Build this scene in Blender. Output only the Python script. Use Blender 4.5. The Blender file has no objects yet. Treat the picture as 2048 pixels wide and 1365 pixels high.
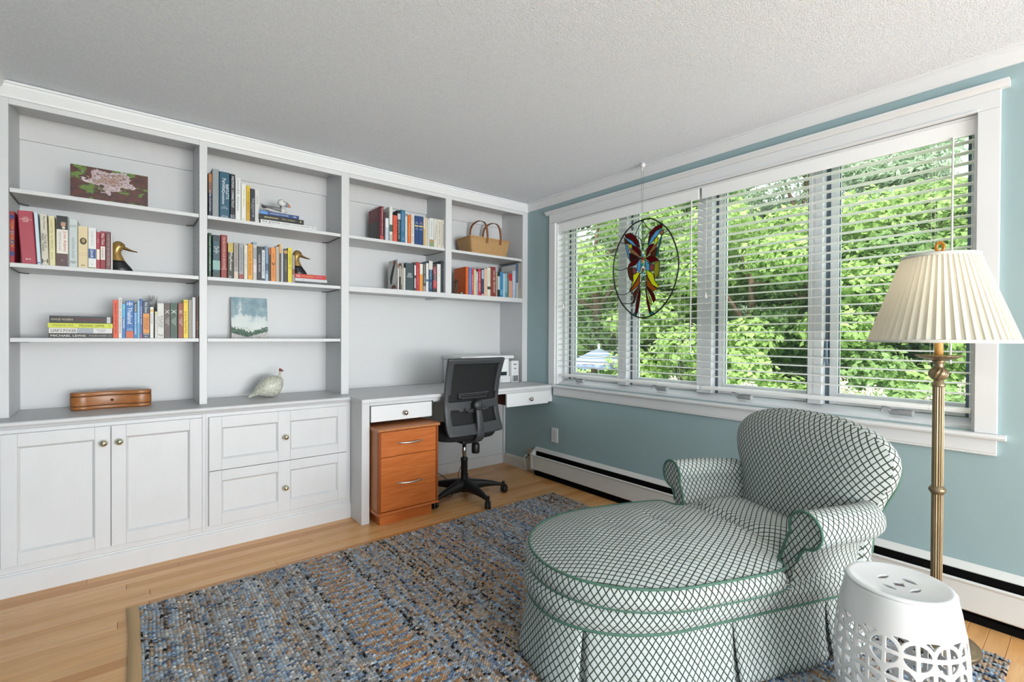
import bpy, bmesh, math, random
import numpy as np
from mathutils import Matrix, Vector

# ------------------------------------------------------------------ camera
FPX, YAW, PITCH, ROLL, EYE = 956.594, 0.6820035, -0.00707557, 0.00491423, 1.13
_f = np.array([math.sin(YAW)*math.cos(PITCH), math.cos(YAW)*math.cos(PITCH), math.sin(PITCH)])
_r = np.array([math.cos(YAW), -math.sin(YAW), 0.0])
_u = np.cross(_r, _f)
_r, _u = math.cos(ROLL)*_r+math.sin(ROLL)*_u, -math.sin(ROLL)*_r+math.cos(ROLL)*_u
CAM = np.array([0, 0, EYE])
SC = bpy.context.scene
COL = SC.collection
cd = bpy.data.cameras.new('camera')
cam = bpy.data.objects.new('camera', cd)
COL.objects.link(cam)
cd.sensor_width = 36.0
cd.lens = FPX/2048*36.0
cd.clip_start = 0.02
cd.clip_end = 300
mw = Matrix.Identity(4)
for i in range(3):
    mw[i][0], mw[i][1], mw[i][2], mw[i][3] = _r[i], _u[i], -_f[i], CAM[i]
cam.matrix_world = mw
SC.camera = cam

# ------------------------------------------------------------------ world, sun, added rear fill lights, exposure
SC.view_settings.view_transform = 'Standard'
SC.view_settings.look = 'None'
SC.view_settings.gamma = 1.0
SC.view_settings.use_curve_mapping = False
SC.view_settings.exposure = -0.42
world = bpy.data.worlds.new('sky')
SC.world = world
world.use_nodes = True
wn = world.node_tree.nodes
wl = world.node_tree.links
wbg = wn['Background']
wbg.inputs['Color'].default_value = (0.90, 0.96, 1.0, 1)
wbg.inputs['Strength'].default_value = 3.5
sd = bpy.data.lights.new('sun', 'SUN')
sd.energy = 8.6
sd.angle = math.radians(3)
sd.color = (1.0, 0.96, 0.88)
sun = bpy.data.objects.new('sun', sd)
COL.objects.link(sun)
sun.rotation_euler = Vector((0.55, 0.25, -0.80)).to_track_quat('-Z', 'Y').to_euler()

def area_light(name, loc, direction, sx, sy, power, color):
    d = bpy.data.lights.new(name, 'AREA')
    d.shape = 'RECTANGLE'
    d.size, d.size_y, d.energy, d.color = sx, sy, power, color
    o = bpy.data.objects.new(name, d)
    COL.objects.link(o)
    o.location = loc
    o.rotation_euler = Vector(direction).to_track_quat('-Z', 'Z').to_euler()
    return o
# added fill lights behind the camera, unseen: one level, one tilted up
area_light('rear_fill_level', (1.1, -4.12, 1.35), (0, 1, 0.0), 2.8, 1.7, 150, (0.97, 0.985, 1.0))
area_light('rear_fill_upward', (0.9, -4.10, 0.75), (-0.02, 0.80, 0.60), 2.5, 0.9, 290, (0.98, 0.99, 1.0))

# ------------------------------------------------------------------ pixel -> place helpers (2048 x 1365 frame)
def ray(x, y): return _f+_r*(x-1024)/FPX-_u*(y-682.5)/FPX
def onX(x, y, X):
    d = ray(x, y); return CAM+d*(X/d[0])
def onY(x, y, Y):
    d = ray(x, y); return CAM+d*(Y/d[1])
def onZ(x, y, z):
    d = ray(x, y); return CAM+d*((z-EYE)/d[2])

# ------------------------------------------------------------------ materials
MATS = {}
def srgb(c):
    if isinstance(c, str):
        c = tuple(int(c[i:i+2], 16)/255 for i in (0, 2, 4))
    return tuple((v/12.92 if v <= 0.04045 else ((v+0.055)/1.055)**2.4) for v in c)
def mat(name, color='cccccc', rough=0.5, metal=0.0, trans=0.0, spec=0.5, coat=0.0, emit=None, es=0.0):
    if name in MATS: return MATS[name]
    m = bpy.data.materials.new(name)
    m.use_nodes = True
    b = m.node_tree.nodes['Principled BSDF']
    c = srgb(color)
    b.inputs['Base Color'].default_value = (*c, 1)
    b.inputs['Roughness'].default_value = rough
    b.inputs['Metallic'].default_value = metal
    b.inputs['Transmission Weight'].default_value = trans
    b.inputs['Specular IOR Level'].default_value = spec
    b.inputs['Coat Weight'].default_value = coat
    if emit:
        b.inputs['Emission Color'].default_value = (*srgb(emit), 1)
        b.inputs['Emission Strength'].default_value = es
    m.diffuse_color = (*c, 1)
    MATS[name] = m
    return m
class NT:
    """small node-tree writer"""
    def __init__(s, m):
        s.m = m; s.t = m.node_tree; s.b = s.t.nodes['Principled BSDF']
    def n(s, typ, **kw):
        x = s.t.nodes.new(typ)
        for k, v in kw.items():
            if k in x.inputs: 
                x.inputs[k].default_value = v
            else: setattr(x, k, v)
        return x
    def l(s, a, b): s.t.links.new(a, b)
    def math(s, op, a, b=None, c=None, clamp=False):
        x = s.t.nodes.new('ShaderNodeMath'); x.operation = op; x.use_clamp = clamp
        for i, v in enumerate((a, b, c)):
            if v is None: continue
            if isinstance(v, (int, float)): x.inputs[i].default_value = v
            else: s.l(v, x.inputs[i])
        return x.outputs[0]
    def mix(s, f, a, b, blend='MIX'):
        x = s.t.nodes.new('ShaderNodeMix'); x.data_type = 'RGBA'; x.blend_type = blend
        for i, v in ((0, f), (6, a), (7, b)):
            if isinstance(v, (int, float)): x.inputs[i].default_value = v
            elif isinstance(v, tuple): x.inputs[i].default_value = (*v, 1)
            else: s.l(v, x.inputs[i])
        return x.outputs[2]
    def ramp(s, f, stops, interp='LINEAR'):
        x = s.t.nodes.new('ShaderNodeValToRGB'); e = x.color_ramp.elements
        x.color_ramp.interpolation = interp
        while len(e) < len(stops): e.new(0.5)
        for k, (p, c) in enumerate(stops):
            e[k].position = p; e[k].color = (*srgb(c), 1)
        s.l(f, x.inputs[0]); return x.outputs[0]
    def noise(s, vec, scale, detail=3, rough=0.5, out=0):
        x = s.t.nodes.new('ShaderNodeTexNoise')
        x.inputs['Scale'].default_value = scale; x.inputs['Detail'].default_value = detail
        x.inputs['Roughness'].default_value = rough
        if vec is not None: s.l(vec, x.inputs['Vector'])
        return x.outputs[out]
    def coord(s, which='Object', scale=None, loc=None):
        x = s.t.nodes.new('ShaderNodeTexCoord').outputs[which]
        if scale or loc:
            mp = s.t.nodes.new('ShaderNodeMapping')
            if scale: mp.inputs['Scale'].default_value = scale
            if loc: mp.inputs['Location'].default_value = loc
            s.l(x, mp.inputs[0]); x = mp.outputs[0]
        return x
    def bump(s, h, strength=0.3, dist=0.01):
        x = s.t.nodes.new('ShaderNodeBump'); x.inputs['Strength'].default_value = strength
        x.inputs['Distance'].default_value = dist
        s.l(h, x.inputs['Height']); s.l(x.outputs[0], s.b.inputs['Normal'])
    def base(s, c): s.l(c, s.b.inputs['Base Color'])

def mat_speckle(name, c1, c2, scale, rough=0.5, amount=0.5, stretch=None, bump=0.0, **kw):
    """two tones mixed by noise"""
    if name in MATS: return MATS[name]
    m = mat(name, c1, rough, **kw); t = NT(m)
    f = t.noise(t.coord('Object', stretch), scale, 4, 0.6)
    t.base(t.ramp(f, [(0.5-amount/2, c1), (0.5+amount/2, c2)]))
    if bump: t.bump(f, bump, 0.003)
    return m

WHITE = mat('white_paint', 'cfcfd1', 0.42)
t = NT(WHITE)
f = t.noise(t.coord('Object', (3, 3, 1.2)), 5, 4, 0.6)
t.base(t.ramp(f, [(0.3, 'cdcdcf'), (0.7, 'd1d1d3')]))
t.bump(t.noise(t.coord('Object', (40, 40, 3)), 6, 3), 0.05, 0.002)
SHELFW = mat('white_shelf_paint', 'cecfd1', 0.45)
TRIM = mat('white_trim_paint', 'dfe0e2', 0.35)
TEAL = mat('teal_wall_paint', '93b1b6', 0.6)
t = NT(TEAL)
f = t.noise(t.coord('Object', (1, 1, 1)), 1.3, 3)
t.base(t.ramp(f, [(0.3, '94abaf'), (0.7, '9ab1b5')]))
t.bump(t.noise(t.coord('Object'), 160, 3), 0.06, 0.002)
CEIL = mat('popcorn_ceiling', 'f0f1f3', 0.9)
t = NT(CEIL)
f = t.noise(t.coord('Object'), 185, 2, 0.6)
g = t.noise(t.coord('Object'), 420, 2, 0.6)
h = t.math('ADD', t.math('MULTIPLY', t.math('SMOOTH_MIN', f, 0.62, 0.1), 1.0), t.math('MULTIPLY', g, 0.35))
t.base(t.ramp(f, [(0.35, 'e1e5ec'), (0.62, 'eef1f8')]))
t.bump(h, 0.55, 0.005)
OAK = mat('oak_floor', 'cfa06a', 0.28)
t = NT(OAK)
oi = t.n('ShaderNodeObjectInfo')
co = t.t.nodes.new('ShaderNodeTexCoord').outputs['Object']
mp = t.t.nodes.new('ShaderNodeMapping'); mp.inputs['Scale'].default_value = (1.6, 26, 26)
t.l(co, mp.inputs[0])
sh = t.t.nodes.new('ShaderNodeVectorMath'); sh.operation = 'ADD'
cx = t.n('ShaderNodeCombineXYZ'); t.l(t.math('MULTIPLY', oi.outputs['Random'], 40), cx.inputs[0]); t.l(t.math('MULTIPLY', oi.outputs['Random'], 17), cx.inputs[1])
t.l(mp.outputs[0], sh.inputs[0]); t.l(cx.outputs[0], sh.inputs[1])
grain = t.noise(sh.outputs[0], 2.2, 6, 0.62)
tone = t.ramp(oi.outputs['Random'], [(0.0, 'c88b4e'), (0.3, 'e0a96c'), (0.65, 'eab982'), (1.0, 'd49d5e')])
t.base(t.mix(t.math('MULTIPLY', t.math('SUBTRACT', grain, 0.38, None, True), 1.5), tone, srgb('b97c42')))
CROWN = TRIM
NICKEL = mat('nickel', 'b9b3a6', 0.22, 1.0)
BRASSK = mat('brass_knob', 'dcd2b8', 0.16, 1.0)
BLACKP = mat('black_plastic', '1b1b1c', 0.42)
DARK = mat('dark_void', '0d0d0d', 0.8)
GLASS = mat('window_glass', 'ffffff', 0.0)
nt = GLASS.node_tree
for n_ in list(nt.nodes):
    if n_.type == 'BSDF_PRINCIPLED': nt.nodes.remove(n_)
_tr = nt.nodes.new('ShaderNodeBsdfTransparent'); _tr.inputs[0].default_value = (0.97, 0.985, 0.98, 1)
_gl = nt.nodes.new('ShaderNodeBsdfGlossy'); _gl.inputs['Roughness'].default_value = 0.02
_mx = nt.nodes.new('ShaderNodeMixShader'); _mx.inputs[0].default_value = 0.04
nt.links.new(_tr.outputs[0], _mx.inputs[1]); nt.links.new(_gl.outputs[0], _mx.inputs[2])
nt.links.new(_mx.outputs[0], [n_ for n_ in nt.nodes if n_.type == 'OUTPUT_MATERIAL'][0].inputs[0])

# ------------------------------------------------------------------ mesh helpers
class MB:
    def __init__(s):
        s.v = []; s.f = []; s.uv = None; s.sm = []; s.mi = []
    def add(s, vs, fs, smooth=False, mi=0):
        o = len(s.v)
        s.v.extend([tuple(map(float, p)) for p in vs])
        for f in fs:
            s.f.append(tuple(i+o for i in f)); s.sm.append(smooth); s.mi.append(mi)
        return s
    def box(s, x0, x1, y0, y1, z0, z1, mi=0):
        v = [(x0, y0, z0), (x1, y0, z0), (x1, y1, z0), (x0, y1, z0), (x0, y0, z1), (x1, y0, z1), (x1, y1, z1), (x0, y1, z1)]
        f = [(0, 3, 2, 1), (4, 5, 6, 7), (0, 1, 5, 4), (1, 2, 6, 5), (2, 3, 7, 6), (3, 0, 4, 7)]
        return s.add(v, f, False, mi)
    def prism(s, pts, axis, a, b, smooth=False):
        """closed outline pts (2D) swept along an axis from a to b; axis 'x': pts=(y,z), 'y': (x,z), 'z': (x,y)"""
        def P(p, t):
            return {'x': (t, p[0], p[1]), 'y': (p[0], t, p[1]), 'z': (p[0], p[1], t)}[axis]
        n = len(pts)
        v = [P(p, a) for p in pts]+[P(p, b) for p in pts]
        f = [(i, (i+1) % n, n+(i+1) % n, n+i) for i in range(n)]
        s.add(v, f, smooth)
        s.add([P(p, a) for p in pts], [tuple(range(n))[::-1]])
        s.add([P(p, b) for p in pts], [tuple(range(n))])
        return s
    def lathe(s, prof, n=32, center=(0, 0, 0), smooth=True, axis='z', closed=False):
        """profile list of (r, h) turned round an axis"""
        vs = []; m = len(prof)
        for k in range(n):
            a = 2*math.pi*k/n
            for r, h in prof:
                p = (r*math.cos(a), r*math.sin(a), h)
                if axis == 'y': p = (p[0], -p[2], p[1])
                if axis == 'x': p = (p[2], p[0], p[1])
                vs.append((p[0]+center[0], p[1]+center[1], p[2]+center[2]))
        fs = []
        for k in range(n):
            k2 = (k+1) % n
            for j in range(m if closed else m-1):
                j2 = (j+1) % m
                fs.append((k*m+j, k2*m+j, k2*m+j2, k*m+j2))
        return s.add(vs, fs, smooth)
    def tube(s, path, r, n=8, smooth=True, caps=True, closed=False, flat=None):
        """round (or flat=(w,h)) tube along a path; r a number or list"""
        P = [np.array(p, float) for p in path]; m = len(P)
        R = r if isinstance(r, (list, tuple)) else [r]*m
        vs = []; prev = None
        for i in range(m):
            if closed: d = P[(i+1) % m]-P[i-1]
            else: d = P[min(i+1, m-1)]-P[max(i-1, 0)]
            d = d/(np.linalg.norm(d)+1e-12)
            if prev is None:
                h = np.array([0, 0, 1.0]) if abs(d[2]) < 0.9 else np.array([1.0, 0, 0])
                a = np.cross(d, h); a /= np.linalg.norm(a)
            else:
                a = prev-d*(prev@d); a /= (np.linalg.norm(a)+1e-12)
            prev = a; b = np.cross(d, a)
            for k in range(n):
                t = 2*math.pi*(k+0.5)/n
                vs.append(P[i]+R[i]*(math.cos(t)*a+math.sin(t)*b))
        fs = []
        for i in range(m if closed else m-1):
            i2 = (i+1) % m
            for k in range(n):
                k2 = (k+1) % n
                fs.append((i*n+k, i*n+k2, i2*n+k2, i2*n+k))
        s.add(vs, fs, smooth)
        if caps and not closed:
            s.add(vs[:n], [tuple(range(n))[::-1]]); s.add(vs[-n:], [tuple(range(n))])
        return s
    def grid(s, pts, smooth=True, wrap_u=False, wrap_v=False, flip=False):
        """pts [nu][nv] of points"""
        nu, nv = len(pts), len(pts[0])
        vs = [p for row in pts for p in row]; fs = []
        for i in range(nu if wrap_u else nu-1):
            for j in range(nv if wrap_v else nv-1):
                i2, j2 = (i+1) % nu, (j+1) % nv
                q = (i*nv+j, i2*nv+j, i2*nv+j2, i*nv+j2)
                fs.append(q[::-1] if flip else q)
        return s.add(vs, fs, smooth)
    def ball(s, c, r, n=16, sc=(1, 1, 1)):
        m = n//2
        pts = [[(c[0]+r*sc[0]*math.sin(math.pi*j/m)*math.cos(2*math.pi*i/n), c[1]+r*sc[1]*math.sin(math.pi*j/m)*math.sin(2*math.pi*i/n), c[2]-r*sc[2]*math.cos(math.pi*j/m)) for j in range(m+1)] for i in range(n)]
        return s.grid(pts, True, True, False)
    def mesh(s, name):
        me = bpy.data.meshes.new(name)
        me.from_pydata(s.v, [], s.f)
        me.polygons.foreach_set('use_smooth', s.sm)
        if any(s.mi): me.polygons.foreach_set('material_index', s.mi)
        me.update()
        return me
    def build(s, name, m, parent=None, bevel=0.0, seg=2, origin=None, weld=False):
        me = s.mesh(name)
        return link(name, me, m, parent, bevel, seg, weld)

def link(name, me, m, parent=None, bevel=0.0, seg=2, weld=False):
    o = bpy.data.objects.new(name, me); COL.objects.link(o)
    for mm in (m if isinstance(m, (list, tuple)) else [m]):
        if mm is not None and len(me.materials) < (len(m) if isinstance(m, (list, tuple)) else 1): me.materials.append(mm)
    if parent is not None: o.parent = parent
    if weld:
        w = o.modifiers.new('weld', 'WELD'); w.merge_threshold = 1e-5
    if bevel:
        b = o.modifiers.new('bevel', 'BEVEL'); b.width = bevel; b.segments = seg; b.limit_method = 'ANGLE'; b.angle_limit = math.radians(40)
    return o
def tag(o, label=None, cat=None, group=None, kind=None):
    if label: o['label'] = label
    if cat: o['category'] = cat
    if group: o['group'] = group
    if kind: o['kind'] = kind
    return o
def thing(name, label, cat, loc=(0, 0, 0), group=None):
    o = bpy.data.objects.new(name, None); COL.objects.link(o); o.location = loc
    o.empty_display_size = 0.05
    return tag(o, label, cat, group)
def setparent(o, p):
    o.parent = p; o.matrix_parent_inverse = Matrix.Translation(-Vector(p.location)); return o
class Thing:
    """an Empty at the base of the thing; parts are written in room coordinates and moved under it"""
    def __init__(s, name, label, cat, loc, group=None, kind=None):
        s.e = thing(name, label, cat, loc, group); s.loc = np.array(loc, float)
        if kind: s.e['kind'] = kind
    def part(s, name, mb, m, bevel=0.0, seg=2, parent=None, label=None, weld=False):
        p = parent if parent is not None else s.e
        mb.v = [(x-s.loc[0], y-s.loc[1], z-s.loc[2]) for x, y, z in mb.v]
        o = mb.build(name, m, p, bevel, seg, weld=weld)
        if label: o['label'] = label
        return o
def bx(*a): return MB().box(*a)
def struct(name, mb, m, label=None, bevel=0):
    o = mb.build(name, m, None, bevel); o['kind'] = 'structure'
    if label: o['label'] = label
    return o
def catmull(pts, k=6, closed=False):
    P = [np.array(p, float) for p in pts]; n = len(P); out = []
    rng = range(n if closed else n-1)
    for i in rng:
        p0 = P[i-1] if (closed or i > 0) else 2*P[0]-P[1]
        p1 = P[i]; p2 = P[(i+1) % n]
        p3 = P[(i+2) % n] if (closed or i+2 < n) else 2*P[-1]-P[-2]
        for j in range(k):
            t = j/k
            out.append(0.5*((2*p1)+(-p0+p2)*t+(2*p0-5*p1+4*p2-p3)*t*t+(-p0+3*p1-3*p2+p3)*t**3))
    if not closed: out.append(P[-1])
    return out
random.seed(7)
# ================================================================== THE ROOM
XW, YB, XL, YF, ZC = 2.677, 3.41, -0.44, -4.2, 2.262
struct('ceiling', bx(XL-0.12, XW+0.45, YF-0.3, YB+0.12, ZC, ZC+0.15), CEIL, 'white popcorn textured ceiling')
# oak strip floor: every board its own piece
floor = struct('floor', bx(XL-0.1, XW+0.12, YF-0.1, YB+0.1, -0.06, -0.0032), mat('floor_gap', '5a3a1c', 0.7), 'light oak strip floor')
bw = 0.0572
rows = int((YB-YF)/bw)+1
plank_mesh = {}
nplank = 0
rng = random.Random(3)
for r_ in range(rows):
    y1 = YB-r_*bw
    if y1 < -0.35: break
    x = XL-rng.uniform(0, 0.9)
    while x < XW and nplank < 296:
        ln = rng.choice([0.62, 0.8, 1.05, 1.3, 1.55, 1.9])
        if y1 < 0.15: ln = 3.4
        x1 = min(x+ln, XW); x0 = max(x, XL)
        if x1-x0 > 0.03:
            key = round(x1-x0, 3)
            if key not in plank_mesh:
                b = bw-0.0011; e = 0.0007; L2 = key-0.0012
                m_ = MB()
                m_.add([(0, 0, -0.003), (L2, 0, -0.003), (L2, b, -0.003), (0, b, -0.003), (0, 0, -e), (L2, 0, -e), (L2, b, -e), (0, b, -e), (e, e, 0), (L2-e, e, 0), (L2-e, b-e, 0), (e, b-e, 0)],
                       [(0, 1, 5, 4), (1, 2, 6, 5), (2, 3, 7, 6), (3, 0, 4, 7), (4, 5, 9, 8), (5, 6, 10, 9), (6, 7, 11, 10), (7, 4, 8, 11), (8, 9, 10, 11)])
                plank_mesh[key] = m_.mesh('plank')
            o = link('plank', plank_mesh[key], OAK, floor)
            o.location = (x0, y1-bw, 0)
            nplank += 1
        x += ln
near = MB()
while y1 > YF:
    near.box(XL, XW, y1-bw+0.0011, y1, -0.003, 0); y1 -= bw
o = near.build('plank', OAK, floor); o['kind'] = 'stuff'
# walls
struct('wall_back', bx(XL-0.12, XW+0.15, YB, YB+0.12, 0, ZC), SHELFW, 'white wall behind the built-in shelves')
struct('wall_left', bx(XL-0.12, XL, YF, YB, 0, ZC), TEAL, 'teal painted wall at the left end of the shelves')
WY0, WY1, WZ0, WZ1 = 0.318, 2.742, 0.762, 2.042      # window opening
wr = MB().box(XW, XW+0.15, YF, WY0, 0, ZC).box(XW, XW+0.15, WY1, YB, 0, ZC).box(XW, XW+0.15, WY0, WY1, 0, WZ0).box(XW, XW+0.15, WY0, WY1, WZ1, ZC)
struct('wall_right', wr, TEAL, 'teal painted wall with the wide window')
wf = MB().box(XL-0.12, -0.3, YF-0.15, YF, 0, ZC).box(2.5, XW+0.15, YF-0.15, YF, 0, ZC).box(-0.3, 2.5, YF-0.15, YF, 2.24, ZC).box(-0.3, 2.5, YF-0.15, YF, 0, 0.25)
struct('wall_front', wf, TEAL, 'teal wall with an added wide opening behind the photographer')  # unseen wall; its opening is added for the fill lights
# crown mouldings
def crown_profile(d, s=1):
    # (offset from wall, z) going up
    return [(0, ZC-0.066), (s*0.008, ZC-0.066), (s*0.011, ZC-0.058), (s*0.013, ZC-0.054), (s*0.017, ZC-0.046), (s*0.024, ZC-0.032), (s*0.029, ZC-0.022), (s*0.030, ZC-0.012), (s*0.036, ZC-0.010), (s*0.036, ZC), (0, ZC)]
m_ = MB().prism([(XW-a, z) for a, z in crown_profile(0)], 'y', YF, 3.09)
struct('trim_1', m_, TRIM, 'white crown moulding above the window wall')
m_ = MB().prism([(3.09-a, z-0.004) for a, z in crown_profile(0)], 'x', XL, XW)
struct('trim_2', m_, TRIM, 'white crown moulding above the built-in bookcases')
m_ = MB().prism([(XL+a, z) for a, z in crown_profile(0)], 'y', YF, 3.055)
struct('trim_3', m_, TRIM, 'white crown moulding on the left wall')
# baseboard piece in the corner under the desk
struct('baseboard_right', MB().prism([(XW, 0), (XW-0.016, 0), (XW-0.016, 0.078), (XW-0.010, 0.090), (XW, 0.094)], 'y', 3.066, YB-0.006), mat('baseboard_paint', 'd3d0ca', 0.5), 'white baseboard beside the heater end')

# ================================================================== BUILT-IN BOOKCASES
YU = 3.09; YD = 3.405
st = [(-0.44, -0.40), (0.3197, 0.356), (1.0895, 1.14), (1.867, 1.9195), (2.621, 2.6765)]
ZT = 2.167
def pin_columns(x, side, zs, y_list):
    m = MB()
    for y in y_list:
        for z in zs:
            m.lathe([(0.0, 0.0006), (0.0026, 0.0006), (0.0026, 0)], 6, (x, y, z), False, 'x')
    return m
def bookcase(T, stiles, zbase, shelves, back_to=None, rail=None):
    x0, x1 = stiles[0][0], stiles[-1][1]
    for i, (a, b) in enumerate(stiles):
        T.part('stile', bx(a, b, YU, YU+0.02, zbase, ZT+0.09), WHITE, 0.0015)
        # upright board behind the stile (flush with the bay side)
        T.part('upright', bx(a, b, YU+0.02, YD, zbase, ZT+0.09), SHELFW)
    for (a, b), (c, d) in zip(stiles[:-1], stiles[1:]):
        T.part('top_rail', bx(b, c, YU+0.0006, YU+0.02, ZT, ZT+0.09), WHITE, 0.001)
        T.part('top_board', bx(b, c, YU+0.02, YD, ZT+0.055, ZT+0.075), SHELFW)
        T.part('back_panel', bx(b, c, YD-0.012, YD, zbase, ZT+0.055), SHELFW)
        T.part('back_cleat', bx(b, c, YD-0.026, YD-0.012, ZT-0.065, ZT+0.055), WHITE, 0.001)
        for z in shelves:
            sh_ = T.part('shelf', bx(b+0.0015, c-0.0015, YU+0.008, YD-0.013, z-0.0195, z), WHITE, 0.0015)
        zs = [z for z in np.arange(zbase+0.28, ZT-0.12, 0.032) if all(abs(z-(k-0.01)) > 0.014 for k in shelves)]
        o = T.part('pin_holes', pin_columns(c-0.0007, 1, zs, (YU+0.045, YD-0.06)), DARK); o['kind'] = 'stuff'
        for z in shelves:
            for q_, d_ in ((c, -1), (b, 1)):
                T.part('shelf_support_wire', MB().tube([(q_+d_*0.003, YU+0.03, z-0.022), (q_+d_*0.003, YD-0.07, z-0.022), (q_+d_*0.035, YD-0.04, z-0.022)], 0.0022, 5), mat('support_wire', '4a453e', 0.4, 0.6))
BC = Thing('tall_bookcase', 'white built-in bookcase with two wide bays standing on the base cabinets', 'bookcase', (0.35, YU, 0.757))
bookcase(BC, st[:3], 0.757, [1.795, 1.458, 1.118])
BC2 = Thing('wall_bookcase', 'white built-in wall bookcase of two bays above the desk', 'bookcase', (1.9, YU, 1.43))
B2 = BC2
for a, b in st[3:]:
    z0 = 1.427 if a < 2 else 0.757
    B2.part('stile', bx(a, b, YU, YU+0.02, z0, ZT+0.09), WHITE, 0.0015)
    B2.part('upright', bx(a, b, YU+0.02, YD, z0, ZT+0.09), SHELFW)
for b, c in ((1.1405, 1.867), (1.9195, 2.621)):
    B2.part('top_rail', bx(b, c, YU+0.0006, YU+0.02, ZT, ZT+0.09), WHITE, 0.001)
    B2.part('top_board', bx(b, c, YU+0.02, YD, ZT+0.055, ZT+0.075), SHELFW)
    B2.part('back_panel', bx(b, c, YD-0.012, YD, 1.44, ZT+0.055), SHELFW)
    B2.part('back_cleat', bx(b, c, YD-0.026, YD-0.012, ZT-0.065, ZT+0.055), WHITE, 0.001)
    B2.part('shelf', bx(b+0.0015, c-0.0015, YU+0.008, YD-0.013, 1.776, 1.796), WHITE, 0.0015)
    B2.part('bottom_rail', bx(b, c, YU+0.0004, YU+0.02, 1.427, 1.4625), WHITE, 0.0015)
    B2.part('bottom_board', bx(b, c, YU+0.02, YD, 1.44, 1.4625), SHELFW)
    zs = [z for z in np.arange(1.56, 2.05, 0.032) if abs(z-1.786) > 0.014]
    o = B2.part('pin_holes', pin_columns(c-0.0007, 1, zs, (YU+0.045, YD-0.06)), DARK); o['kind'] = 'stuff'
    m = MB().tube([(c-0.003, YU+0.03, 1.774), (c-0.003, YD-0.07, 1.774), (c-0.035, YD-0.04, 1.774)], 0.0022, 5)
    B2.part('shelf_support_wire', m, mat('support_wire'))
B2.part('back_board', bx(1.1405, 2.62, YD-0.006, YD, 0.7575, 1.4395), SHELFW)

# ---- base cabinets
def frame_panel(T, parent, x0, x1, z0, z1, yf, th, openings, name_prefix=''):
    """face-frame front: returns nothing; builds stiles, rails, recessed panels with bead"""
    pass
def knob(T, parent, x, y, z, m, r=0.0155):
    mb = MB().lathe([(0.0, 0.0), (0.007, 0.0), (0.0055, 0.006), (0.005, 0.012), (0.008, 0.016), (r*0.9, 0.020), (r, 0.025), (r*0.86, 0.030), (r*0.5, 0.034), (0, 0.0352)], 20, (0, 0, 0), True, 'y')
    mb.v = [(a+x, b+y, c+z) for a, b, c in mb.v]
    return T.part('knob', mb, m, parent=parent, label='round polished metal knob')
def shaker_front(T, name, x0, x1, z0, z1, y, opens, knobs, kmat):
    """a door or drawer front with recessed flat panels; y = front face"""
    root = T.part(name, bx(x0, x1, y+0.014, y+0.02, z0, z1), WHITE)
    xs = [x0]+[v for o in opens for v in (o[0], o[1])]+[x1]
    oz0, oz1 = opens[0][2], opens[0][3]
    for i in range(0, len(xs), 2):
        T.part('frame_stile', bx(xs[i], xs[i+1], y, y+0.014, z0, z1), WHITE, 0.0018, parent=root)
    for o in opens:
        T.part('frame_rail', bx(o[0], o[1], y+0.0003, y+0.014, z0, o[2]), WHITE, 0.0015, parent=root)
        T.part('frame_rail', bx(o[0], o[1], y+0.0003, y+0.014, o[3], z1), WHITE, 0.0015, parent=root)
        # flat recessed panel with a small bevelled bead round it
        a, b, c, d = o; e = 0.009
        m = MB().add([(a, y+0.001, c), (b, y+0.001, c), (b, y+0.001, d), (a, y+0.001, d), (a+e, y+0.0105, c+e), (b-e, y+0.0105, c+e), (b-e, y+0.0105, d-e), (a+e, y+0.0105, d-e)],
                     [(0, 1, 5, 4), (1, 2, 6, 5), (2, 3, 7, 6), (3, 0, 4, 7)])
        m.add([(a+e, y+0.0105, c+e), (b-e, y+0.0105, c+e), (b-e, y+0.0105, d-e), (a+e, y+0.0105, d-e)], [(0, 1, 2, 3)])
        T.part('panel', m, WHITE, parent=root)
    for kx, kz in knobs: knob(T, root, kx, y, kz, kmat)
    return root
YBS = 2.962
C1 = Thing('base_cabinet', 'white base cabinet with two recessed-panel doors and round knobs', 'cabinet', (-0.06, YBS+0.2, 0))
C1.part('body', bx(XL+0.002, 0.3335, YBS+0.001, YD, 0.0, 0.734), WHITE, 0.001)
shaker_front(C1, 'door', -0.408, -0.0485, 0.131, 0.704, YBS-0.019, [(-0.357, -0.105, 0.186, 0.646)], [(-0.073, 0.627)], BRASSK)
shaker_front(C1, 'door', -0.0455, 0.317, 0.131, 0.704, YBS-0.019, [(0.009, 0.263, 0.186, 0.647)], [(-0.016, 0.627)], BRASSK)
C1.part('face_stile', bx(0.319, 0.3335, YBS-0.004, YBS+0.001, 0.1, 0.734), WHITE, 0.001)
C2 = Thing('base_cabinet', 'white base cabinet with two wide twin-panel drawers', 'cabinet', (0.72, YBS+0.2, 0))
C2.part('body', bx(0.334, 1.1025, YBS+0.001, YD, 0.0, 0.734), WHITE, 0.001)
shaker_front(C2, 'drawer', 0.3475, 1.0755, 0.4185, 0.703, YBS-0.019, [(0.405, 0.681, 0.475, 0.643), (0.746, 1.019, 0.475, 0.643)], [(0.7185, 0.555)], BRASSK)
shaker_front(C2, 'drawer', 0.3475, 1.0755, 0.128, 0.4155, YBS-0.019, [(0.405, 0.681, 0.187, 0.360), (0.746, 1.019, 0.187, 0.360)], [(0.7185, 0.265)], BRASSK)
# plinth moulding in front of the cabinets
struct('baseboard_back', MB().prism([(YBS+0.001, 0), (YBS-0.013, 0), (YBS-0.013, 0.080), (YBS-0.010, 0.086), (YBS-0.007, 0.090), (YBS-0.004, 0.093), (YBS-0.003, 0.097), (YBS+0.001, 0.100)], 'x', XL+0.002, 1.1025), WHITE, 'white baseboard under the base cabinets')
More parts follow.
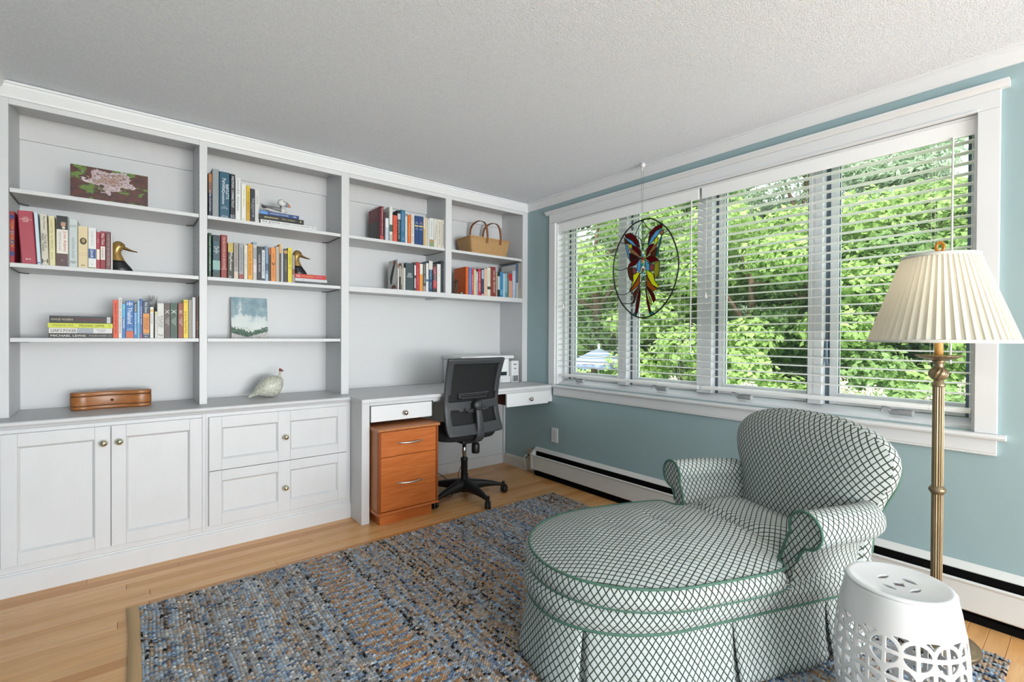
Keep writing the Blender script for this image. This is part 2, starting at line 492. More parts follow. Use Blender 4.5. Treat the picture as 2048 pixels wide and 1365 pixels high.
# counter
CT = Thing('countertop', 'long white countertop with a rounded nose on the base cabinets', 'countertop', (0.33, 3.1, 0.735))
def nose(y0, yback, z0, z1):
    k = [(yback, z0), (y0+0.012, z0)]
    for i in range(7):
        a = -math.pi/2-math.pi*i/6
        k.append((y0+0.010+math.cos(a)*0.010, (z0+z1)/2+math.sin(a)*(z1-z0)/2))
    return k+[(y0+0.012, z1), (yback, z1)]
CT.part('slab', MB().prism(nose(2.936, YD-0.013, 0.7345, 0.7565), 'x', XL+0.002, 1.1095), WHITE)
for T_, xa, xb in ((C1, XL+0.002, 0.3337), (C2, 0.3337, 1.1025)):
    T_.part('cove_moulding', MB().prism([(2.9628, 0.734), (2.950, 0.734), (2.954, 0.726), (2.959, 0.720), (2.9628, 0.720)], 'x', xa, xb), WHITE)
# ---- desk
DK = Thing('built_in_desk', 'white built-in desk between the bookcase and the window wall', 'desk', (1.9, 3.1, 0))
m_ = MB().prism([(1.1098, 2.955), (1.093, 2.944), (1.093, 2.757), (1.098, 2.752), (2.672, 2.752), (2.675, 2.755), (2.675, YD-0.007), (1.1098, YD-0.007)], 'z', 0.7345, 0.7565)
DK.part('desktop', m_, WHITE, 0.006, 3, weld=True)
DK.part('side_panel', bx(1.104, 1.153, 2.779, YBS, 0, 0.734), WHITE, 0.002)
DK.part('side_panel', bx(1.104, 1.153, YBS+0.0005, YD, 0, 0.734), WHITE)
DK.part('apron', bx(1.1535, 2.676, 2.779, 2.795, 0.712, 0.734), WHITE, 0.001)
DK.part('corner_block', bx(2.616, 2.676, 2.780, 2.80, 0.620, 0.711), TRIM, 0.001)
d1 = DK.part('drawer', bx(1.158, 1.573, 2.769, 2.787, 0.612, 0.7095), TRIM, 0.0025)
DK.part('drawer_box', bx(1.18, 1.56, 2.788, 3.2, 0.622, 0.704), mat('raw_wood', '9b7350', 0.6), parent=d1)
knob(DK, d1, 1.376, 2.769, 0.655, NICKEL)
d2 = DK.part('drawer', bx(2.193, 2.612, 2.757, 2.775, 0.614, 0.7135), TRIM, 0.0025)
DK.part('drawer_box', bx(2.212, 2.595, 2.776, 3.2, 0.624, 0.706), mat('dark_wood', '5a3120', 0.5), parent=d2)
knob(DK, d2, 2.418, 2.757, 0.661, NICKEL)
DK.part('knee_panel', bx(1.1535, 2.655, YD-0.004, YD+0.003, 0.088, 0.734), SHELFW)
DK.part('knee_baseboard', bx(1.1535, 2.655, YD-0.014, YD+0.003, 0.0, 0.0875), WHITE, 0.002)
DK.part('corner_strip', bx(2.6555, 2.676, YD-0.02, YD+0.003, 0.0, 0.734), WHITE, 0.001)
DK.part('runner', bx(1.6, 1.68, 2.80, 3.39, 0.70, 0.733), SHELFW)
# ================================================================== THE WINDOW
W = Thing('window_1', None, None, (XW, 1.53, 0.76), kind='structure')
W.e['label'] = 'wide white four-sash casement window in the teal wall'
CX = XW-0.018
W.part('side_casing', bx(CX, XW, 0.254, 0.320, 0.7585, 2.043), TRIM, 0.002)
W.part('side_casing', bx(CX, XW, 2.741, 2.808, 0.7585, 2.043), TRIM, 0.002)
W.part('head_casing', bx(CX, XW, 0.254, 2.808, 2.0435, 2.114), TRIM, 0.002)
W.part('inner_bead', bx(CX-0.006, CX, 0.318, 2.744, 2.0435, 2.052), TRIM, 0.001)
capm = MB().prism([(XW, 2.114), (XW-0.022, 2.114), (XW-0.024, 2.119), (XW-0.033, 2.127), (XW-0.041, 2.131), (XW-0.041, 2.141), (XW, 2.141)], 'y', 0.230, 2.838)
W.part('cap_moulding', capm, TRIM)
W.part('sill', MB().prism([(2.76, 0.736), (2.645, 0.736), (2.638, 0.740), (2.6355, 0.747), (2.638, 0.754), (2.645, 0.758), (2.76, 0.758)], 'y', 0.229, 2.7505), TRIM)
W.part('apron', MB().prism([(XW, 0.672), (XW-0.010, 0.672), (XW-0.016, 0.679), (XW-0.018, 0.684), (XW-0.018, 0.7358), (XW, 0.7358)], 'y', 0.256, 2.751), TRIM)
W.part('apron_bead', MB().tube([(XW-0.012, 0.256, 0.676), (XW-0.012, 2.75, 0.676)], 0.005, 8), TRIM)
# jambs of the opening
XO = XW+0.15
W.part('jamb', bx(XW, XO, WY0-0.002, WY0+0.012, WZ0, WZ1), TRIM)
W.part('jamb', bx(XW, XO, WY1-0.012, WY1+0.002, WZ0, WZ1), TRIM)
W.part('head_jamb', bx(XW, XO, WY0+0.012, WY1-0.012, WZ1-0.012, WZ1+0.002), TRIM)
W.part('sill_frame', MB().prism([(2.70, 0.759), (2.70, 0.775), (2.725, 0.783), (2.775, 0.800), (XO, 0.800), (XO, 0.759)], 'y', WY0+0.012, WY1-0.012), TRIM)
W.part('head_frame', bx(2.755, XO, WY0+0.012, WY1-0.012, 2.033, 2.0415), TRIM)
posts = [(2.703, 2.730), (2.102, 2.176), (1.476, 1.572), (0.890, 0.956), (0.330, 0.346)]
for a, b in posts:
    W.part('mullion', bx(2.742, XO, a, b, 0.7995, 2.0335), TRIM, 0.003)
EDGE_GREY = mat('sash_edge_grey', '5d6b78', 0.5)
for i in range(4):
    y1, y0 = posts[i][0], posts[i+1][1]
    # dark weatherstrip, then the sash
    g = 0.021; s_ = 0.037; lo = 0.015
    W.part('weatherstrip', MB().box(2.789, 2.795, y1-g, y1-0.0003, 0.80, 2.032), EDGE_GREY)
    b = y1-g; a = y0+0.0004
    sm = MB().box(2.783, 2.822, b-s_, b, 0.802, 2.0325).box(2.783, 2.822, a+lo, b-s_, 0.802, 0.858).box(2.783, 2.822, a+lo, b-s_, 2.005, 2.0325)
    sash = W.part('sash', sm, TRIM, 0.002)
    W.part('hinge_stile', MB().box(2.781, 2.822, a, a+lo, 0.802, 2.0325), EDGE_GREY, parent=sash)  # near stile blue-grey, darker than the white sash
    W.part('pane', bx(2.802, 2.806, a+lo-0.003, b-s_+0.003, 0.855, 2.008), GLASS, parent=sash)
    W.part('glazing_bead', MB().box(2.79, 2.7985, b-s_-0.004, b-s_, 0.858, 2.005), EDGE_GREY, parent=sash)
    # crank operator on the sill frame
    yc = (2.525, 1.805, 1.275, 0.575)[i]
    cm = MB().tube([(2.722, yc+0.03, 0.800), (2.712, yc-0.015, 0.803), (2.706, yc-0.055, 0.803)], [0.013, 0.015, 0.0145], 10)
    W.part('crank_handle', cm, mat('crank_grey', 'b4b6b8', 0.4, 0.3), parent=sash)
    W.part('crank_arm', MB().tube([(2.72, yc+0.028, 0.806), (2.712, yc+0.055, 0.818), (2.71, yc+0.062, 0.800)], [0.011, 0.010, 0.006], 8), mat('crank_grey'), parent=sash)
    if i != 0:
        pass
# sash lock levers beside the centre posts
for yy in (2.150, 0.955, 0.880):
    W.part('lock_lever', MB().tube([(2.778, yy, 1.13), (2.772, yy, 1.06), (2.764, yy-0.004, 1.015), (2.752, yy-0.012, 0.995)], [0.006, 0.008, 0.007, 0.006], 8), mat('lever_grey', '6f8296', 0.4, 0.2))

W2 = Thing('added_rear_window', None, None, (1.1, YF, 0.25), kind='structure')  # added frame and panes around the fill lights, out of view
W2.e['label'] = 'added unseen glazed opening in the wall behind the photographer'
for xa in (-0.3, 0.60, 1.53, 2.45):
    W2.part('frame_post', bx(xa, xa+0.05, YF-0.11, YF-0.04, 0.25, 2.24), TRIM)
for xa in (-0.25, 0.65, 1.58):
    W2.part('pane', bx(xa, xa+0.87 if xa > 0 else xa+0.85, YF-0.078, YF-0.072, 0.25, 2.24), GLASS)
# ---- venetian blinds: every slat its own piece
SLATW = mat('blind_slat', 'f4f4f4', 0.4)
CORD = mat('blind_cord', 'e4e2dc', 0.8)
def blind(label, y0, y1, zrail, wand_y, wand_z, tass):
    T = Thing('venetian_blind', label, 'window blind', (2.71, (y0+y1)/2, zrail))
    T.part('valance', bx(2.682, 2.690, y0-0.004, y1+0.004, 1.966, 2.036), SLATW, 0.002)
    T.part('headrail', bx(2.694, 2.742, y0, y1, 1.985, 2.036), SLATW)
    prof = [(-0.024, -0.0018), (-0.012, 0.0005), (0, 0.0014), (0.012, 0.0005), (0.024, -0.0018)]
    L = y1-y0
    m = MB()
    th = 0.0026
    pts = prof+[(a, b-th) for a, b in reversed(prof)]
    m.prism(pts, 'y', -L/2, L/2)
    me = m.mesh('slat')
    z = 1.952; k = 0
    while z > zrail+0.03:
        o = link('slat', me, SLATW, T.e); o.location = (0.003, 0, z-zrail)
        z -= 0.0435
    T.part('bottom_rail', MB().prism([(2.688, zrail-0.010), (2.736, zrail-0.010), (2.738, zrail), (2.736, zrail+0.008), (2.688, zrail+0.008), (2.686, zrail)], 'y', y0, y1), SLATW)
    for fr in (0.10, 0.5, 0.90):
        yy = y0+L*fr
        for xx in (2.6875, 2.7385):
            T.part('ladder_cord', MB().tube([(xx, yy, zrail), (xx, yy, 1.985)], 0.0007, 4), CORD)
        T.part('lift_cord', MB().tube([(2.6865, yy+0.012, zrail-0.014), (2.6865, yy+0.012, 1.985)], 0.0006, 4), CORD)
    T.part('tilt_wand', MB().tube([(2.678, wand_y, 1.972), (2.676, wand_y, wand_z)], 0.0042, 6), mat('wand_plastic', 'd8d8d4', 0.2))
    ty, tz = tass
    T.part('pull_cord', MB().tube([(2.677, ty, 1.97), (2.676, ty, tz+0.03)], 0.0011, 4), CORD)
    T.part('cord_tassel', MB().lathe([(0.0, 0.034), (0.003, 0.033), (0.004, 0.02), (0.008, 0.004), (0.008, 0.0), (0, 0)], 10, (2.676, ty, tz)), SLATW)
blind('white venetian blind over the two window sashes nearer the desk', 1.533, 2.733, 0.836, 1.575, 1.04, (2.66, 1.36))
blind('white venetian blind over the two window sashes nearer the floor lamp', 0.333, 1.509, 0.838, 0.395, 1.03, (1.478, 1.37))

# ---- baseboard heater
HW = mat_speckle('heater_enamel', 'd8d7d5', 'dededc', 3, 0.4)
HT = Thing('baseboard_heater', 'long white baseboard heater with a dark slot under the window', 'heater', (2.64, 0.9, 0))
ya, yb = -4.1, 2.944
HT.part('back_plate', MB().prism([(XW-0.0005, 0.0), (XW-0.004, 0.0), (XW-0.004, 0.212), (XW-0.030, 0.198), (XW-0.033, 0.196), (XW-0.034, 0.199), (XW-0.003, 0.223), (XW-0.0005, 0.222)], 'y', ya, yb), HW)
HT.part('front_cover', MB().prism([(2.613, 0.171), (2.608, 0.170), (2.605, 0.165), (2.607, 0.159), (2.6115, 0.155), (2.6115, 0.052), (2.618, 0.046), (2.618, 0.048), (2.6135, 0.053), (2.6135, 0.158), (2.616, 0.164), (2.615, 0.169)], 'y', ya, yb), HW)
HT.part('fin_shade_fill', bx(2.617, XW-0.008, ya+0.02, yb-0.03, 0.052, 0.160), mat('heater_shade_black', '0d0c0c', 0.9, spec=0.1))  # fin space filled solid black to paint the shade in the slot
HT.part('slot_shade_strip', bx(2.647, XW-0.0045, ya+0.01, yb-0.012, 0.055, 0.1935), mat('heater_shade_black'))  # added dark strip: shade under the hood painted over the white plate
HT.part('under_gap_shade', bx(2.630, XW-0.006, ya, yb-0.005, 0.0005, 0.03), mat('heater_shade_black'))  # dark box painting the shade in the gap below the cover
HT.part('end_cap', MB().prism([(XW-0.0006, 0.012), (2.6095, 0.05), (2.6065, 0.172), (XW-0.036, 0.199), (XW-0.003, 0.2235), (XW-0.0006, 0.2235)], 'y', yb+0.0003, yb+0.022), HW, 0.002)
HT.part('foot_bracket', bx(2.625, 2.665, yb-0.045, yb-0.03, 0.0, 0.05), mat('heater_shade_black'))
# junction plate at the end of the heater with a white cord
JB = Thing('junction_box', 'beige metal junction plate at the end of the baseboard heater', 'junction box', (2.668, 3.01, 0.05))
JB.part('plate', bx(2.6605, XW-0.0005, 2.990, 3.064, 0.098, 0.192), mat('beige_metal', 'b9b09c', 0.5, 0.2), 0.002)
JB.part('lower_plate', bx(2.657, 2.6605, 2.990, 3.064, 0.010, 0.097), mat('beige_paint', 'c2bbad', 0.5), 0.001)
JB.part('screw', MB().lathe([(0, -0.0015), (0.003, -0.001), (0.003, 0)], 8, (2.6605, 3.045, 0.182), True, 'x'), DARK)
JB.part('cord_entry', MB().tube([(2.66, 3.045, 0.137), (2.65, 3.047, 0.137)], 0.006, 8), DARK)
WC = MB().tube(catmull([(2.650, 3.047, 0.137), (2.640, 3.060, 0.135), (2.635, 3.072, 0.115), (2.636, 3.068, 0.075), (2.638, 3.06, 0.05), (2.642, 3.07, 0.012), (2.644, 3.10, 0.006)], 5), 0.0042, 6)
tag(WC.build('power_cord', mat('white_cord', 'e2dfd6', 0.5)), 'short white cord plugged into the beige plate by the heater', 'cord')
# wall outlet
OT = Thing('wall_outlet', 'white duplex wall outlet on the teal wall above the heater', 'outlet', (XW, 2.746, 0.352))
OT.part('cover_plate', bx(XW-0.006, XW-0.0002, 2.711, 2.781, 0.294, 0.410), TRIM, 0.002)
for zc in (0.376, 0.328):
    r_ = OT.part('receptacle', MB().prism([(2.746+0.0165*math.cos(a)*1.0, zc+max(-0.0115, min(0.0115, 0.0165*math.sin(a)))) for a in np.linspace(0, 2*math.pi, 20, endpoint=False)], 'x', XW-0.0075, XW-0.0055), TRIM)
    for dy in (-0.006, 0.006):
        OT.part('slot', bx(XW-0.0079, XW-0.0074, 2.746+dy-0.001, 2.746+dy+0.001, zc-0.001, zc+0.007), DARK, parent=r_)
    OT.part('ground_hole', MB().lathe([(0, -0.0005), (0.0025, -0.0005), (0.0025, 0)], 8, (XW-0.0074, 2.746, zc-0.006), False, 'x'), DARK, parent=r_)
OT.part('screw', MB().lathe([(0, -0.0008), (0.0028, -0.0005), (0.0028, 0)], 8, (XW-0.006, 2.746, 0.352), True, 'x'), NICKEL)
# ================================================================== OUTSIDE
GZ = -0.75
GRASS = mat_speckle('lawn', '6f9a45', '8db55a', 6, 0.9, 0.5)
tag(bx(3.2, 70, -40, 70, GZ-0.2, GZ).build('ground', GRASS), 'green lawn sloping away outside the window', 'lawn', kind='structure')
def leaf_mat(name, c1, c2, c3, tr=0.45):
    if name in MATS: return MATS[name]
    m = mat(name, c2, 0.6); t = NT(m)
    f = t.noise(t.coord('Object'), 3.2, 4, 0.75)
    g = t.noise(t.coord('Object'), 40, 1, 0.5)
    k = t.math('ADD', t.math('MULTIPLY', f, 0.6), t.math('MULTIPLY', g, 0.4))
    c = t.ramp(k, [(0.32, c1), (0.5, c2), (0.66, c3)])
    t.base(c)
    tl = t.n('ShaderNodeBsdfTranslucent'); t.l(c, tl.inputs[0])
    mx = t.n('ShaderNodeMixShader'); mx.inputs[0].default_value = tr
    t.l(t.b.outputs[0], mx.inputs[1]); t.l(tl.outputs[0], mx.inputs[2])
    t.l(mx.outputs[0], [n_ for n_ in t.t.nodes if n_.type == 'OUTPUT_MATERIAL'][0].inputs[0])
    return m
LEAF_A = leaf_mat('leaf_fresh', '7d9e50', 'a9c678', 'd3e4a6')
LEAF_B = leaf_mat('leaf_mid', '648650', '8fae6c', 'b6cf92')
LEAF_C = leaf_mat('pine_needles', '86a084', 'a9bea0', 'c6d4bc', 0.3)
LEAF_D = leaf_mat('leaf_dark', '3c5530', '5f7f48', '8aa868')
BARK = mat_speckle('bark', '5a4a3c', '7d6a58', 14, 0.9, 0.5, (1, 1, 0.2))
rs = np.random.RandomState(11)
LN, LS = 1.75, 0.66
def leaves_mesh(clumps, n_each, size, flat=0.5, droop=0.0, long=1.5):
    """clumps: (center, radii); leaves scattered in the shell of each clump"""
    V = []
    for (c, r) in clumps:
        n = n_each
        n = int(n_each*LN); d = rs.normal(size=(n, 3)); d /= np.linalg.norm(d, axis=1)[:, None]
        rad = rs.uniform(0.55, 1.05, n)[:, None]
        p = np.array(c)+d*rad*np.array(r)
        nm = d+np.array([0, 0, flat])+rs.normal(size=(n, 3))*0.55
        nm /= np.linalg.norm(nm, axis=1)[:, None]
        a = np.cross(nm, rs.normal(size=(n, 3))); a /= np.linalg.norm(a, axis=1)[:, None]
        b = np.cross(nm, a)
        s = size*LS*rs.uniform(0.6, 1.25, n)[:, None]
        q = np.stack([p-a*s*long*0.5, p+b*s*0.5-nm*s*0.12, p+a*s*long*0.5, p-b*s*0.5-nm*s*0.12], 1)
        V.append(q.reshape(-1, 3))
    V = np.concatenate(V)
    nf = len(V)//4
    me = bpy.data.meshes.new('foliage')
    me.vertices.add(len(V)); me.vertices.foreach_set('co', V.astype(np.float32).ravel())
    me.loops.add(len(V)); me.loops.foreach_set('vertex_index', np.arange(len(V), dtype=np.int32))
    me.polygons.add(nf); me.polygons.foreach_set('loop_start', np.arange(0, len(V), 4, dtype=np.int32))
    me.polygons.foreach_set('loop_total', np.full(nf, 4, dtype=np.int32))
    me.update(calc_edges=True)
    return me
def polar(px, dist):
    d = ray(px, 682); d = d/np.hypot(d[0], d[1])
    return d[0]*dist, d[1]*dist
def tree(name, label, px, dist, h, w, kind, leafmat, n_clump, n_each, size, z0=0.4, group=None):
    x, y = polar(px, dist)
    T = thing(name, label, 'tree', (x, y, GZ), group)
    clumps = []
    trunk = MB()
    hz = h-GZ
    path = [(0, 0, -0.05)]
    for k in range(1, 6):
        path.append((rs.uniform(-.12, .12), rs.uniform(-.12, .12), hz*0.92*k/5))
    r0 = 0.05+0.022*hz
    tm = MB().tube(catmull(path, 3), [r0*(1-0.8*i/15) for i in range(16)], 8)
    for k in range(n_clump):
        a = rs.uniform(0, 2*math.pi)
        if kind == 'pine':
            t = rs.uniform(0.12, 1.0)
            rr = w*(1.05-t*0.85)*rs.uniform(0.35, 1.0)
            c = (rr*math.cos(a), rr*math.sin(a), hz*t)
            r = (w*0.30, w*0.30, w*0.10)
        else:
            t = rs.uniform(z0, 1.0)
            rr = w*math.sqrt(max(0.05, 1-((t-0.55)/0.5)**2))*rs.uniform(0.3, 0.95)
            c = (rr*math.cos(a), rr*math.sin(a), hz*t)
            r = (w*0.33, w*0.33, w*0.21)
        clumps.append((c, r))
        if k % 3 == 0:
            zb = c[2]*0.8
            i0 = min(14, int(zb/(hz*0.92)*15))
            tm.tube([path[min(5, max(0, round(zb/(hz*0.92)*5)))], (c[0]*0.5, c[1]*0.5, (c[2]+zb)/2), c], [r0*0.35, r0*0.25, r0*0.08], 5)
    me = leaves_mesh(clumps, n_each, size, 0.5 if kind != 'pine' else 0.2, 0, 1.5 if kind != 'pine' else 4.0)
    link('foliage', me, leafmat, T)['kind'] = 'stuff'
    tm.build('trunk', BARK, T)
    return T
G = 'trees beyond the window'
tree('leafy_tree', 'bright green leafy tree seen through the sash nearest the desk', 1195, 9.0, 3.6, 1.7, 'leaf', LEAF_A, 30, 420, 0.11, 0.15, G)
tree('leafy_tree', 'mid green leafy tree behind the stained glass butterfly', 1330, 10.0, 4.2, 1.9, 'leaf', LEAF_B, 30, 420, 0.11, 0.15, G)
tree('leafy_tree', 'tall dark leafy tree against the desk-side edge of the window', 1130, 13.5, 6.2, 2.6, 'leaf', LEAF_D, 34, 420, 0.15, 0.2, G)
tree('leafy_tree', 'tall shady tree rising behind the butterfly suncatcher', 1275, 14.5, 6.4, 2.6, 'leaf', LEAF_D, 34, 420, 0.15, 0.2, G)
tree('leafy_tree', 'low yellow-green tree in the middle of the third window sash', 1500, 8.2, 2.9, 1.5, 'leaf', LEAF_A, 28, 420, 0.10, 0.12, G)
tree('pine_tree', 'grey-green pine with open branches left of the third sash mullion', 1440, 12.5, 6.0, 2.1, 'pine', LEAF_C, 42, 300, 0.05, 0.1, G)
tree('pine_tree', 'tall soft pine behind the third and fourth sashes', 1610, 11.5, 6.3, 2.3, 'pine', LEAF_C, 46, 300, 0.05, 0.1, G)
tree('leafy_tree', 'rounded green tree between the pines low in the window', 1640, 8.6, 2.7, 1.5, 'leaf', LEAF_B, 28, 420, 0.10, 0.12, G)
tree('leafy_tree', 'bright yellow-green tree high behind the lamp finial', 1860, 9.0, 3.1, 1.7, 'leaf', LEAF_A, 30, 420, 0.10, 0.3, G)
tree('pine_tree', 'feathery pine at the lamp end of the window', 1760, 10.5, 5.2, 2.0, 'pine', LEAF_C, 42, 300, 0.05, 0.1, G)
tree('leafy_tree', 'leafy tree filling the window right of the lampshade', 1985, 9.5, 3.3, 1.8, 'leaf', LEAF_B, 28, 420, 0.11, 0.1, G)
tree('leafy_tree', 'dark green tree low behind the lampshade', 1800, 12.5, 3.4, 2.2, 'leaf', LEAF_D, 34, 400, 0.14, 0.1, G)
tree('leafy_tree', 'dark woodland tree behind the third sash', 1530, 14.5, 4.2, 2.4, 'leaf', LEAF_D, 34, 400, 0.15, 0.1, G)
tree('leafy_tree', 'dark woodland tree behind the centre post of the window', 1400, 16.5, 6.0, 2.6, 'leaf', LEAF_D, 34, 400, 0.16, 0.1, G)
tree('leafy_tree', 'shaded woodland tree behind the fourth sash', 1680, 15.5, 4.4, 2.5, 'leaf', LEAF_D, 34, 400, 0.16, 0.1, G)
tree('leafy_tree', 'mid green woodland tree at the far lamp end', 1920, 14, 3.6, 2.5, 'leaf', LEAF_B, 34, 400, 0.15, 0.1, G)
# flowering shrubs under the window
PETAL = mat_speckle('hydrangea_petal', 'f2dcd2', 'fbf3e6', 30, 0.7, 0.5)
def shrub(label, px, dist, h, w, blooms, lm):
    x, y = polar(px, dist)
    T = thing('hydrangea_shrub', label, 'shrub', (x, y, GZ), 'flowering shrubs outside')
    hz = h-GZ
    cl = []
    for k in range(12):
        a = rs.uniform(0, 6.28); rr = w*rs.uniform(0, 0.8)
        cl.append(((rr*math.cos(a), rr*math.sin(a), hz*rs.uniform(0.25, 0.92)), (w*0.4, w*0.4, w*0.3)))
    link('foliage', leaves_mesh(cl, 260, 0.075, 0.8), lm, T)['kind'] = 'stuff'
    for k in range(blooms):
        a = rs.uniform(0, 6.28); rr = w*rs.uniform(0.1, 0.9)
        link('bloom', leaves_mesh([((rr*math.cos(a), rr*math.sin(a), hz*rs.uniform(0.8, 1.05)), (0.085, 0.085, 0.075))], 90, 0.03, 0.3, 0, 1.0), PETAL, T)
for lab, px, dist, h, w, b, lm in (
    ('pale flowering shrub below the patio umbrella', 1190, 7.0, 0.55, 0.75, 9, LEAF_A),
    ('low shrub with cream blooms beside the butterfly sash', 1345, 6.4, 0.52, 0.7, 5, LEAF_B),
    ('shrub with cream blooms low in the third sash', 1500, 5.6, 0.62, 0.7, 6, LEAF_A),
    ('shrub with large pale blooms near the centre mullion', 1590, 5.2, 0.68, 0.65, 7, LEAF_A),
    ('shrub with large pale blooms left of the lamp column', 1720, 4.8, 0.70, 0.65, 9, LEAF_A),
    ('leafy shrub behind the lamp column', 1840, 5.0, 0.72, 0.7, 3, LEAF_B),
    ('leafy shrub at the lamp end of the window', 1935, 5.4, 0.8, 0.8, 2, LEAF_B)):
    shrub(lab, px, dist, h, w, b, lm)
# patio umbrella
ux, uy = polar(1198, 8.2)
UMB = Thing('patio_umbrella', 'white and pale blue striped patio umbrella outside the window', 'umbrella', (ux, uy, GZ))
ST = mat('umbrella_stripe', 'f2f4f8', 0.8); t = NT(ST)
wv = t.n('ShaderNodeTexWave'); wv.wave_type = 'RINGS'; wv.rings_direction = 'Z'; wv.inputs['Scale'].default_value = 3.2; wv.inputs['Distortion'].default_value = 0.6
t.l(t.coord('Object'), wv.inputs[0])
t.base(t.ramp(wv.outputs[1], [(0.42, 'a9adb6'), (0.56, '6f7fa0')]))
ztop = onY(1198, 697, uy)[2]; zed = onY(1198, 727, uy)[2]
pts = []
for k in range(24):
    a = 2*math.pi*k/24; sc = 0.45+0.0*math.cos(4*a)
    row = []
    for j in range(6):
        q = j/5; R = 0.52*q*(1-0.04*(1-abs(math.cos(4*a))))
        row.append((ux+R*math.cos(a), uy+R*math.sin(a), ztop-(ztop-zed)*(q**1.15)*(1-0.05*(1-abs(math.cos(4*a))))))
    pts.append(row)
UMB.part('canopy', MB().grid(pts, False, True), ST)
UMB.part('valance', MB().grid([[(ux+0.52*math.cos(2*math.pi*k/24), uy+0.52*math.sin(2*math.pi*k/24), zed), (ux+0.525*math.cos(2*math.pi*k/24), uy+0.525*math.sin(2*math.pi*k/24), zed-0.06-0.02*(k % 2))] for k in range(24)], False, True), ST)
UMB.part('pole', MB().tube([(ux, uy, GZ), (ux, uy, ztop+0.04)], 0.02, 8), mat('pole_white', 'e8e8e8', 0.4))
UMB.part('finial', MB().ball((ux, uy, ztop+0.05), 0.03, 8), mat('pole_white'))
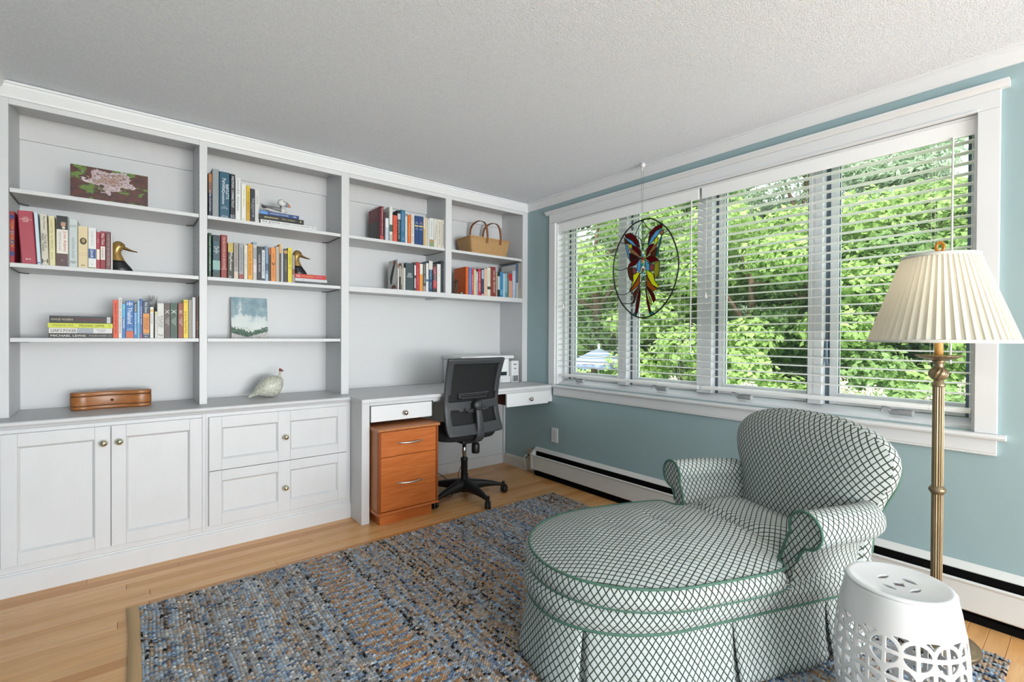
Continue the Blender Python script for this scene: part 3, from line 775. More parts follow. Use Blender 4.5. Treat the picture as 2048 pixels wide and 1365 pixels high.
# ================================================================== RUG
def build_rug():
    X0, X1, Y0, Y1 = 0.046, 2.42, 0.19, 2.508
    r = np.random.RandomState(5)
    dx, dy = 0.0030, 0.0034
    xs = np.arange(X0, X1, dx); ys = np.arange(Y0, Y1, dy)
    Xg, Yg = np.meshgrid(xs, ys, indexing='ij')
    rp, kp = 0.0122, 0.0112
    Yw = Yg+0.004*np.sin(Xg*9.0)
    Xw = Xg+0.0035*np.sin(Yg*7.0+Xg*3)+0.002*np.sin(Yg*23)
    i = np.floor((Xw-X0)/rp).astype(int); nr = i.max()+3
    roff = r.uniform(0, 1, nr)*0.35
    jf = (Yw-Y0)/kp+roff[np.clip(i, 0, nr-1)]
    j = np.floor(jf).astype(int); nc = j.max()+3
    i = np.clip(i, 0, nr-1); j = np.clip(j, 0, nc-1)
    u = ((Xw-X0)/rp-np.floor((Xw-X0)/rp))*2-1
    v = (jf-np.floor(jf))*2-1
    ka = r.uniform(0.55, 1.25, (nr, nc))
    h = 0.0028+0.0080*ka[i, j]*np.clip(1-0.9*np.abs(u)**2.0, 0, 1)*np.clip(1-0.85*np.abs(v)**2.0, 0, 1)
    # yarn colours
    pal = {'lt': (0.63, 0.70, 0.77), 'den': (0.42, 0.50, 0.61), 'nav': (0.19, 0.24, 0.35), 'tan': (0.71, 0.60, 0.50), 'org': (0.72, 0.53, 0.36), 'gry': (0.62, 0.61, 0.61), 'blk': (0.16, 0.16, 0.17), 'pal': (0.79, 0.78, 0.77), 'brn': (0.46, 0.36, 0.29)}
    names = list(pal)
    P = np.array([[srgb(pal[k])[c] for c in range(3)] for k in names])
    # bands along X change the mix
    mixes = [dict(lt=6, den=4, tan=3, nav=.9, gry=4, pal=2, org=1, blk=.5, brn=.6), dict(org=3.2, tan=3.5, den=2.5, lt=3.5, nav=.8, gry=2.5, pal=1), dict(lt=4, gry=5, pal=2.5, tan=2.5, blk=1.6, den=2, brn=1), dict(tan=5, gry=3, brn=1.5, blk=1.5, lt=2.5, den=2), dict(nav=1.6, den=4, lt=4, org=2.2, tan=2.5, gry=2, pal=1.2, blk=.5)]
    row_mix = np.zeros(nr, int); row_dir = np.zeros(nr, int)
    k = 0
    while k < nr:
        L = r.randint(5, 22); m = r.randint(len(mixes)); d = 1 if (m in (1, 4) and r.rand() < 0.7) else 0
        row_mix[k:k+L] = m; row_dir[k:k+L] = d; k += L
    cell = np.zeros((nr, nc), int)
    colbias = [r.choice(len(names)) for _ in range(nc)]
    for a in range(nr):
        mx = mixes[row_mix[a]]
        w = np.array([mx.get(q, 0.12) for q in names]); w = w/w.sum()
        if row_dir[a] == 0:
            fav = r.choice(len(names), p=w)
            c = r.choice(len(names), size=nc, p=w)
            # runs: a strip keeps its colour for a stretch
            run = r.rand(nc) < 0.45
            for b in range(1, nc):
                if run[b]: c[b] = c[b-1]
            keep = r.rand(nc) < 0.40
            c[keep] = fav
        else:
            c = r.choice(len(names), size=nc, p=w)
            odd = np.arange(nc) % 4
            c[(odd == 0) & (r.rand(nc) < 0.8)] = names.index('org')
            c[(odd == 1) & (r.rand(nc) < 0.5)] = names.index('tan')
            c[(odd == 2) & (r.rand(nc) < 0.55)] = names.index('lt')
            c[(odd == 3) & (r.rand(nc) < 0.45)] = names.index('den')
        cell[a] = c
    tone = r.uniform(0.55, 1.25, (nr, nc))
    col = P[cell[i, j]]*tone[i, j][..., None]
    # thin pale warp thread crossing between knots
    warp = (np.abs(v) > 0.80) & (r.rand(*v.shape) < 0.75)
    col[warp] = np.array(srgb((0.74, 0.73, 0.72)))*r.uniform(0.7, 1.1, (warp.sum(), 1))
    h[warp] += 0.0006
    nx, ny = Xg.shape
    edge = np.zeros_like(h); h[:, -1] = 0.003; h[:, 0] = 0.003; h[-1, :] = 0.003; h[0, :] = 0.003
    co = np.stack([Xg, Yg, h], -1).reshape(-1, 3)
    # uneven far edge
    co[:, 1] += np.where(np.isclose(co[:, 1], ys[-1]), 0.003*np.sin(co[:, 0]*160), 0)
    idx = np.arange(nx*ny).reshape(nx, ny)
    q = np.stack([idx[:-1, :-1], idx[1:, :-1], idx[1:, 1:], idx[:-1, 1:]], -1).reshape(-1, 4)
    me = bpy.data.meshes.new('weave')
    me.vertices.add(len(co)); me.vertices.foreach_set('co', co.astype(np.float32).ravel())
    me.loops.add(q.size); me.loops.foreach_set('vertex_index', q.astype(np.int32).ravel())
    me.polygons.add(len(q)); me.polygons.foreach_set('loop_start', np.arange(0, q.size, 4, dtype=np.int32))
    me.polygons.foreach_set('loop_total', np.full(len(q), 4, dtype=np.int32))
    me.update(calc_edges=True)
    at = me.color_attributes.new('yarn', 'FLOAT_COLOR', 'POINT')
    at.data.foreach_set('color', np.concatenate([np.clip(col.reshape(-1, 3), 0, 1), np.ones((len(co), 1))], 1).astype(np.float32).ravel())
    m = mat('rug_yarn', '808890', 0.95, spec=0.1); t = NT(m)
    a = t.n('ShaderNodeAttribute'); a.attribute_name = 'yarn'
    f = t.noise(t.coord('Object'), 700, 2, 0.7)
    t.base(t.mix(0.22, a.outputs['Color'], t.ramp(f, [(0.3, '1c2230'), (0.7, 'ffffff')]), 'OVERLAY'))
    t.bump(f, 0.5, 0.002)
    RG = Thing('woven_rug', 'blue and tan rag-woven area rug on the oak floor', 'rug', (1.2, 1.35, 0))
    me.transform(Matrix.Translation((-1.2, -1.35, 0)))
    o = link('weave', me, m, RG.e); o['kind'] = 'stuff'
    JU = mat('jute_tape', 'c9a67c', 0.95); t = NT(JU)
    wv = t.n('ShaderNodeTexWave'); wv.bands_direction = 'Y'; wv.inputs['Scale'].default_value = 120; t.l(t.coord('Object'), wv.inputs[0])
    w2 = t.n('ShaderNodeTexWave'); w2.bands_direction = 'X'; w2.inputs['Scale'].default_value = 90; t.l(t.coord('Object'), w2.inputs[0])
    k_ = t.math('MULTIPLY', wv.outputs[1], w2.outputs[1])
    t.base(t.ramp(k_, [(0.0, 'b8946a'), (0.5, 'd6b68e')])); t.bump(k_, 0.5, 0.002)
    pts = []
    for yy in np.linspace(0.19, 2.520, 60):
        wv_ = 0.003*math.sin(yy*9)
        pts.append([(0.008+wv_, yy, 0.0005), (0.009+wv_, yy, 0.006), (0.028+wv_, yy, 0.0072), (0.047+wv_, yy, 0.0075), (0.050+wv_, yy, 0.004)])
    RG.part('jute_binding', MB().grid(pts, True), JU)
    RG.part('backing', bx(0.047, 2.419, 0.191, 2.506, 0.0004, 0.0028), mat('rug_backing', '8c7f70', 0.95))
build_rug()

# ================================================================== FILE CABINET
CH = mat('cherry_wood', 'b4622f', 0.3); t = NT(CH)
f = t.noise(t.coord('Object', (2.5, 20, 30)), 2.2, 5, 0.6)
t.base(t.ramp(f, [(0.28, 'a8551f'), (0.5, 'b9652f'), (0.72, 'c4733b')]))
CHS = mat('cherry_side', 'b77546', 0.38); t = NT(CHS)
f = t.noise(t.coord('Object', (20, 20, 2.5)), 2.2, 5, 0.6)
t.base(t.ramp(f, [(0.3, 'ad6a3c'), (0.7, 'bd7c4e')]))
FC = Thing('file_cabinet', 'orange cherry wood two-drawer file cabinet under the desk', 'file cabinet', (1.365, 2.9, 0))
FC.part('body', bx(1.164, 1.562, 2.690, 3.12, 0.085, 0.566), CHS, 0.002)
FC.part('top', MB().prism([(3.13, 0.566), (2.668, 0.566), (2.660, 0.569), (2.656, 0.575), (2.658, 0.581), (2.666, 0.585), (3.13, 0.585)], 'x', 1.157, 1.570), CHS, 0.003)
for xa, xb in ((1.160, 1.176), (1.549, 1.564)):
    FC.part('corner_post', MB().prism([(xa, 2.69), (xa, 2.680), (xa+0.003, 2.673), (xa+0.007, 2.670), (xb, 2.671), (xb, 2.69)], 'z', 0.086, 0.5655), mat('cherry_dark', '8f4a22', 0.35))
for z0, z1, zh in ((0.413, 0.5625, 0.490), (0.090, 0.4105, 0.247)):
    d = FC.part('drawer', bx(1.178, 1.547, 2.672, 2.690, z0, z1), CH, 0.0015)
    p = [(1.290+0.155*k/12, 2.672-0.006-0.024*math.sin(math.pi*k/12), zh) for k in range(13)]
    p = [(1.290, 2.672, zh)]+p+[(1.445, 2.672, zh)]
    FC.part('handle', MB().tube(p, 0.0052, 8), mat('satin_nickel', 'cfccc8', 0.3, 0.9), parent=d, label='curved satin metal bow handle')
FC.part('base_lip', MB().prism([(3.12, 0.070), (2.672, 0.070), (2.663, 0.073), (2.659, 0.078), (2.663, 0.083), (2.672, 0.086), (3.12, 0.086)], 'x', 1.158, 1.566), CH)
FC.part('plinth', bx(1.186, 1.536, 2.703, 3.09, 0.0, 0.0695), CH, 0.001)

# ================================================================== OFFICE CHAIR
def build_chair():
    cx, cy = 1.872, 2.835
    rot = math.radians(4.0)
    e1 = np.array([math.cos(rot), math.sin(rot), 0]); e2 = np.array([-math.sin(rot), math.cos(rot), 0])
    ush = -0.030
    def L(u, d, z):   # u across, d towards the desk, z up
        p = np.array([cx, cy, 0])+e1*(u+ush)+e2*d; return (p[0], p[1], z)
    T = Thing('office_chair', 'black mesh-back office chair on a five-star base at the desk', 'chair', (cx, cy, 0))
    GREY = mat('grey_plastic', '3d3f42', 0.45)
    def depth(u, z):
        # lumbar curve: forward at z=.68, back at the top and the bottom; sides wrap forward
        k = (z-0.69)
        d = -0.155-0.55*k*k if k > 0 else -0.155-1.35*k*k
        d -= 0.10*max(0, k)*0.55
        return d+0.45*u*u
    NU, NZ = 32, 44
    zs = np.linspace(0.485, 0.985, NZ+1)
    def width(z):
        return 0.232+0.012*((z-0.7)/0.28)**2-(0.012*max(0, (0.53-z)/0.045)**2)
    us = np.linspace(-1, 1, NU+1)
    def in_window(u, z):
        if 0.705 < z < 0.95 and abs(u) < 0.196: return True
        top = 0.648-0.03*(1-abs(u)/0.2)
        if 0.552 < z < top and abs(u) < 0.185: return True
        return False
    m = MB(); idx = {}
    vs = []; fs = []
    for a in range(NU+1):
        for b in range(NZ+1):
            u = us[a]*width(zs[b]); vs.append(L(u, depth(u, zs[b]), zs[b]))
    for a in range(NU):
        for b in range(NZ):
            uc = (us[a]+us[a+1])/2*width((zs[b]+zs[b+1])/2); zc = (zs[b]+zs[b+1])/2
            if in_window(uc, zc): continue
            fs.append((a*(NZ+1)+b, (a+1)*(NZ+1)+b, (a+1)*(NZ+1)+b+1, a*(NZ+1)+b+1))
    m.add(vs, fs, True)
    fr = T.part('back_frame', m, GREY)
    s = fr.modifiers.new('solid', 'SOLIDIFY'); s.thickness = 0.026; s.offset = -1
    fr.modifiers.new('bev', 'BEVEL').width = 0.004
    # mesh fabric
    ME = mat('black_mesh', '17181a', 0.75); t = NT(ME)
    ck = t.n('ShaderNodeTexChecker'); ck.inputs['Scale'].default_value = 500; t.l(t.coord('Object'), ck.inputs[0])
    t.base(t.mix(ck.outputs['Fac'], srgb('08090a'), srgb('191a1c')))
    pts = [[L(u*0.215, depth(u*0.215, z)+0.022, z) for z in np.linspace(0.50, 0.972, 24)] for u in np.linspace(-1, 1, 20)]
    o = T.part('mesh_panel', MB().grid(pts), ME)
    o.modifiers.new('solid', 'SOLIDIFY').thickness = 0.004
    # lumbar support behind the mesh
    BK = mat('black_plastic')
    T.part('lumbar_pad', MB().grid([[L(u*0.13, depth(0, z)+0.008+0.5*(u*0.13)**2, z) for z in np.linspace(0.715, 0.748, 4)] for u in np.linspace(-1, 1, 14)]), BK).modifiers.new('s', 'SOLIDIFY').thickness = 0.012
    T.part('lumbar_rib', MB().tube([L(u, depth(0, .70)+0.01+0.5*u*u, 0.752) for u in np.linspace(-0.13, 0.13, 12)], 0.006, 6), GREY)
    T.part('lumbar_rib', MB().tube([L(u, depth(0, .70)+0.004+0.5*u*u, 0.722) for u in np.linspace(-0.11, 0.11, 12)], 0.005, 6), GREY)
    # hub disc
    hz = 0.672; hd = depth(0, hz)-0.036
    c = L(0.0, hd, hz)
    def disc(r0, prof, m_, name, parent=None):
        mb = MB().lathe(prof, 28, (0, 0, 0), True, 'y')
        mb.v = [tuple(np.array(c)+e1*a+e2*b+np.array([0, 0, zz])) for a, b, zz in mb.v]
        return T.part(name, mb, m_, parent=parent)
    hub = disc(0, [(0, 0.014), (0.018, 0.0145), (0.032, 0.011), (0.038, 0.006), (0.04, 0.0), (0.04, -0.02)], BK, 'hub_disc')
    disc(0, [(0.0, 0.0175), (0.026, 0.0168), (0.0285, 0.014), (0.029, 0.011)], GREY, 'hub_cap', hub)
    disc(0, [(0.0125, 0.0178), (0.0155, 0.0178), (0.0155, 0.0168), (0.0125, 0.0168)], BK, 'hub_ring', hub)
    # levers under the hub
    for sgn in (-1, 1):
        T.part('lumbar_lever', MB().tube([L(0.02*sgn, depth(0, .64)-0.012, 0.648), L(0.06*sgn, depth(0, .64)-0.014, 0.640), L(0.085*sgn, depth(0, .64)-0.012, 0.644), L(0.092*sgn, depth(0, .64)-0.010, 0.655)], 0.008, 8), GREY)
    # spine bar from hub under the seat
    sp = [L(0, hd+0.002, hz-0.02), L(0.004, hd-0.006, 0.60), L(0.008, hd-0.012, 0.53), L(0.012, hd-0.008, 0.47), L(0.014, hd+0.02, 0.435), L(0.014, hd+0.07, 0.422), L(0.0, hd+0.16, 0.425)]
    pth = catmull(sp, 5); rows = []
    for k, p in enumerate(pth):
        q = k/(len(pth)-1); w = 0.021+0.012*min(1, q*2); th = 0.011
        d = pth[min(k+1, len(pth)-1)]-pth[max(k-1, 0)]; d = d/np.linalg.norm(d)
        n = np.cross(e1, d)
        rows.append([tuple(p+e1*w*a+n*th*b) for a, b in ((-1, -.6), (-.8, -1), (.8, -1), (1, -.6), (1, .6), (.8, 1), (-.8, 1), (-1, .6))])
    mb = MB().grid(rows, True, False, True); mb.add(rows[0], [tuple(range(8))]); mb.add(rows[-1], [tuple(range(8))[::-1]])
    T.part('spine_bar', mb, GREY)
    # seat
    SEAT = mat('black_fabric', '121213', 0.9)
    rows = []
    for k in range(9):
        a = k/8*math.pi/2
        pass
    prof = [(0.0, 0.432), (0.86, 0.432), (0.95, 0.438), (1.0, 0.456), (0.985, 0.478), (0.94, 0.494), (0.8, 0.502), (0.0, 0.506)]
    pts = []
    for k in range(40):
        a = 2*math.pi*k/40
        sx = 0.245*np.sign(math.cos(a))*abs(math.cos(a))**0.55; sy = 0.23*np.sign(math.sin(a))*abs(math.sin(a))**0.55
        pts.append([L(sx*r_, 0.06+sy*r_, z) for r_, z in prof])
    T.part('seat', MB().grid(pts, True, True), SEAT)
    T.part('tilt_mechanism', bx(cx-0.07, cx+0.07, cy-0.09, cy+0.09, 0.395, 0.431), BK, 0.006)
    T.part('tension_knob', MB().lathe([(0, 0.0), (0.026, 0.002), (0.028, 0.01), (0.028, 0.06), (0.024, 0.07), (0.012, 0.074), (0.012, 0.09)], 18, (cx+0.045, cy-0.075, 0.318)), BK)
    T.part('gas_lift', MB().lathe([(0.0, 0.25), (0.0145, 0.25), (0.0145, 0.40), (0, 0.40)], 20, (cx, cy, 0)), mat('chrome', 'd6d6d6', 0.12, 1.0), label='chrome gas lift column')
    T.part('column_sleeve', MB().lathe([(0.0, 0.04), (0.027, 0.04), (0.029, 0.06), (0.026, 0.10), (0.0235, 0.13), (0.0235, 0.262), (0.026, 0.264), (0.026, 0.278), (0.015, 0.28)], 24, (cx, cy, 0)), BK)
    # five-star base
    a0 = math.atan2(2.555-cy, 1.866-cx)
    for k in range(5):
        a = a0+2*math.pi*k/5; d = np.array([math.cos(a), math.sin(a), 0]); n = np.array([-d[1], d[0], 0])
        rows = []
        for q in np.linspace(0, 1, 9):
            r_ = 0.02+0.275*q; zt = 0.128-0.040*q-0.022*q**3; hh = 0.058*(1-q)**1.2+0.016; w = 0.024*(1-q)+0.013
            c0 = np.array([cx, cy, 0])+d*r_
            rows.append([tuple(c0+n*w*s_+np.array([0, 0, zz])) for s_, zz in ((-1, zt-hh), (-1, zt-0.006), (-0.6, zt), (0.6, zt), (1, zt-0.006), (1, zt-hh))])
        mb = MB().grid(rows, True, False, True); mb.add(rows[-1], [tuple(range(6))[::-1]]); mb.add(rows[0], [tuple(range(6))])
        leg = T.part('base_arm', mb, BK)
        e = np.array([cx, cy, 0])+d*0.293
        T.part('caster_stem', MB().tube([(e[0], e[1], 0.048), (e[0], e[1], 0.082)], 0.012, 10), BK, parent=leg)
        ca = a+0.9+k*1.3; wv = np.array([math.cos(ca), math.sin(ca), 0]); fw = np.array([-wv[1], wv[0], 0])
        for sgn in (-1, 1):
            cc = e+wv*0.012*sgn-fw*0.010+np.array([0, 0, 0.0262])
            mb = MB()
            mb.lathe([(0.0, -0.008), (0.02, -0.008), (0.025, -0.005), (0.026, 0.0), (0.025, 0.005), (0.02, 0.008), (0, 0.008)], 20, (0, 0, 0), True, 'x')
            mb.v = [tuple(cc+wv*x+fw*y+np.array([0, 0, z])) for x, y, z in mb.v]
            T.part('caster_wheel', mb, BK, parent=leg)
        hm = MB()
        arc = [tuple(e-fw*0.010+fw*0.030*math.cos(t_)+np.array([0, 0, 0.026+0.030*math.sin(t_)])) for t_ in np.linspace(0.15, math.pi-0.1, 10)]
        hm.tube(arc, 0.0062, 6)
        T.part('caster_hood', hm, BK, parent=leg)
build_chair()

# ---- cables under the desk
CB = mat('black_cable', '15161a', 0.5)
def cable(label, pts, r=0.0028, m=CB):
    tag(MB().tube(catmull(pts, 6), r, 6).build('cable', m), label, 'cable')
cable('thin black cable hanging from the desk behind the chair to the floor', [(2.25, 3.36, 0.733), (2.25, 3.35, 0.5), (2.245, 3.345, 0.38), (2.20, 3.33, 0.30), (2.165, 3.31, 0.20), (2.15, 3.27, 0.13), (2.06, 3.20, 0.06), (2.00, 3.12, 0.012), (1.90, 3.10, 0.006), (1.86, 2.97, 0.004), (1.78, 2.89, 0.004), (1.69, 2.98, 0.004)])
cable('black cable looping from the knee panel towards the file cabinet', [(1.78, 3.388, 0.22), (1.85, 3.35, 0.13), (1.92, 3.27, 0.06), (1.97, 3.22, 0.008), (1.90, 3.17, 0.005), (1.75, 3.20, 0.004), (1.62, 3.15, 0.004)])

# ================================================================== PRINTER
PW = mat('printer_white', 'e4e5e6', 0.35); PG = mat('printer_grey', 'b9bcbf', 0.4); PD = mat('printer_dark', '1d2a33', 0.3)
PR = Thing('printer', 'white ink tank printer on the desk behind the office chair', 'printer', (2.27, 3.22, 0.7572))
PR.part('body', bx(2.03, 2.497, 3.112, 3.392, 0.757, 0.955), PW, 0.006)
PR.part('scanner_lid', bx(2.02, 2.545, 3.105, 3.392, 0.9555, 0.982), PW, 0.006)
PR.part('control_panel', bx(2.12, 2.468, 3.100, 3.112, 0.848, 0.945), mat('printer_panel', 'eff0f1', 0.3), 0.003)
PR.part('output_slot', bx(2.12, 2.468, 3.106, 3.113, 0.818, 0.846), PD)
PR.part('tray', bx(2.10, 2.494, 3.088, 3.112, 0.759, 0.812), PW, 0.003)
PR.part('tray_edge', bx(2.11, 2.490, 3.086, 3.0885, 0.790, 0.7925), PG)
PR.part('tray_grip', bx(2.315, 2.40, 3.086, 3.0885, 0.766, 0.780), PG)
tk = PR.part('ink_tower', bx(2.5025, 2.580, 3.084, 3.36, 0.757, 0.937), PW, 0.006, 3)
for k in range(4):
    xa = 2.511+k*0.0158
    PR.part('ink_window', bx(xa, xa+0.010, 3.0826, 3.0845, 0.766, 0.814), PD if k else mat('ink_grey', '6d7d86', 0.3), parent=tk)
for k in range(4):
    PR.part('indicator', bx(2.515+k*0.0155, 2.519+k*0.0155, 3.0830, 3.0845, 0.836, 0.840), PG, parent=tk)
PR.part('logo_plate', bx(2.521, 2.555, 3.0832, 3.0845, 0.902, 0.912), mat('printer_logo', '7d868c', 0.4), parent=tk)
PR.part('badge', bx(2.527, 2.552, 3.0832, 3.0845, 0.868, 0.877), mat('printer_logo'), parent=tk)
# ================================================================== LETTERING (queued, turned into meshes in one go)
TEXTQ = []
def letter_mat(c): return mat('ink_'+c, c, 0.6)
def queue_text(s, parent, origin, ax, ay, boxw, boxh, color, name='lettering', stretch=False):
    """s written in a boxw x boxh rectangle centred at origin (parent space); ax text direction, ay up direction"""
    TEXTQ.append((s, parent, np.array(origin, float), np.array(ax, float), np.array(ay, float), boxw, boxh, color, name, stretch))
def flush_text():
    obs = []
    for q in TEXTQ:
        c = bpy.data.curves.new('lettering', 'FONT'); c.body = q[0]; c.resolution_u = 2; c.size = 1.0
        c.align_x = 'CENTER'; c.space_line = 0.9
        o = bpy.data.objects.new('lettering_tmp', c); COL.objects.link(o); obs.append(o)
    bpy.context.view_layer.update()
    dg = bpy.context.evaluated_depsgraph_get()
    for o, q in zip(obs, TEXTQ):
        me = bpy.data.meshes.new_from_object(o.evaluated_get(dg))
        s, parent, org, ax, ay, bw_, bh_, color, name, stretch = q
        n = len(me.vertices)
        if n:
            co = np.zeros(n*3, np.float32); me.vertices.foreach_get('co', co); co = co.reshape(-1, 3)
            lo, hi = co.min(0), co.max(0); w = max(hi[0]-lo[0], 1e-6); h = max(hi[1]-lo[1], 1e-6)
            sx, sy = bw_/w, bh_/h
            if not stretch:
                k = min(sx, sy); sx, sy = min(sx, k*1.35), min(sy, k*1.35)
            u = (co[:, 0]-(lo[0]+hi[0])/2)*sx; v = (co[:, 1]-(lo[1]+hi[1])/2)*sy
            P = org[None]+u[:, None]*ax[None]+v[:, None]*ay[None]
            me.vertices.foreach_set('co', P.astype(np.float32).ravel()); me.update()
            me.materials.clear()
            link(name, me, letter_mat(color), parent)
        COL.objects.unlink(o); bpy.data.objects.remove(o)

# ================================================================== BOOKS
PAGES = mat_speckle('book_pages', 'd9d2c2', 'e6e0d2', 60, 0.9, 0.4)
def cover_mat(c, rough=0.45): return mat('cover_%s' % c, c, rough)
ORD = ['first', 'second', 'third', 'fourth', 'fifth', 'sixth', 'seventh', 'eighth', 'ninth', 'tenth', 'eleventh', 'twelfth', 'thirteenth', 'fourteenth', 'fifteenth', 'sixteenth', 'seventeenth', 'eighteenth', 'nineteenth', 'twentieth']
def book_mesh(w, d, h, hard):
    """C-shaped cover standing on z=0, spine at y=0 facing -y, x 0..w"""
    t = 0.0026 if hard else 0.0011
    t = min(t, w*0.28)
    rd = min(0.004, w*0.22) if hard else 0.0008
    o = [(0, d), (0, rd), (rd*0.4, rd*0.3), (rd, 0), (w-rd, 0), (w-rd*0.4, rd*0.3), (w, rd), (w, d), (w-t, d), (w-t, t+rd*0.5), (t, t+rd*0.5), (t, d)]
    m = MB(); n = len(o)
    v = [(x, y, 0) for x, y in o]+[(x, y, h) for x, y in o]
    f = [(i, (i+1) % n, n+(i+1) % n, n+i) for i in range(n)]
    m.add(v, f)
    # end faces as quads: boards and spine
    for z, rev in ((0, True), (h, False)):
        q = [(0, 1, 10, 11), (7, 8, 9, 6), (1, 2, 3, 10), (3, 4, 9, 10), (4, 5, 6, 9)]
        for a in q:
            m.add([(o[k][0], o[k][1], z) for k in a], [tuple(range(4))[::-1] if rev else tuple(range(4))])
    e = 0.003 if hard else 0.0
    pg = MB().box(t+0.0001, w-t-0.0001, t+rd*0.5+0.0003, d-e-0.0005, e*0.8+0.0003, h-e-0.0004)
    return m, pg
def build_book(label, group, x0, x1, yface, z0, ztop, color, bands=(), texts=(), hard=True, depth=None, lean=0.0, fore=False, rng_=random.Random(1)):
    w, h = x1-x0, ztop-z0
    d = depth or min(0.235, max(0.11, h*0.66))
    e = bpy.data.objects.new('book', None); COL.objects.link(e); e.location = (x0, yface, z0)
    e.empty_display_size = 0.03
    if lean:
        e.rotation_euler = (0, lean, 0)
    tag(e, label, 'book', group)
    m, pg = book_mesh(w, d, h, hard)
    if fore:      # fore-edge towards the room
        m.v = [(w-a, d-b, c) for a, b, c in m.v]; pg.v = [(w-a, d-b, c) for a, b, c in pg.v]
    m.build('cover', cover_mat(color), e)
    pg.build('pages', PAGES, e)
    for (a, b, c) in bands:
        bx(0.0012, w-0.0012, -0.0005, 0.0006, h*a, h*b).build('spine_band', cover_mat(c), e)
    for tx in texts:
        s, a, b, c, hf, xo = (list(tx)+[0.0]*6)[:6] if len(tx) < 6 else tx
        mode = 'V'
        if s.startswith('='): mode = 'H'; s = s[1:]
        if not hf: hf = 0.55
        cx = w*0.5+w*(xo or 0)
        if mode == 'V':
            queue_text(s, e, (cx, -0.0009, h*(a+b)/2), (0, 0, -1), (1, 0, 0), h*(b-a), w*hf, c, 'spine_lettering')
        else:
            queue_text(s, e, (cx, -0.0009, h*(a+b)/2), (1, 0, 0), (0, 0, 1), w*(hf if hf > 0.6 else 0.8), h*(b-a), c, 'spine_lettering')
    return e
def row(origin, scale, z, yface, group, phrase, data):
    last = -9; out = []
    for k, (a, b, yt, color, desc, bands, texts, *opt) in enumerate(data):
        opt = opt[0] if opt else {}
        yf = yface+opt.get('back', 0)
        xa = onY(origin[0]+a/scale, 600, yf)[0]; xb = onY(origin[0]+b/scale, 600, yf)[0]
        zt = onY(origin[0]+(a+b)/2/scale, origin[1]+yt/scale, yf)[2]
        xa = max(xa, last+0.0004); xb = max(xb, xa+0.005)
        if not opt.get('behind'): last = xb
        lab = '%s, %s from left %s' % (desc, ORD[k], phrase)
        out.append(build_book(lab, group, xa, xb, yf, z+0.0004, zt, color, bands, texts, opt.get('hard', zt-z > 0.215), opt.get('depth'), opt.get('lean', 0), opt.get('fore', False)))
    return out
B = 'black'
SP = 3.118
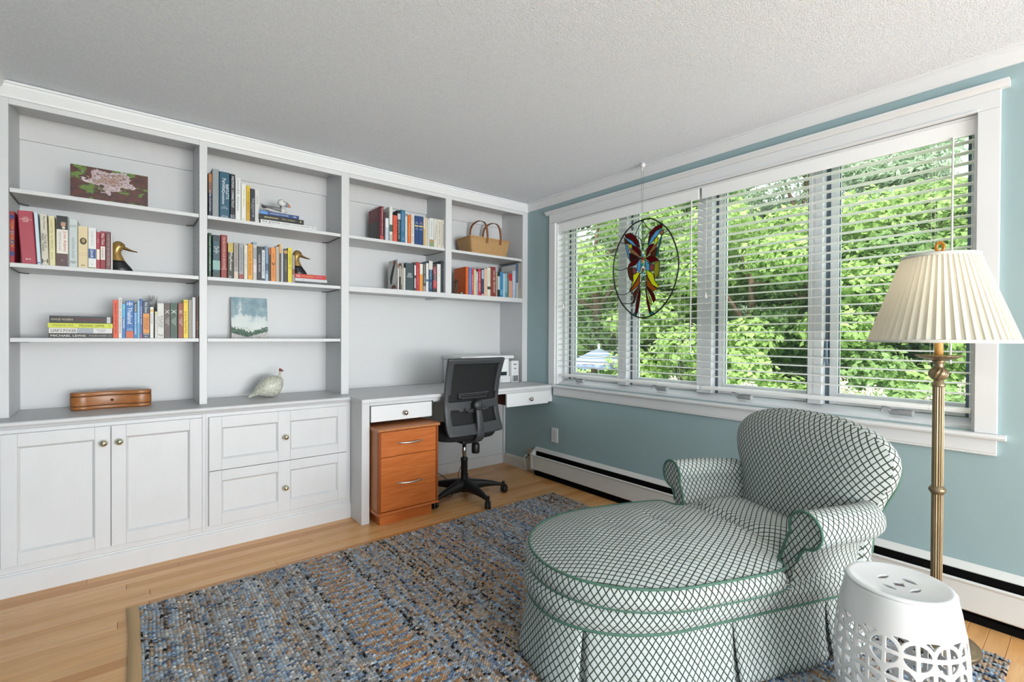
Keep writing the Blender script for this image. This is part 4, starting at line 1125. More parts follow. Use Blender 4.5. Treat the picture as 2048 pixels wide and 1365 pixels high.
# --- left bay, second shelf
rowA = row((15, 410), 9.309, 1.458, SP, 'books beside the left brass duck', 'beside the left brass duck', [
    (40, 138, 122, '8f2430', 'red, blue and orange striped hardcover', [(0.86, 0.93, '27306e'), (0.56, 0.64, '2b3372'), (0.36, 0.46, '262d66'), (0.14, 0.22, '27306e')], [('TOM BROKAW', 0.30, 0.82, 'd98b3a', 0.7)]),
    (258, 545, 122, 'a53a4c', 'thick crimson hardcover manners guide', [], [("=LETITIA\nBALDRIGE'S\nCOMPLETE GUIDE TO\nTHE NEW\nMANNERS", 0.74, 0.93, 'ecd9d4', 0.78), ('=RA', 0.075, 0.105, 'ecd9d4', 0.2)], dict(lean=-0.055)),
    (556, 628, 150, 'c7d6e3', 'slim pale blue hardcover', [(0.03, 0.05, '4f74b0')], [], dict(lean=-0.050)),
    (636, 772, 178, 'ccc5b6', 'beige hardcover with black script title', [], [('Ron Powers', 0.70, 0.95, '2b2926', 0.3, 0.1), ('MARK TWAIN', 0.28, 0.62, '1f1d1b', 0.40, -0.18), ('The Life of', 0.34, 0.62, '1f1d1b', 0.3, 0.2), ('=H', 0.04, 0.12, '33302c', 0.3)], dict(lean=-0.03)),
    (778, 896, 210, 'd9d0a4', 'pale yellow hardcover', [], [('COMMITTED TO MEMORY', 0.32, 0.94, '7d7a54', 0.34), ('Poems', 0.12, 0.28, '8a865e', 0.3)], dict(lean=-0.015)),
    (908, 1132, 205, 'ded9d1', 'thick hardcover with a dark portrait', [(0.73, 0.998, '17191c'), (0.002, 0.25, '523a3a'), (0.25, 0.256, '8d6f55')], [('John Adams', 0.30, 0.70, 'c04a58', 0.34, 0.2), ('DAVID McCULLOUGH', 0.31, 0.68, '8a8784', 0.2, -0.18), ('=S', 0.10, 0.14, 'a58d8a', 0.12)]),
    (1140, 1308, 268, 'bfc7c6', 'grey-blue hardcover with rearing horse mark', [], [('=LOVE AND\nLOUIS XIV', 0.79, 0.92, '6f8b92', 0.75), ('ANTONIA FRASER', 0.18, 0.62, '7d8f93', 0.3, 0.0), ('=ND', 0.08, 0.13, '22282c', 0.62)]),
    (1316, 1496, 400, 'd5c29a', 'cream hardcover with a round dark medallion', [(0.35, 0.354, 'a5906a'), (0.30, 0.304, 'a5906a')], [('=H', 0.04, 0.085, '2b2116', 0.3)]),
    (1504, 1652, 428, 'dcdcda', 'white hardcover with a blue square', [(0.25, 0.48, '1d4a86'), (0.002, 0.03, '8a8438')], [('GORE VIDAL', 0.55, 0.92, 'a7adb0', 0.3), ('Lincoln', 0.27, 0.46, 'eef2f6', 0.45), ('=*', 0.09, 0.12, '2b2b2b', 0.2)]),
    (1656, 1722, 505, 'a2283c', 'slim red paperback with cream panel', [(0.25, 0.53, 'e3d9c9')], [('RED', 0.6, 0.9, 'd6a0a4', 0.4)], dict(hard=False)),
    (1728, 1824, 492, '8c2230', 'maroon paperback with white lettered panel', [(0.25, 0.60, 'd9d3cb')], [('War Time', 0.64, 0.95, 'e8d9d2', 0.5), ('London', 0.28, 0.57, '7d2a36', 0.4)], dict(hard=False)),
    (1832, 1925, 500, '6a4246', 'brown-maroon paperback', [], [('A HISTORY OF THE TUDORS', 0.1, 0.92, 'b99a92', 0.4)], dict(hard=False)),
    (1928, 1958, 540, 'c9c6c0', 'very slim pale grey booklet', [], [], dict(hard=False)),
])
# portrait oval and medallion on two spines
def oval(parent, cx, cz, rx, rz, c, name, y=-0.0008, n=20):
    m = MB(); pts = [(cx+rx*math.cos(2*math.pi*k/n), y, cz+rz*math.sin(2*math.pi*k/n)) for k in range(n)]
    m.add(pts, [tuple(range(n))]); m.build(name, letter_mat(c), parent)
b_ = rowA[5]; w_ = b_.children[0].dimensions if False else None
hh = 0.245
oval(b_, 0.0245, 0.198, 0.0085, 0.0105, 'b98f76', 'portrait_print')
oval(b_, 0.0250, 0.2065, 0.0098, 0.0060, '8d8678', 'portrait_print', -0.00075)
oval(b_, 0.0260, 0.184, 0.006, 0.005, 'd9d2c6', 'portrait_print', -0.00072)
b_ = rowA[7]
oval(b_, 0.0185, 0.130, 0.0125, 0.0165, '4d4028', 'medallion_print')
oval(b_, 0.0190, 0.132, 0.006, 0.010, 'a8936a', 'medallion_print', -0.0009)
# --- left bay, third shelf
rowB = row((215, 580), 10.78, 1.118, SP, 'books on the lowest left shelf', 'on the lowest left shelf', [
    (120, 232, 220, 'd9491f', 'orange-red paperback', [], [('MICHAEL LEWIS  THE NEW NEW THING', 0.12, 0.92, '5c1a0c', 0.34)], dict(hard=False)),
    (236, 312, 172, 'd9d7d3', 'white hardcover', [], [('MICHAEL LEWIS BOOMERANG', 0.12, 0.96, '6a6763', 0.5)]),
    (314, 388, 302, '2a6fae', 'slim blue travel guide', [(0.60, 0.998, '4ba6d2')], [('=i', 0.86, 0.94, 'bfe06a', 0.4), ('THAILAND', 0.28, 0.58, 'f2f5f8', 0.55)], dict(hard=False)),
    (392, 566, 235, '1d63a6', 'thick blue travel guide with orange foot picture', [(0.002, 0.185, 'c65a24')], [('Thailand', 0.38, 0.82, 'f4f7fa', 0.55), ('=*', 0.86, 0.97, 'f4f7fa', 0.5), ('=lonely\nplanet', 0.20, 0.26, 'e8eef4', 0.62)], dict(hard=False)),
    (570, 640, 275, '2a7ab8', 'slim blue and black travel guide', [(0.73, 0.998, '1b1d24')], [('MOON', 0.75, 0.95, 'f0f0f0', 0.55), ('BARCELONA & MADRID', 0.10, 0.70, 'e9f1f7', 0.5)], dict(hard=False)),
    (644, 694, 232, '8fbcd2', 'very slim pale blue guide', [(0.002, 0.4, '5aa7c8')], [], dict(hard=False)),
    (697, 758, 192, '3a5596', 'slim cobalt blue guide', [(0.02, 0.08, 'b04550')], [('EUROPE BY TRAIN', 0.2, 0.95, 'c9d3ea', 0.5)], dict(hard=False)),
    (762, 906, 235, '14324c', 'navy travel guide with an orange panel', [(0.125, 0.655, 'd98a2c'), (0.095, 0.105, 'd9d9d9')], [('Rick Steves', 0.68, 0.95, 'e9eef2', 0.42), ('CROATIA', 0.22, 0.57, '6e2a18', 0.36, 0.15), ('& SLOVENIA', 0.24, 0.54, '6e2a18', 0.26, -0.2), ('=RS', 0.03, 0.06, 'e9eef2', 0.3)], dict(hard=False)),
    (916, 994, 372, 'd6d5d0', 'white paperback with a yellow mark', [(0.84, 0.92, 'd9b04a')], [('SLOVENIA', 0.45, 0.78, '8d8a84', 0.45)], dict(hard=False)),
    (1022, 1070, 470, 'd0cfcc', 'slim white paperback with a yellow tab', [(0.90, 0.98, 'd6cf4a')], [('TRAVEL', 0.4, 0.8, 'a6a39c', 0.4)], dict(hard=False)),
    (1073, 1218, 292, 'cfcdc8', 'light grey paperback', [], [('ROLAND', 0.30, 0.64, '6c6964', 0.40, 0.2), ('BARTHES', 0.32, 0.62, '8b8882', 0.34, -0.2), ('=fsg', 0.05, 0.12, '3d3b38', 0.2)], dict(hard=False)),
    (1224, 1352, 285, '4a3a36', 'dark brown volume with white lettered block', [], [('=X', 0.70, 0.80, 'd9d5cf', 0.2), ('COLLECTED STORIES\nOF THE WEST\nVOLUME I', 0.36, 0.60, 'd9d5cf', 0.72)], dict(hard=False)),
    (1356, 1508, 285, '1f4636', 'dark green volume with white lettered block', [], [('=X', 0.70, 0.80, 'd9e2dc', 0.2), ('COLLECTED STORIES\nOF THE WEST\nVOLUME II', 0.36, 0.60, 'd9e2dc', 0.72)], dict(hard=False)),
    (1522, 1634, 290, '863722', 'rust red volume with white lettered block', [], [('=X', 0.70, 0.80, 'e4d5cc', 0.2), ('COLLECTED STORIES\nOF THE WEST\nVOLUME III', 0.36, 0.60, 'e4d5cc', 0.72)], dict(hard=False)),
    (1640, 1738, 215, 'e3c31c', 'bright yellow national parks guide', [(0.935, 0.945, '6b5a10')], [('Guide to National Parks', 0.12, 0.70, '6b5a10', 0.5)], dict(hard=False)),
    (1744, 1822, 218, '8f8a80', 'grey-beige paperback', [], [], dict(hard=False)),
    (1828, 1898, 165, 'c4c4c6', 'slim pale grey book', [], [], dict(hard=False)),
    (1906, 1968, 140, '4a2a20', 'dark brown hardcover', [], [('BRAVE', 0.1, 0.5, 'b08a6c', 0.6)]),
])
# loose white map tucked above the slim guides
mp_ = MB()
_xa = onY(215+885/10.78, 600, 3.285)[0]
_pt = []
for k in range(9):
    _pt.append([(_xa+0.0045*k, 3.278+0.008*(k % 2), 1.1186), (_xa+0.0045*k, 3.278+0.008*(k % 2), 1.30), (_xa+0.0045*k+0.002*(k % 3), 3.28+0.008*(k % 2), onY(300, 590+3*(k % 4), 3.285)[2])])
mp_.grid(_pt, False)
tag(mp_.build('folded_map', mat_speckle('map_paper', 'd9d9d6', '8a8c90', 60, 0.9, 0.3)), 'crumpled white folded map poking up behind the travel guides', 'map')
# --- horizontal stack on that shelf
def lying(label, group, x0, x1, yface, z0, z1, color, texts=(), hard=False, depth=0.15, bands=()):
    e = bpy.data.objects.new('book', None); COL.objects.link(e); e.location = (x0, yface, z0); e.empty_display_size = 0.03
    tag(e, label, 'book', group)
    m, pg = book_mesh(z1-z0, depth, x1-x0, hard)
    L_ = x1-x0; T_ = z1-z0
    rotv = lambda a, b, c: (c, b, T_-a)
    m.v = [rotv(*p) for p in m.v]; pg.v = [rotv(*p) for p in pg.v]
    m.build('cover', cover_mat(color), e); pg.build('pages', PAGES, e)
    for (a, b, c) in bands: bx(L_*a, L_*b, -0.0005, 0.0006, 0.0012, T_-0.0012).build('spine_band', cover_mat(c), e)
    for s, a, b, c, hf in texts:
        queue_text(s, e, (L_*(a+b)/2, -0.0009, T_*0.5), (1, 0, 0), (0, 0, 1), L_*(b-a), T_*hf, c, 'spine_lettering')
    return e
def sx(px, y=SP): return onY(px, 600, y)[0]
def sz(px, py, y=SP): return onY(px, py, y)[2]
zb = [1.1184, sz(160, 667.2), sz(160, 656.3), sz(160, 646.8), sz(160, 633.0)]
gB = 'paperbacks lying in a stack'
lying('black paperback lying at the bottom of the stack on the lowest left shelf', gB, sx(97), sx(226), SP, zb[0], zb[1]-0.0004, '17181b', [('MICHAEL LEWIS', 0.03, 0.56, 'e9e6df', 0.46), ('THE BIG SHORT', 0.61, 0.90, 'b9b4aa', 0.36), ('λ', 0.935, 0.97, 'b9b4aa', 0.45)])
lying('white paperback lying second from bottom of the stack on the left', gB, sx(97.5), sx(224.5), SP, zb[1], zb[2]-0.0004, 'd2d0ce', [("LIAR'S POKER", 0.03, 0.42, '24242a', 0.62), ('MICHAEL\nLEWIS', 0.74, 0.90, '8b8894', 0.6)], bands=[(0.43, 0.69, '9aa0a8')])
lying('lime yellow paperback lying in the stack on the lowest left shelf', gB, sx(95.5), sx(225.5), SP, zb[2], zb[3]-0.0004, 'c9cf38', [('THE BLIND SIDE', 0.06, 0.38, '7d8420', 0.42), ('MICHAEL LEWIS', 0.47, 0.86, '26280f', 0.5), ('χ', 0.93, 0.965, '7d8420', 0.5)])
lying('thick black paperback lying on top of the left stack', gB, sx(98.5), sx(225), SP, zb[3], zb[4], '17171a', [('KHALED HOSSEINI', 0.03, 0.36, 'd9c9a8', 0.36), ('A Thousand Splendid Suns', 0.41, 0.87, '8f2632', 0.36)], bands=[(0.905, 0.965, 'b9b9b9')])
# --- middle bay, top shelf
rowC = row((410, 330), 8.904, 1.795, SP, 'books beside the puffin figurine', 'beside the puffin figurine', [
    (58, 124, 150, '2b3040', 'dark hardcover with an orange and brown top', [(0.80, 0.99, 'a8683a'), (0.55, 0.80, '7d5a48')], [('LORI CLINTON', 0.1, 0.62, 'c9cfdb', 0.5)]),
    (128, 248, 75, '8d9295', 'tall grey cloth hardcover', [], [], dict(depth=0.2)),
    (254, 440, 128, '1b5068', 'thick teal quotations hardcover', [], [('BARTLETTS', 0.42, 0.74, 'e4ecef', 0.26, 0.26), ('Familiar', 0.58, 0.86, 'dbe6ea', 0.34, -0.05), ('Quotations', 0.30, 0.60, 'dbe6ea', 0.34, -0.12), ('=17TH\nEDITION', 0.20, 0.26, 'b9cbd2', 0.62), ('=LITTLE\nBROWN', 0.02, 0.06, 'dbe6ea', 0.62)]),
    (446, 535, 165, '20222c', 'black town history hardcover', [], [('WESTPORT, CONNECTICUT', 0.26, 0.96, 'e9e9ee', 0.5), ('=EG', 0.03, 0.10, 'cfd0d6', 0.6)]),
    (540, 640, 240, 'd9dada', 'white hardcover with grey title', [], [('Invincible', 0.62, 0.96, '77787c', 0.42), ('Americans', 0.22, 0.56, '6c6d71', 0.4)]),
    (646, 730, 338, 'dddcd4', 'cream paperback with yellow lettering', [], [('SPIRIT RISING', 0.3, 0.92, 'c9b84a', 0.35), ('=P', 0.03, 0.06, '4a6a9a', 0.3)], dict(hard=False)),
    (736, 800, 368, 'd0ad22', 'mustard yellow paperback', [(0.002, 0.55, 'c69a26')], [('THE DESERVING', 0.2, 0.9, '8f7212', 0.45)], dict(hard=False)),
    (806, 882, 425, '22273a', 'black-blue paperback', [], [('THE SNOWS OF', 0.15, 0.72, 'c3c7d4', 0.4, 0.15), ('Kilimanjaro', 0.3, 0.62, '9fc06a', 0.25, -0.25)], dict(hard=False)),
    (888, 962, 455, 'c9c9c6', 'light grey paperback at the end', [], [('POEMS', 0.5, 0.9, '8f8f8d', 0.35)], dict(hard=False)),
])
bb = Thing('bookend', 'small brown carved bookend between the puffin stack and upright books', 'bookend', (sx(513), SP+0.02, 1.7955))
bb.part('block', MB().ball((sx(513), SP+0.03, 1.812), 0.016, 10, (0.9, 1, 1.05)), mat_speckle('carved_brown', '4a3020', '8a6236', 40, 0.6))
bb.part('base', bx(sx(513)-0.013, sx(513)+0.013, SP+0.012, SP+0.05, 1.7955, 1.799), mat('carved_brown'))
SQ = 3.104
z1_ = 1.7955; z2_ = sz(560, 447.0, SQ)-0.0; z3_ = sz(560, 436.0, SQ); z4_ = sz(560, 427.5, SQ)
gC = 'books lying under the puffin figurine'
tzz = [1.7955, 1.7955+0.024, 1.7955+0.052, 1.7955+0.073]
lying('white yearbook lying at the bottom of the stack under the puffin', gC, sx(520), sx(629.5), SQ, tzz[0], tzz[1]-0.0004, 'd9dadb', [('the granite', 0.02, 0.34, '22262c', 0.66), ('UNIVERSITY of NEW HAMPSHIRE', 0.36, 0.88, '565a60', 0.32), ('1980', 0.90, 0.98, '565a60', 0.3)], True, 0.24)
lying('thick black book with oval title frame lying under the puffin', gC, sx(516.5), sx(606), SQ, tzz[1], tzz[2]-0.0004, '1a1a18', [('BEANINGHUR', 0.12, 0.42, 'd9d29a', 0.34), ('Mark Helprin', 0.50, 0.80, 'c9c28a', 0.34), ('+', 0.90, 0.95, 'c9c28a', 0.5)], False, 0.16)
lying('blue paperback lying on top of the stack under the puffin', gC, sx(518), sx(596.5), SQ, tzz[2], tzz[3], '24407c', [('Louisiana’s Loss', 0.04, 0.18, 'cfe0f6', 0.3), ('ANDROMEDA’S FORTUNES', 0.24, 0.72, 'c3d2ea', 0.42), ('milk', 0.84, 0.93, 'e4ecf6', 0.4)], False, 0.15, bands=[(0.002, 0.20, '4a86c8')])
# --- middle bay, second shelf
rowD = row((410, 460), 7.877, 1.458, SP, 'books beside the right brass duck', 'beside the right brass duck', [
    (48, 104, 48, '23402f', 'dark green hardcover', [], [("YOU JUST DON'T UNDERSTAND", 0.10, 0.96, 'bfe0cf', 0.55)]),
    (118, 240, 82, '2c4a58', 'teal hardcover with a seashore picture', [(0.18, 0.40, '7fa8a0'), (0.002, 0.12, '1f3a34'), (0.86, 0.998, '21303a')], [('=ALL THE\nLIGHT\nWE\nCANNOT\nSEE', 0.42, 0.88, 'e2eaec', 0.8)]),
    (248, 350, 80, '8a2a26', 'brick red hardcover', [(0.20, 0.21, 'c9a79a')], [('THE BIG OYSTER CLUB  BEN RYDER', 0.22, 0.95, 'd9b9a8', 0.5)]),
    (358, 446, 208, '33322a', 'black paperback with a yellow top', [(0.74, 0.998, 'b9a24a')], [('Mayflower', 0.18, 0.76, 'e9e6da', 0.62), ('=k', 0.03, 0.08, 'e9e6da', 0.3)], dict(hard=False)),
    (454, 526, 205, '9a938c', 'grey-brown paperback with a pale foot', [(0.002, 0.20, 'c9b9a8')], [('DIANE ACKERMAN', 0.35, 0.92, '6d6660', 0.4)], dict(hard=False)),
    (536, 606, 215, '94979a', 'grey paperback with a red foot', [(0.002, 0.14, '9a3434')], [('SHADOW DIVERS', 0.2, 0.9, '5d6063', 0.4)], dict(hard=False)),
    (616, 670, 240, 'd3cdbd', 'cream paperback', [], [('Stones for Ibarra', 0.15, 0.9, '9a927e', 0.4)], dict(hard=False)),
    (676, 750, 222, 'dc9a26', 'amber orange paperback', [], [('La Grande Bellezza', 0.12, 0.95, '8a4a12', 0.5)], dict(hard=False)),
    (756, 816, 190, 'b9b4b6', 'pale patterned paperback', [(0.55, 0.85, '8f979f'), (0.2, 0.4, 'd0c3cc'), (0.92, 0.998, '7f97a8')], [], dict(hard=False)),
    (822, 890, 262, '1c2026', 'black paperback', [], [('MURIEL SPARK', 0.1, 0.9, 'c9cdd3', 0.36)], dict(hard=False)),
    (894, 944, 265, 'c9ccd2', 'white-panelled black paperback', [(0.90, 0.998, '1c2026'), (0.002, 0.07, '1c2026')], [('SENSE AND SENSIBILITY', 0.12, 0.86, '555a66', 0.4)], dict(hard=False)),
    (950, 1000, 258, '6f8aa3', 'slate blue paperback', [(0.3, 0.5, '3f5a78'), (0.002, 0.2, '9ab0c2')], [], dict(hard=False)),
    (1004, 1036, 285, '2a2622', 'slim black paperback with an orange top', [(0.8, 0.99, 'a85a2c')], [], dict(hard=False)),
    (1040, 1112, 278, 'd9822c', 'bright orange paperback with a dark bird mark', [], [('COD', 0.6, 0.9, '8a4414', 0.3), ('KURLANSKY', 0.1, 0.42, '8a4414', 0.3), ('=v', 0.46, 0.56, '4a2410', 0.5)], dict(hard=False)),
    (1116, 1166, 265, 'a8a29a', 'warm grey paperback', [], [], dict(hard=False)),
    (1170, 1200, 225, 'd99a36', 'slim paperback with amber top and navy foot', [(0.002, 0.76, '2a3444')], [], dict(hard=False)),
    (1202, 1232, 300, 'aeb8bf', 'slim pale blue-grey paperback', [], [], dict(hard=False)),
    (1238, 1302, 300, '2e2a24', 'black paperback with gold leaves', [(0.86, 0.95, 'b98f4a')], [('MADEIRA', 0.2, 0.8, '8f8672', 0.4)], dict(hard=False)),
    (1306, 1368, 285, 'd9c62c', 'lemon yellow paperback', [], [('AMY HEMPEL', 0.5, 0.93, '7d6f12', 0.4), ('=22', 0.4, 0.45, '7d6f12', 0.6)], dict(hard=False)),
    (1372, 1414, 400, '9a8f82', 'short taupe paperback', [(0.3, 0.5, '7d4a3c')], [], dict(hard=False)),
])
gD = 'paperbacks lying beside the right brass duck'
q = 1.4584
lying('dark grey book lying at the bottom of the stack beside the right duck', gD, sx(590), sx(656.5), SP, q, q+0.0136, '3c3d40', [('The Cambridge Encyclopedia', 0.3, 0.8, '9a9a9c', 0.4)], False, 0.16)
lying('white paperback lying in the middle of the stack beside the right duck', gD, sx(590), sx(654), SP, q+0.014, q+0.0326, 'c3c4c8', [('=d', 0.22, 0.26, '4a4a4e', 0.5)], False, 0.15)
lying('bright red paperback lying on top of the stack beside the right duck', gD, sx(590), sx(652), SP, q+0.033, q+0.059, 'c0262a', [('10', 0.05, 0.14, 'e9e4dc', 0.6), ('LITTLE INDIANS', 0.16, 0.58, 'd9a24a', 0.5), ('CHRISTIE', 0.62, 0.86, 'd98a86', 0.3)], False, 0.14)
# --- third bay, upper shelf
rowE = row((735, 405), 12.8, 1.796, SP, 'books left of the basket', 'left of the basket', [
    (318, 412, 102, '6d1f2a', 'tall dark red hardcover with black picture cover', [(0.0, 0.13, 'b04a44')], [('BARBARA TUCHMAN  THE PROUD', 0.16, 0.75, 'd9b9b4', 0.34, 0.1), ('GUNS', 0.75, 0.95, 'd9b9b4', 0.34, 0.1)], dict(depth=0.20)),
    (416, 448, 245, '4a2026', 'slim maroon book', [], []),
    (452, 536, 400, 'b9c4cf', 'short pale blue patterned paperback', [(0.6, 0.95, 'd9dde2')], [], dict(hard=False)),
    (556, 640, 112, 'd6d5cf', 'tall cream hardcover with a dark green label', [(0.28, 0.48, '3f5a50'), (0.002, 0.2, 'b3aca6')], []),
    (652, 752, 330, 'd5523c', 'vermilion red paperback', [], [('SALVATORE', 0.3, 0.8, 'b03a2a', 0.4)], dict(hard=False)),
    (758, 842, 205, '23282e', 'black and white lettered hardcover', [(0.72, 0.9, 'b9bcbf')], [('LEGION OF', 0.1, 0.7, 'a9b0b0', 0.6)]),
    (848, 955, 195, '2d6a92', 'steel blue hardcover', [], [('SALVATION  A LITTLE HISTORY', 0.35, 0.92, 'a9c4d2', 0.26), ('W', 0.05, 0.2, 'a9c4d2', 0.3)]),
    (960, 1022, 240, 'c6cbca', 'white and grey hardcover', [(0.86, 0.94, '7f8a92')], [], dict(hard=True)),
    (1030, 1100, 322, 'd86a24', 'orange hardcover', [], [('THE ROUND', 0.1, 0.9, 'e9b07a', 0.4)], dict(hard=False)),
    (1112, 1192, 315, 'd6d0c9', 'cream hardcover with violet lettering', [], [('BRING THE THUNDER', 0.35, 0.93, '6d7a66', 0.4), ('PALMER', 0.08, 0.28, '7d5a9a', 0.4)], dict(hard=False)),
    (1202, 1300, 345, '1c3f74', 'royal blue volume with yellow bar', [(0.63, 0.68, 'c9b87a')], [('=THE\nSTORIES', 0.72, 0.81, 'c9d3e4', 0.75), ('=OF THE\nWORLD', 0.50, 0.60, 'b9c4da', 0.7)], dict(hard=False)),
    (1304, 1420, 360, '1c3f74', 'royal blue volume with yellow bar', [(0.63, 0.68, 'c9b87a')], [('=THE\nSTORIES', 0.72, 0.81, 'd9a9a9', 0.75), ('=OF THE\nWORLD', 0.50, 0.60, 'b9c4da', 0.7)], dict(hard=False)),
    (1426, 1470, 390, 'c9a866', 'slim tan paperback', [(0.6, 0.98, 'd9d0bd')], [], dict(hard=False)),
    (1474, 1528, 395, 'd0c0a6', 'slim sand coloured paperback', [], [], dict(hard=False)),
    (1536, 1576, 420, 'c6c9c9', 'slim grey-white paperback', [], [], dict(hard=False)),
    (1580, 1690, 405, 'd3d6d4', 'white paperback with a landscape picture at its foot', [(0.002, 0.16, '7d9468'), (0.16, 0.26, 'a8865e')], [('FOREIGN AFFAIRS', 0.35, 0.9, '7a8288', 0.3)], dict(hard=False)),
    (1696, 1784, 420, 'cfcabf', 'ivory paperback with dark lettering', [], [('THE MAIL', 0.5, 0.8, '4a4a46', 0.3, 0.1), ('SHOAL', 0.25, 0.5, '4a4a46', 0.3, -0.1)], dict(hard=False)),
    (1790, 1886, 440, 'd3cdbf', 'ivory paperback with a long dark title', [], [('AMY AND ISABELLE OF THE RIVER', 0.1, 0.92, '4a463f', 0.4)], dict(hard=False)),
    (1892, 1985, 452, 'c9c5ba', 'pale grey paperback with a dark title', [], [('ELEVATION AND ELSE', 0.1, 0.85, '3f3f3c', 0.4)], dict(hard=False)),
])
# cover art of the first, tall book (left face)
cv = rowE[0]
bx(-0.0006, 0.0002, 0.03, 0.196, 0.004, 0.135).build('cover_picture', mat('cover_1b1a18', '1b1a18', 0.4), cv)
for k in range(6):
    bx(-0.0006, 0.0002, 0.05, 0.17-0.01*(k % 3), 0.235-k*0.012, 0.238-k*0.012).build('cover_rule', cover_mat('9a5a5c'), cv)
# --- third bay, lower shelf
rowF = row((770, 515), 15.75, 1.4625, SP, 'books beside the penguin cover', 'beside the penguin cover', [
    (400, 444, 190, 'cfcac4', 'slim picture book with a penguin on its front', [(0.82, 0.98, '8a5a3c')], [], dict(hard=True, depth=0.16)),
    (447, 494, 190, '2a2927', 'slim black and white volume', [(0.5, 0.9, 'b9b4ac')], [], dict(hard=False)),
    (497, 538, 190, '6d655c', 'slim grey-brown volume', [(0.2, 0.8, 'a8a198')], [], dict(hard=False)),
    (541, 584, 185, 'a9a49c', 'slim pale grey volume', [], [], dict(hard=False)),
    (590, 640, 330, 'd3cfc8', 'short slim white volume', [], [], dict(hard=False)),
    (646, 905, 185, '36454c', 'thick slate grey collection volume', [], [('=STAR\nWARS\nTRILOGY', 0.48, 0.64, 'e9edf0', 0.75)], dict(hard=True)),
    (915, 976, 160, '4a3a40', 'slim dark book with white title bands', [(0.55, 0.9, 'd9d3d3'), (0.1, 0.45, 'b3a6a9')], [], dict(hard=False)),
    (982, 1085, 152, 'b0303a', 'red hardcover', [], [('ALL THE PRETTY', 0.1, 0.9, 'd98a8a', 0.3)], dict(hard=False)),
    (1092, 1190, 205, 'd8923c', 'orange paperback with a white top', [(0.62, 0.998, 'd9d3c9')], [], dict(hard=False)),
    (1196, 1286, 195, '3c3d42', 'charcoal paperback', [(0.002, 0.2, '9a9093')], [('RUSHDIE  A BOMB', 0.3, 0.95, 'c3c3c6', 0.4)], dict(hard=False)),
    (1292, 1368, 185, 'd6d3cf', 'white paperback with a small blue mark', [(0.36, 0.44, '4a6a9a')], [], dict(hard=False)),
    (1374, 1500, 115, '1f4468', 'navy hardcover with a white top', [(0.72, 0.998, 'cfcbc4')], [('PATRICK', 0.4, 0.7, 'a9c4da', 0.35), ('MILLS', 0.12, 0.32, '9ab0a6', 0.4)], dict(hard=True)),
    (1506, 1634, 210, '3d2f36', 'dark hardcover with crimson pattern', [(0.14, 0.42, 'b03440'), (0.6, 0.9, '7d3a44')], [('LABYRINTH', 0.2, 0.9, 'd9a9a9', 0.4)], dict(hard=True)),
    (1640, 1748, 215, 'd9d9d6', 'white paperback with a small dark dot', [], [('THE LINE', 0.55, 0.9, 'b9a9a9', 0.3)], dict(hard=False)),
    (1754, 1916, 118, '2a3438', 'tall thick charcoal hardcover at the row end', [], [('THE COMPLETE WORKS OF', 0.25, 0.88, '8fa0a8', 0.34, 0.1), ('I', 0.5, 0.95, 'a9b4b9', 0.12, -0.25)], dict(hard=True, depth=0.21)),
])
# penguin drawing on the picture book's left face
pb = rowF[0]
def face_poly(parent, pts, c, name, x=-0.0007):
    n = len(pts)
    MB().add([(x, p[0], p[1]) for p in pts], [tuple(range(n))[::-1]]).build(name, letter_mat(c), parent)
face_poly(pb, [(0.004, 0.006), (0.150, 0.006), (0.150, 0.215), (0.004, 0.215)], 'c9cac8', 'cover_print', -0.0004)
face_poly(pb, [(p[0], p[1]) for p in [(0.045, 0.175), (0.07, 0.185), (0.10, 0.14), (0.125, 0.09), (0.12, 0.05), (0.10, 0.04), (0.085, 0.08), (0.06, 0.14)]], '1d1c1b', 'cover_print', -0.0007)
face_poly(pb, [(0.02, 0.16), (0.045, 0.165), (0.075, 0.11), (0.08, 0.06), (0.04, 0.04), (0.015, 0.07)], 'e4e2df', 'cover_print', -0.0006)
face_poly(pb, [(0.03, 0.185), (0.035, 0.21), (0.065, 0.21), (0.075, 0.19), (0.06, 0.175)], '8a4a2e', 'cover_print', -0.0007)
face_poly(pb, [(0.012, 0.012), (0.11, 0.012), (0.09, 0.034), (0.05, 0.04)], '7d4636', 'cover_print', -0.0007)
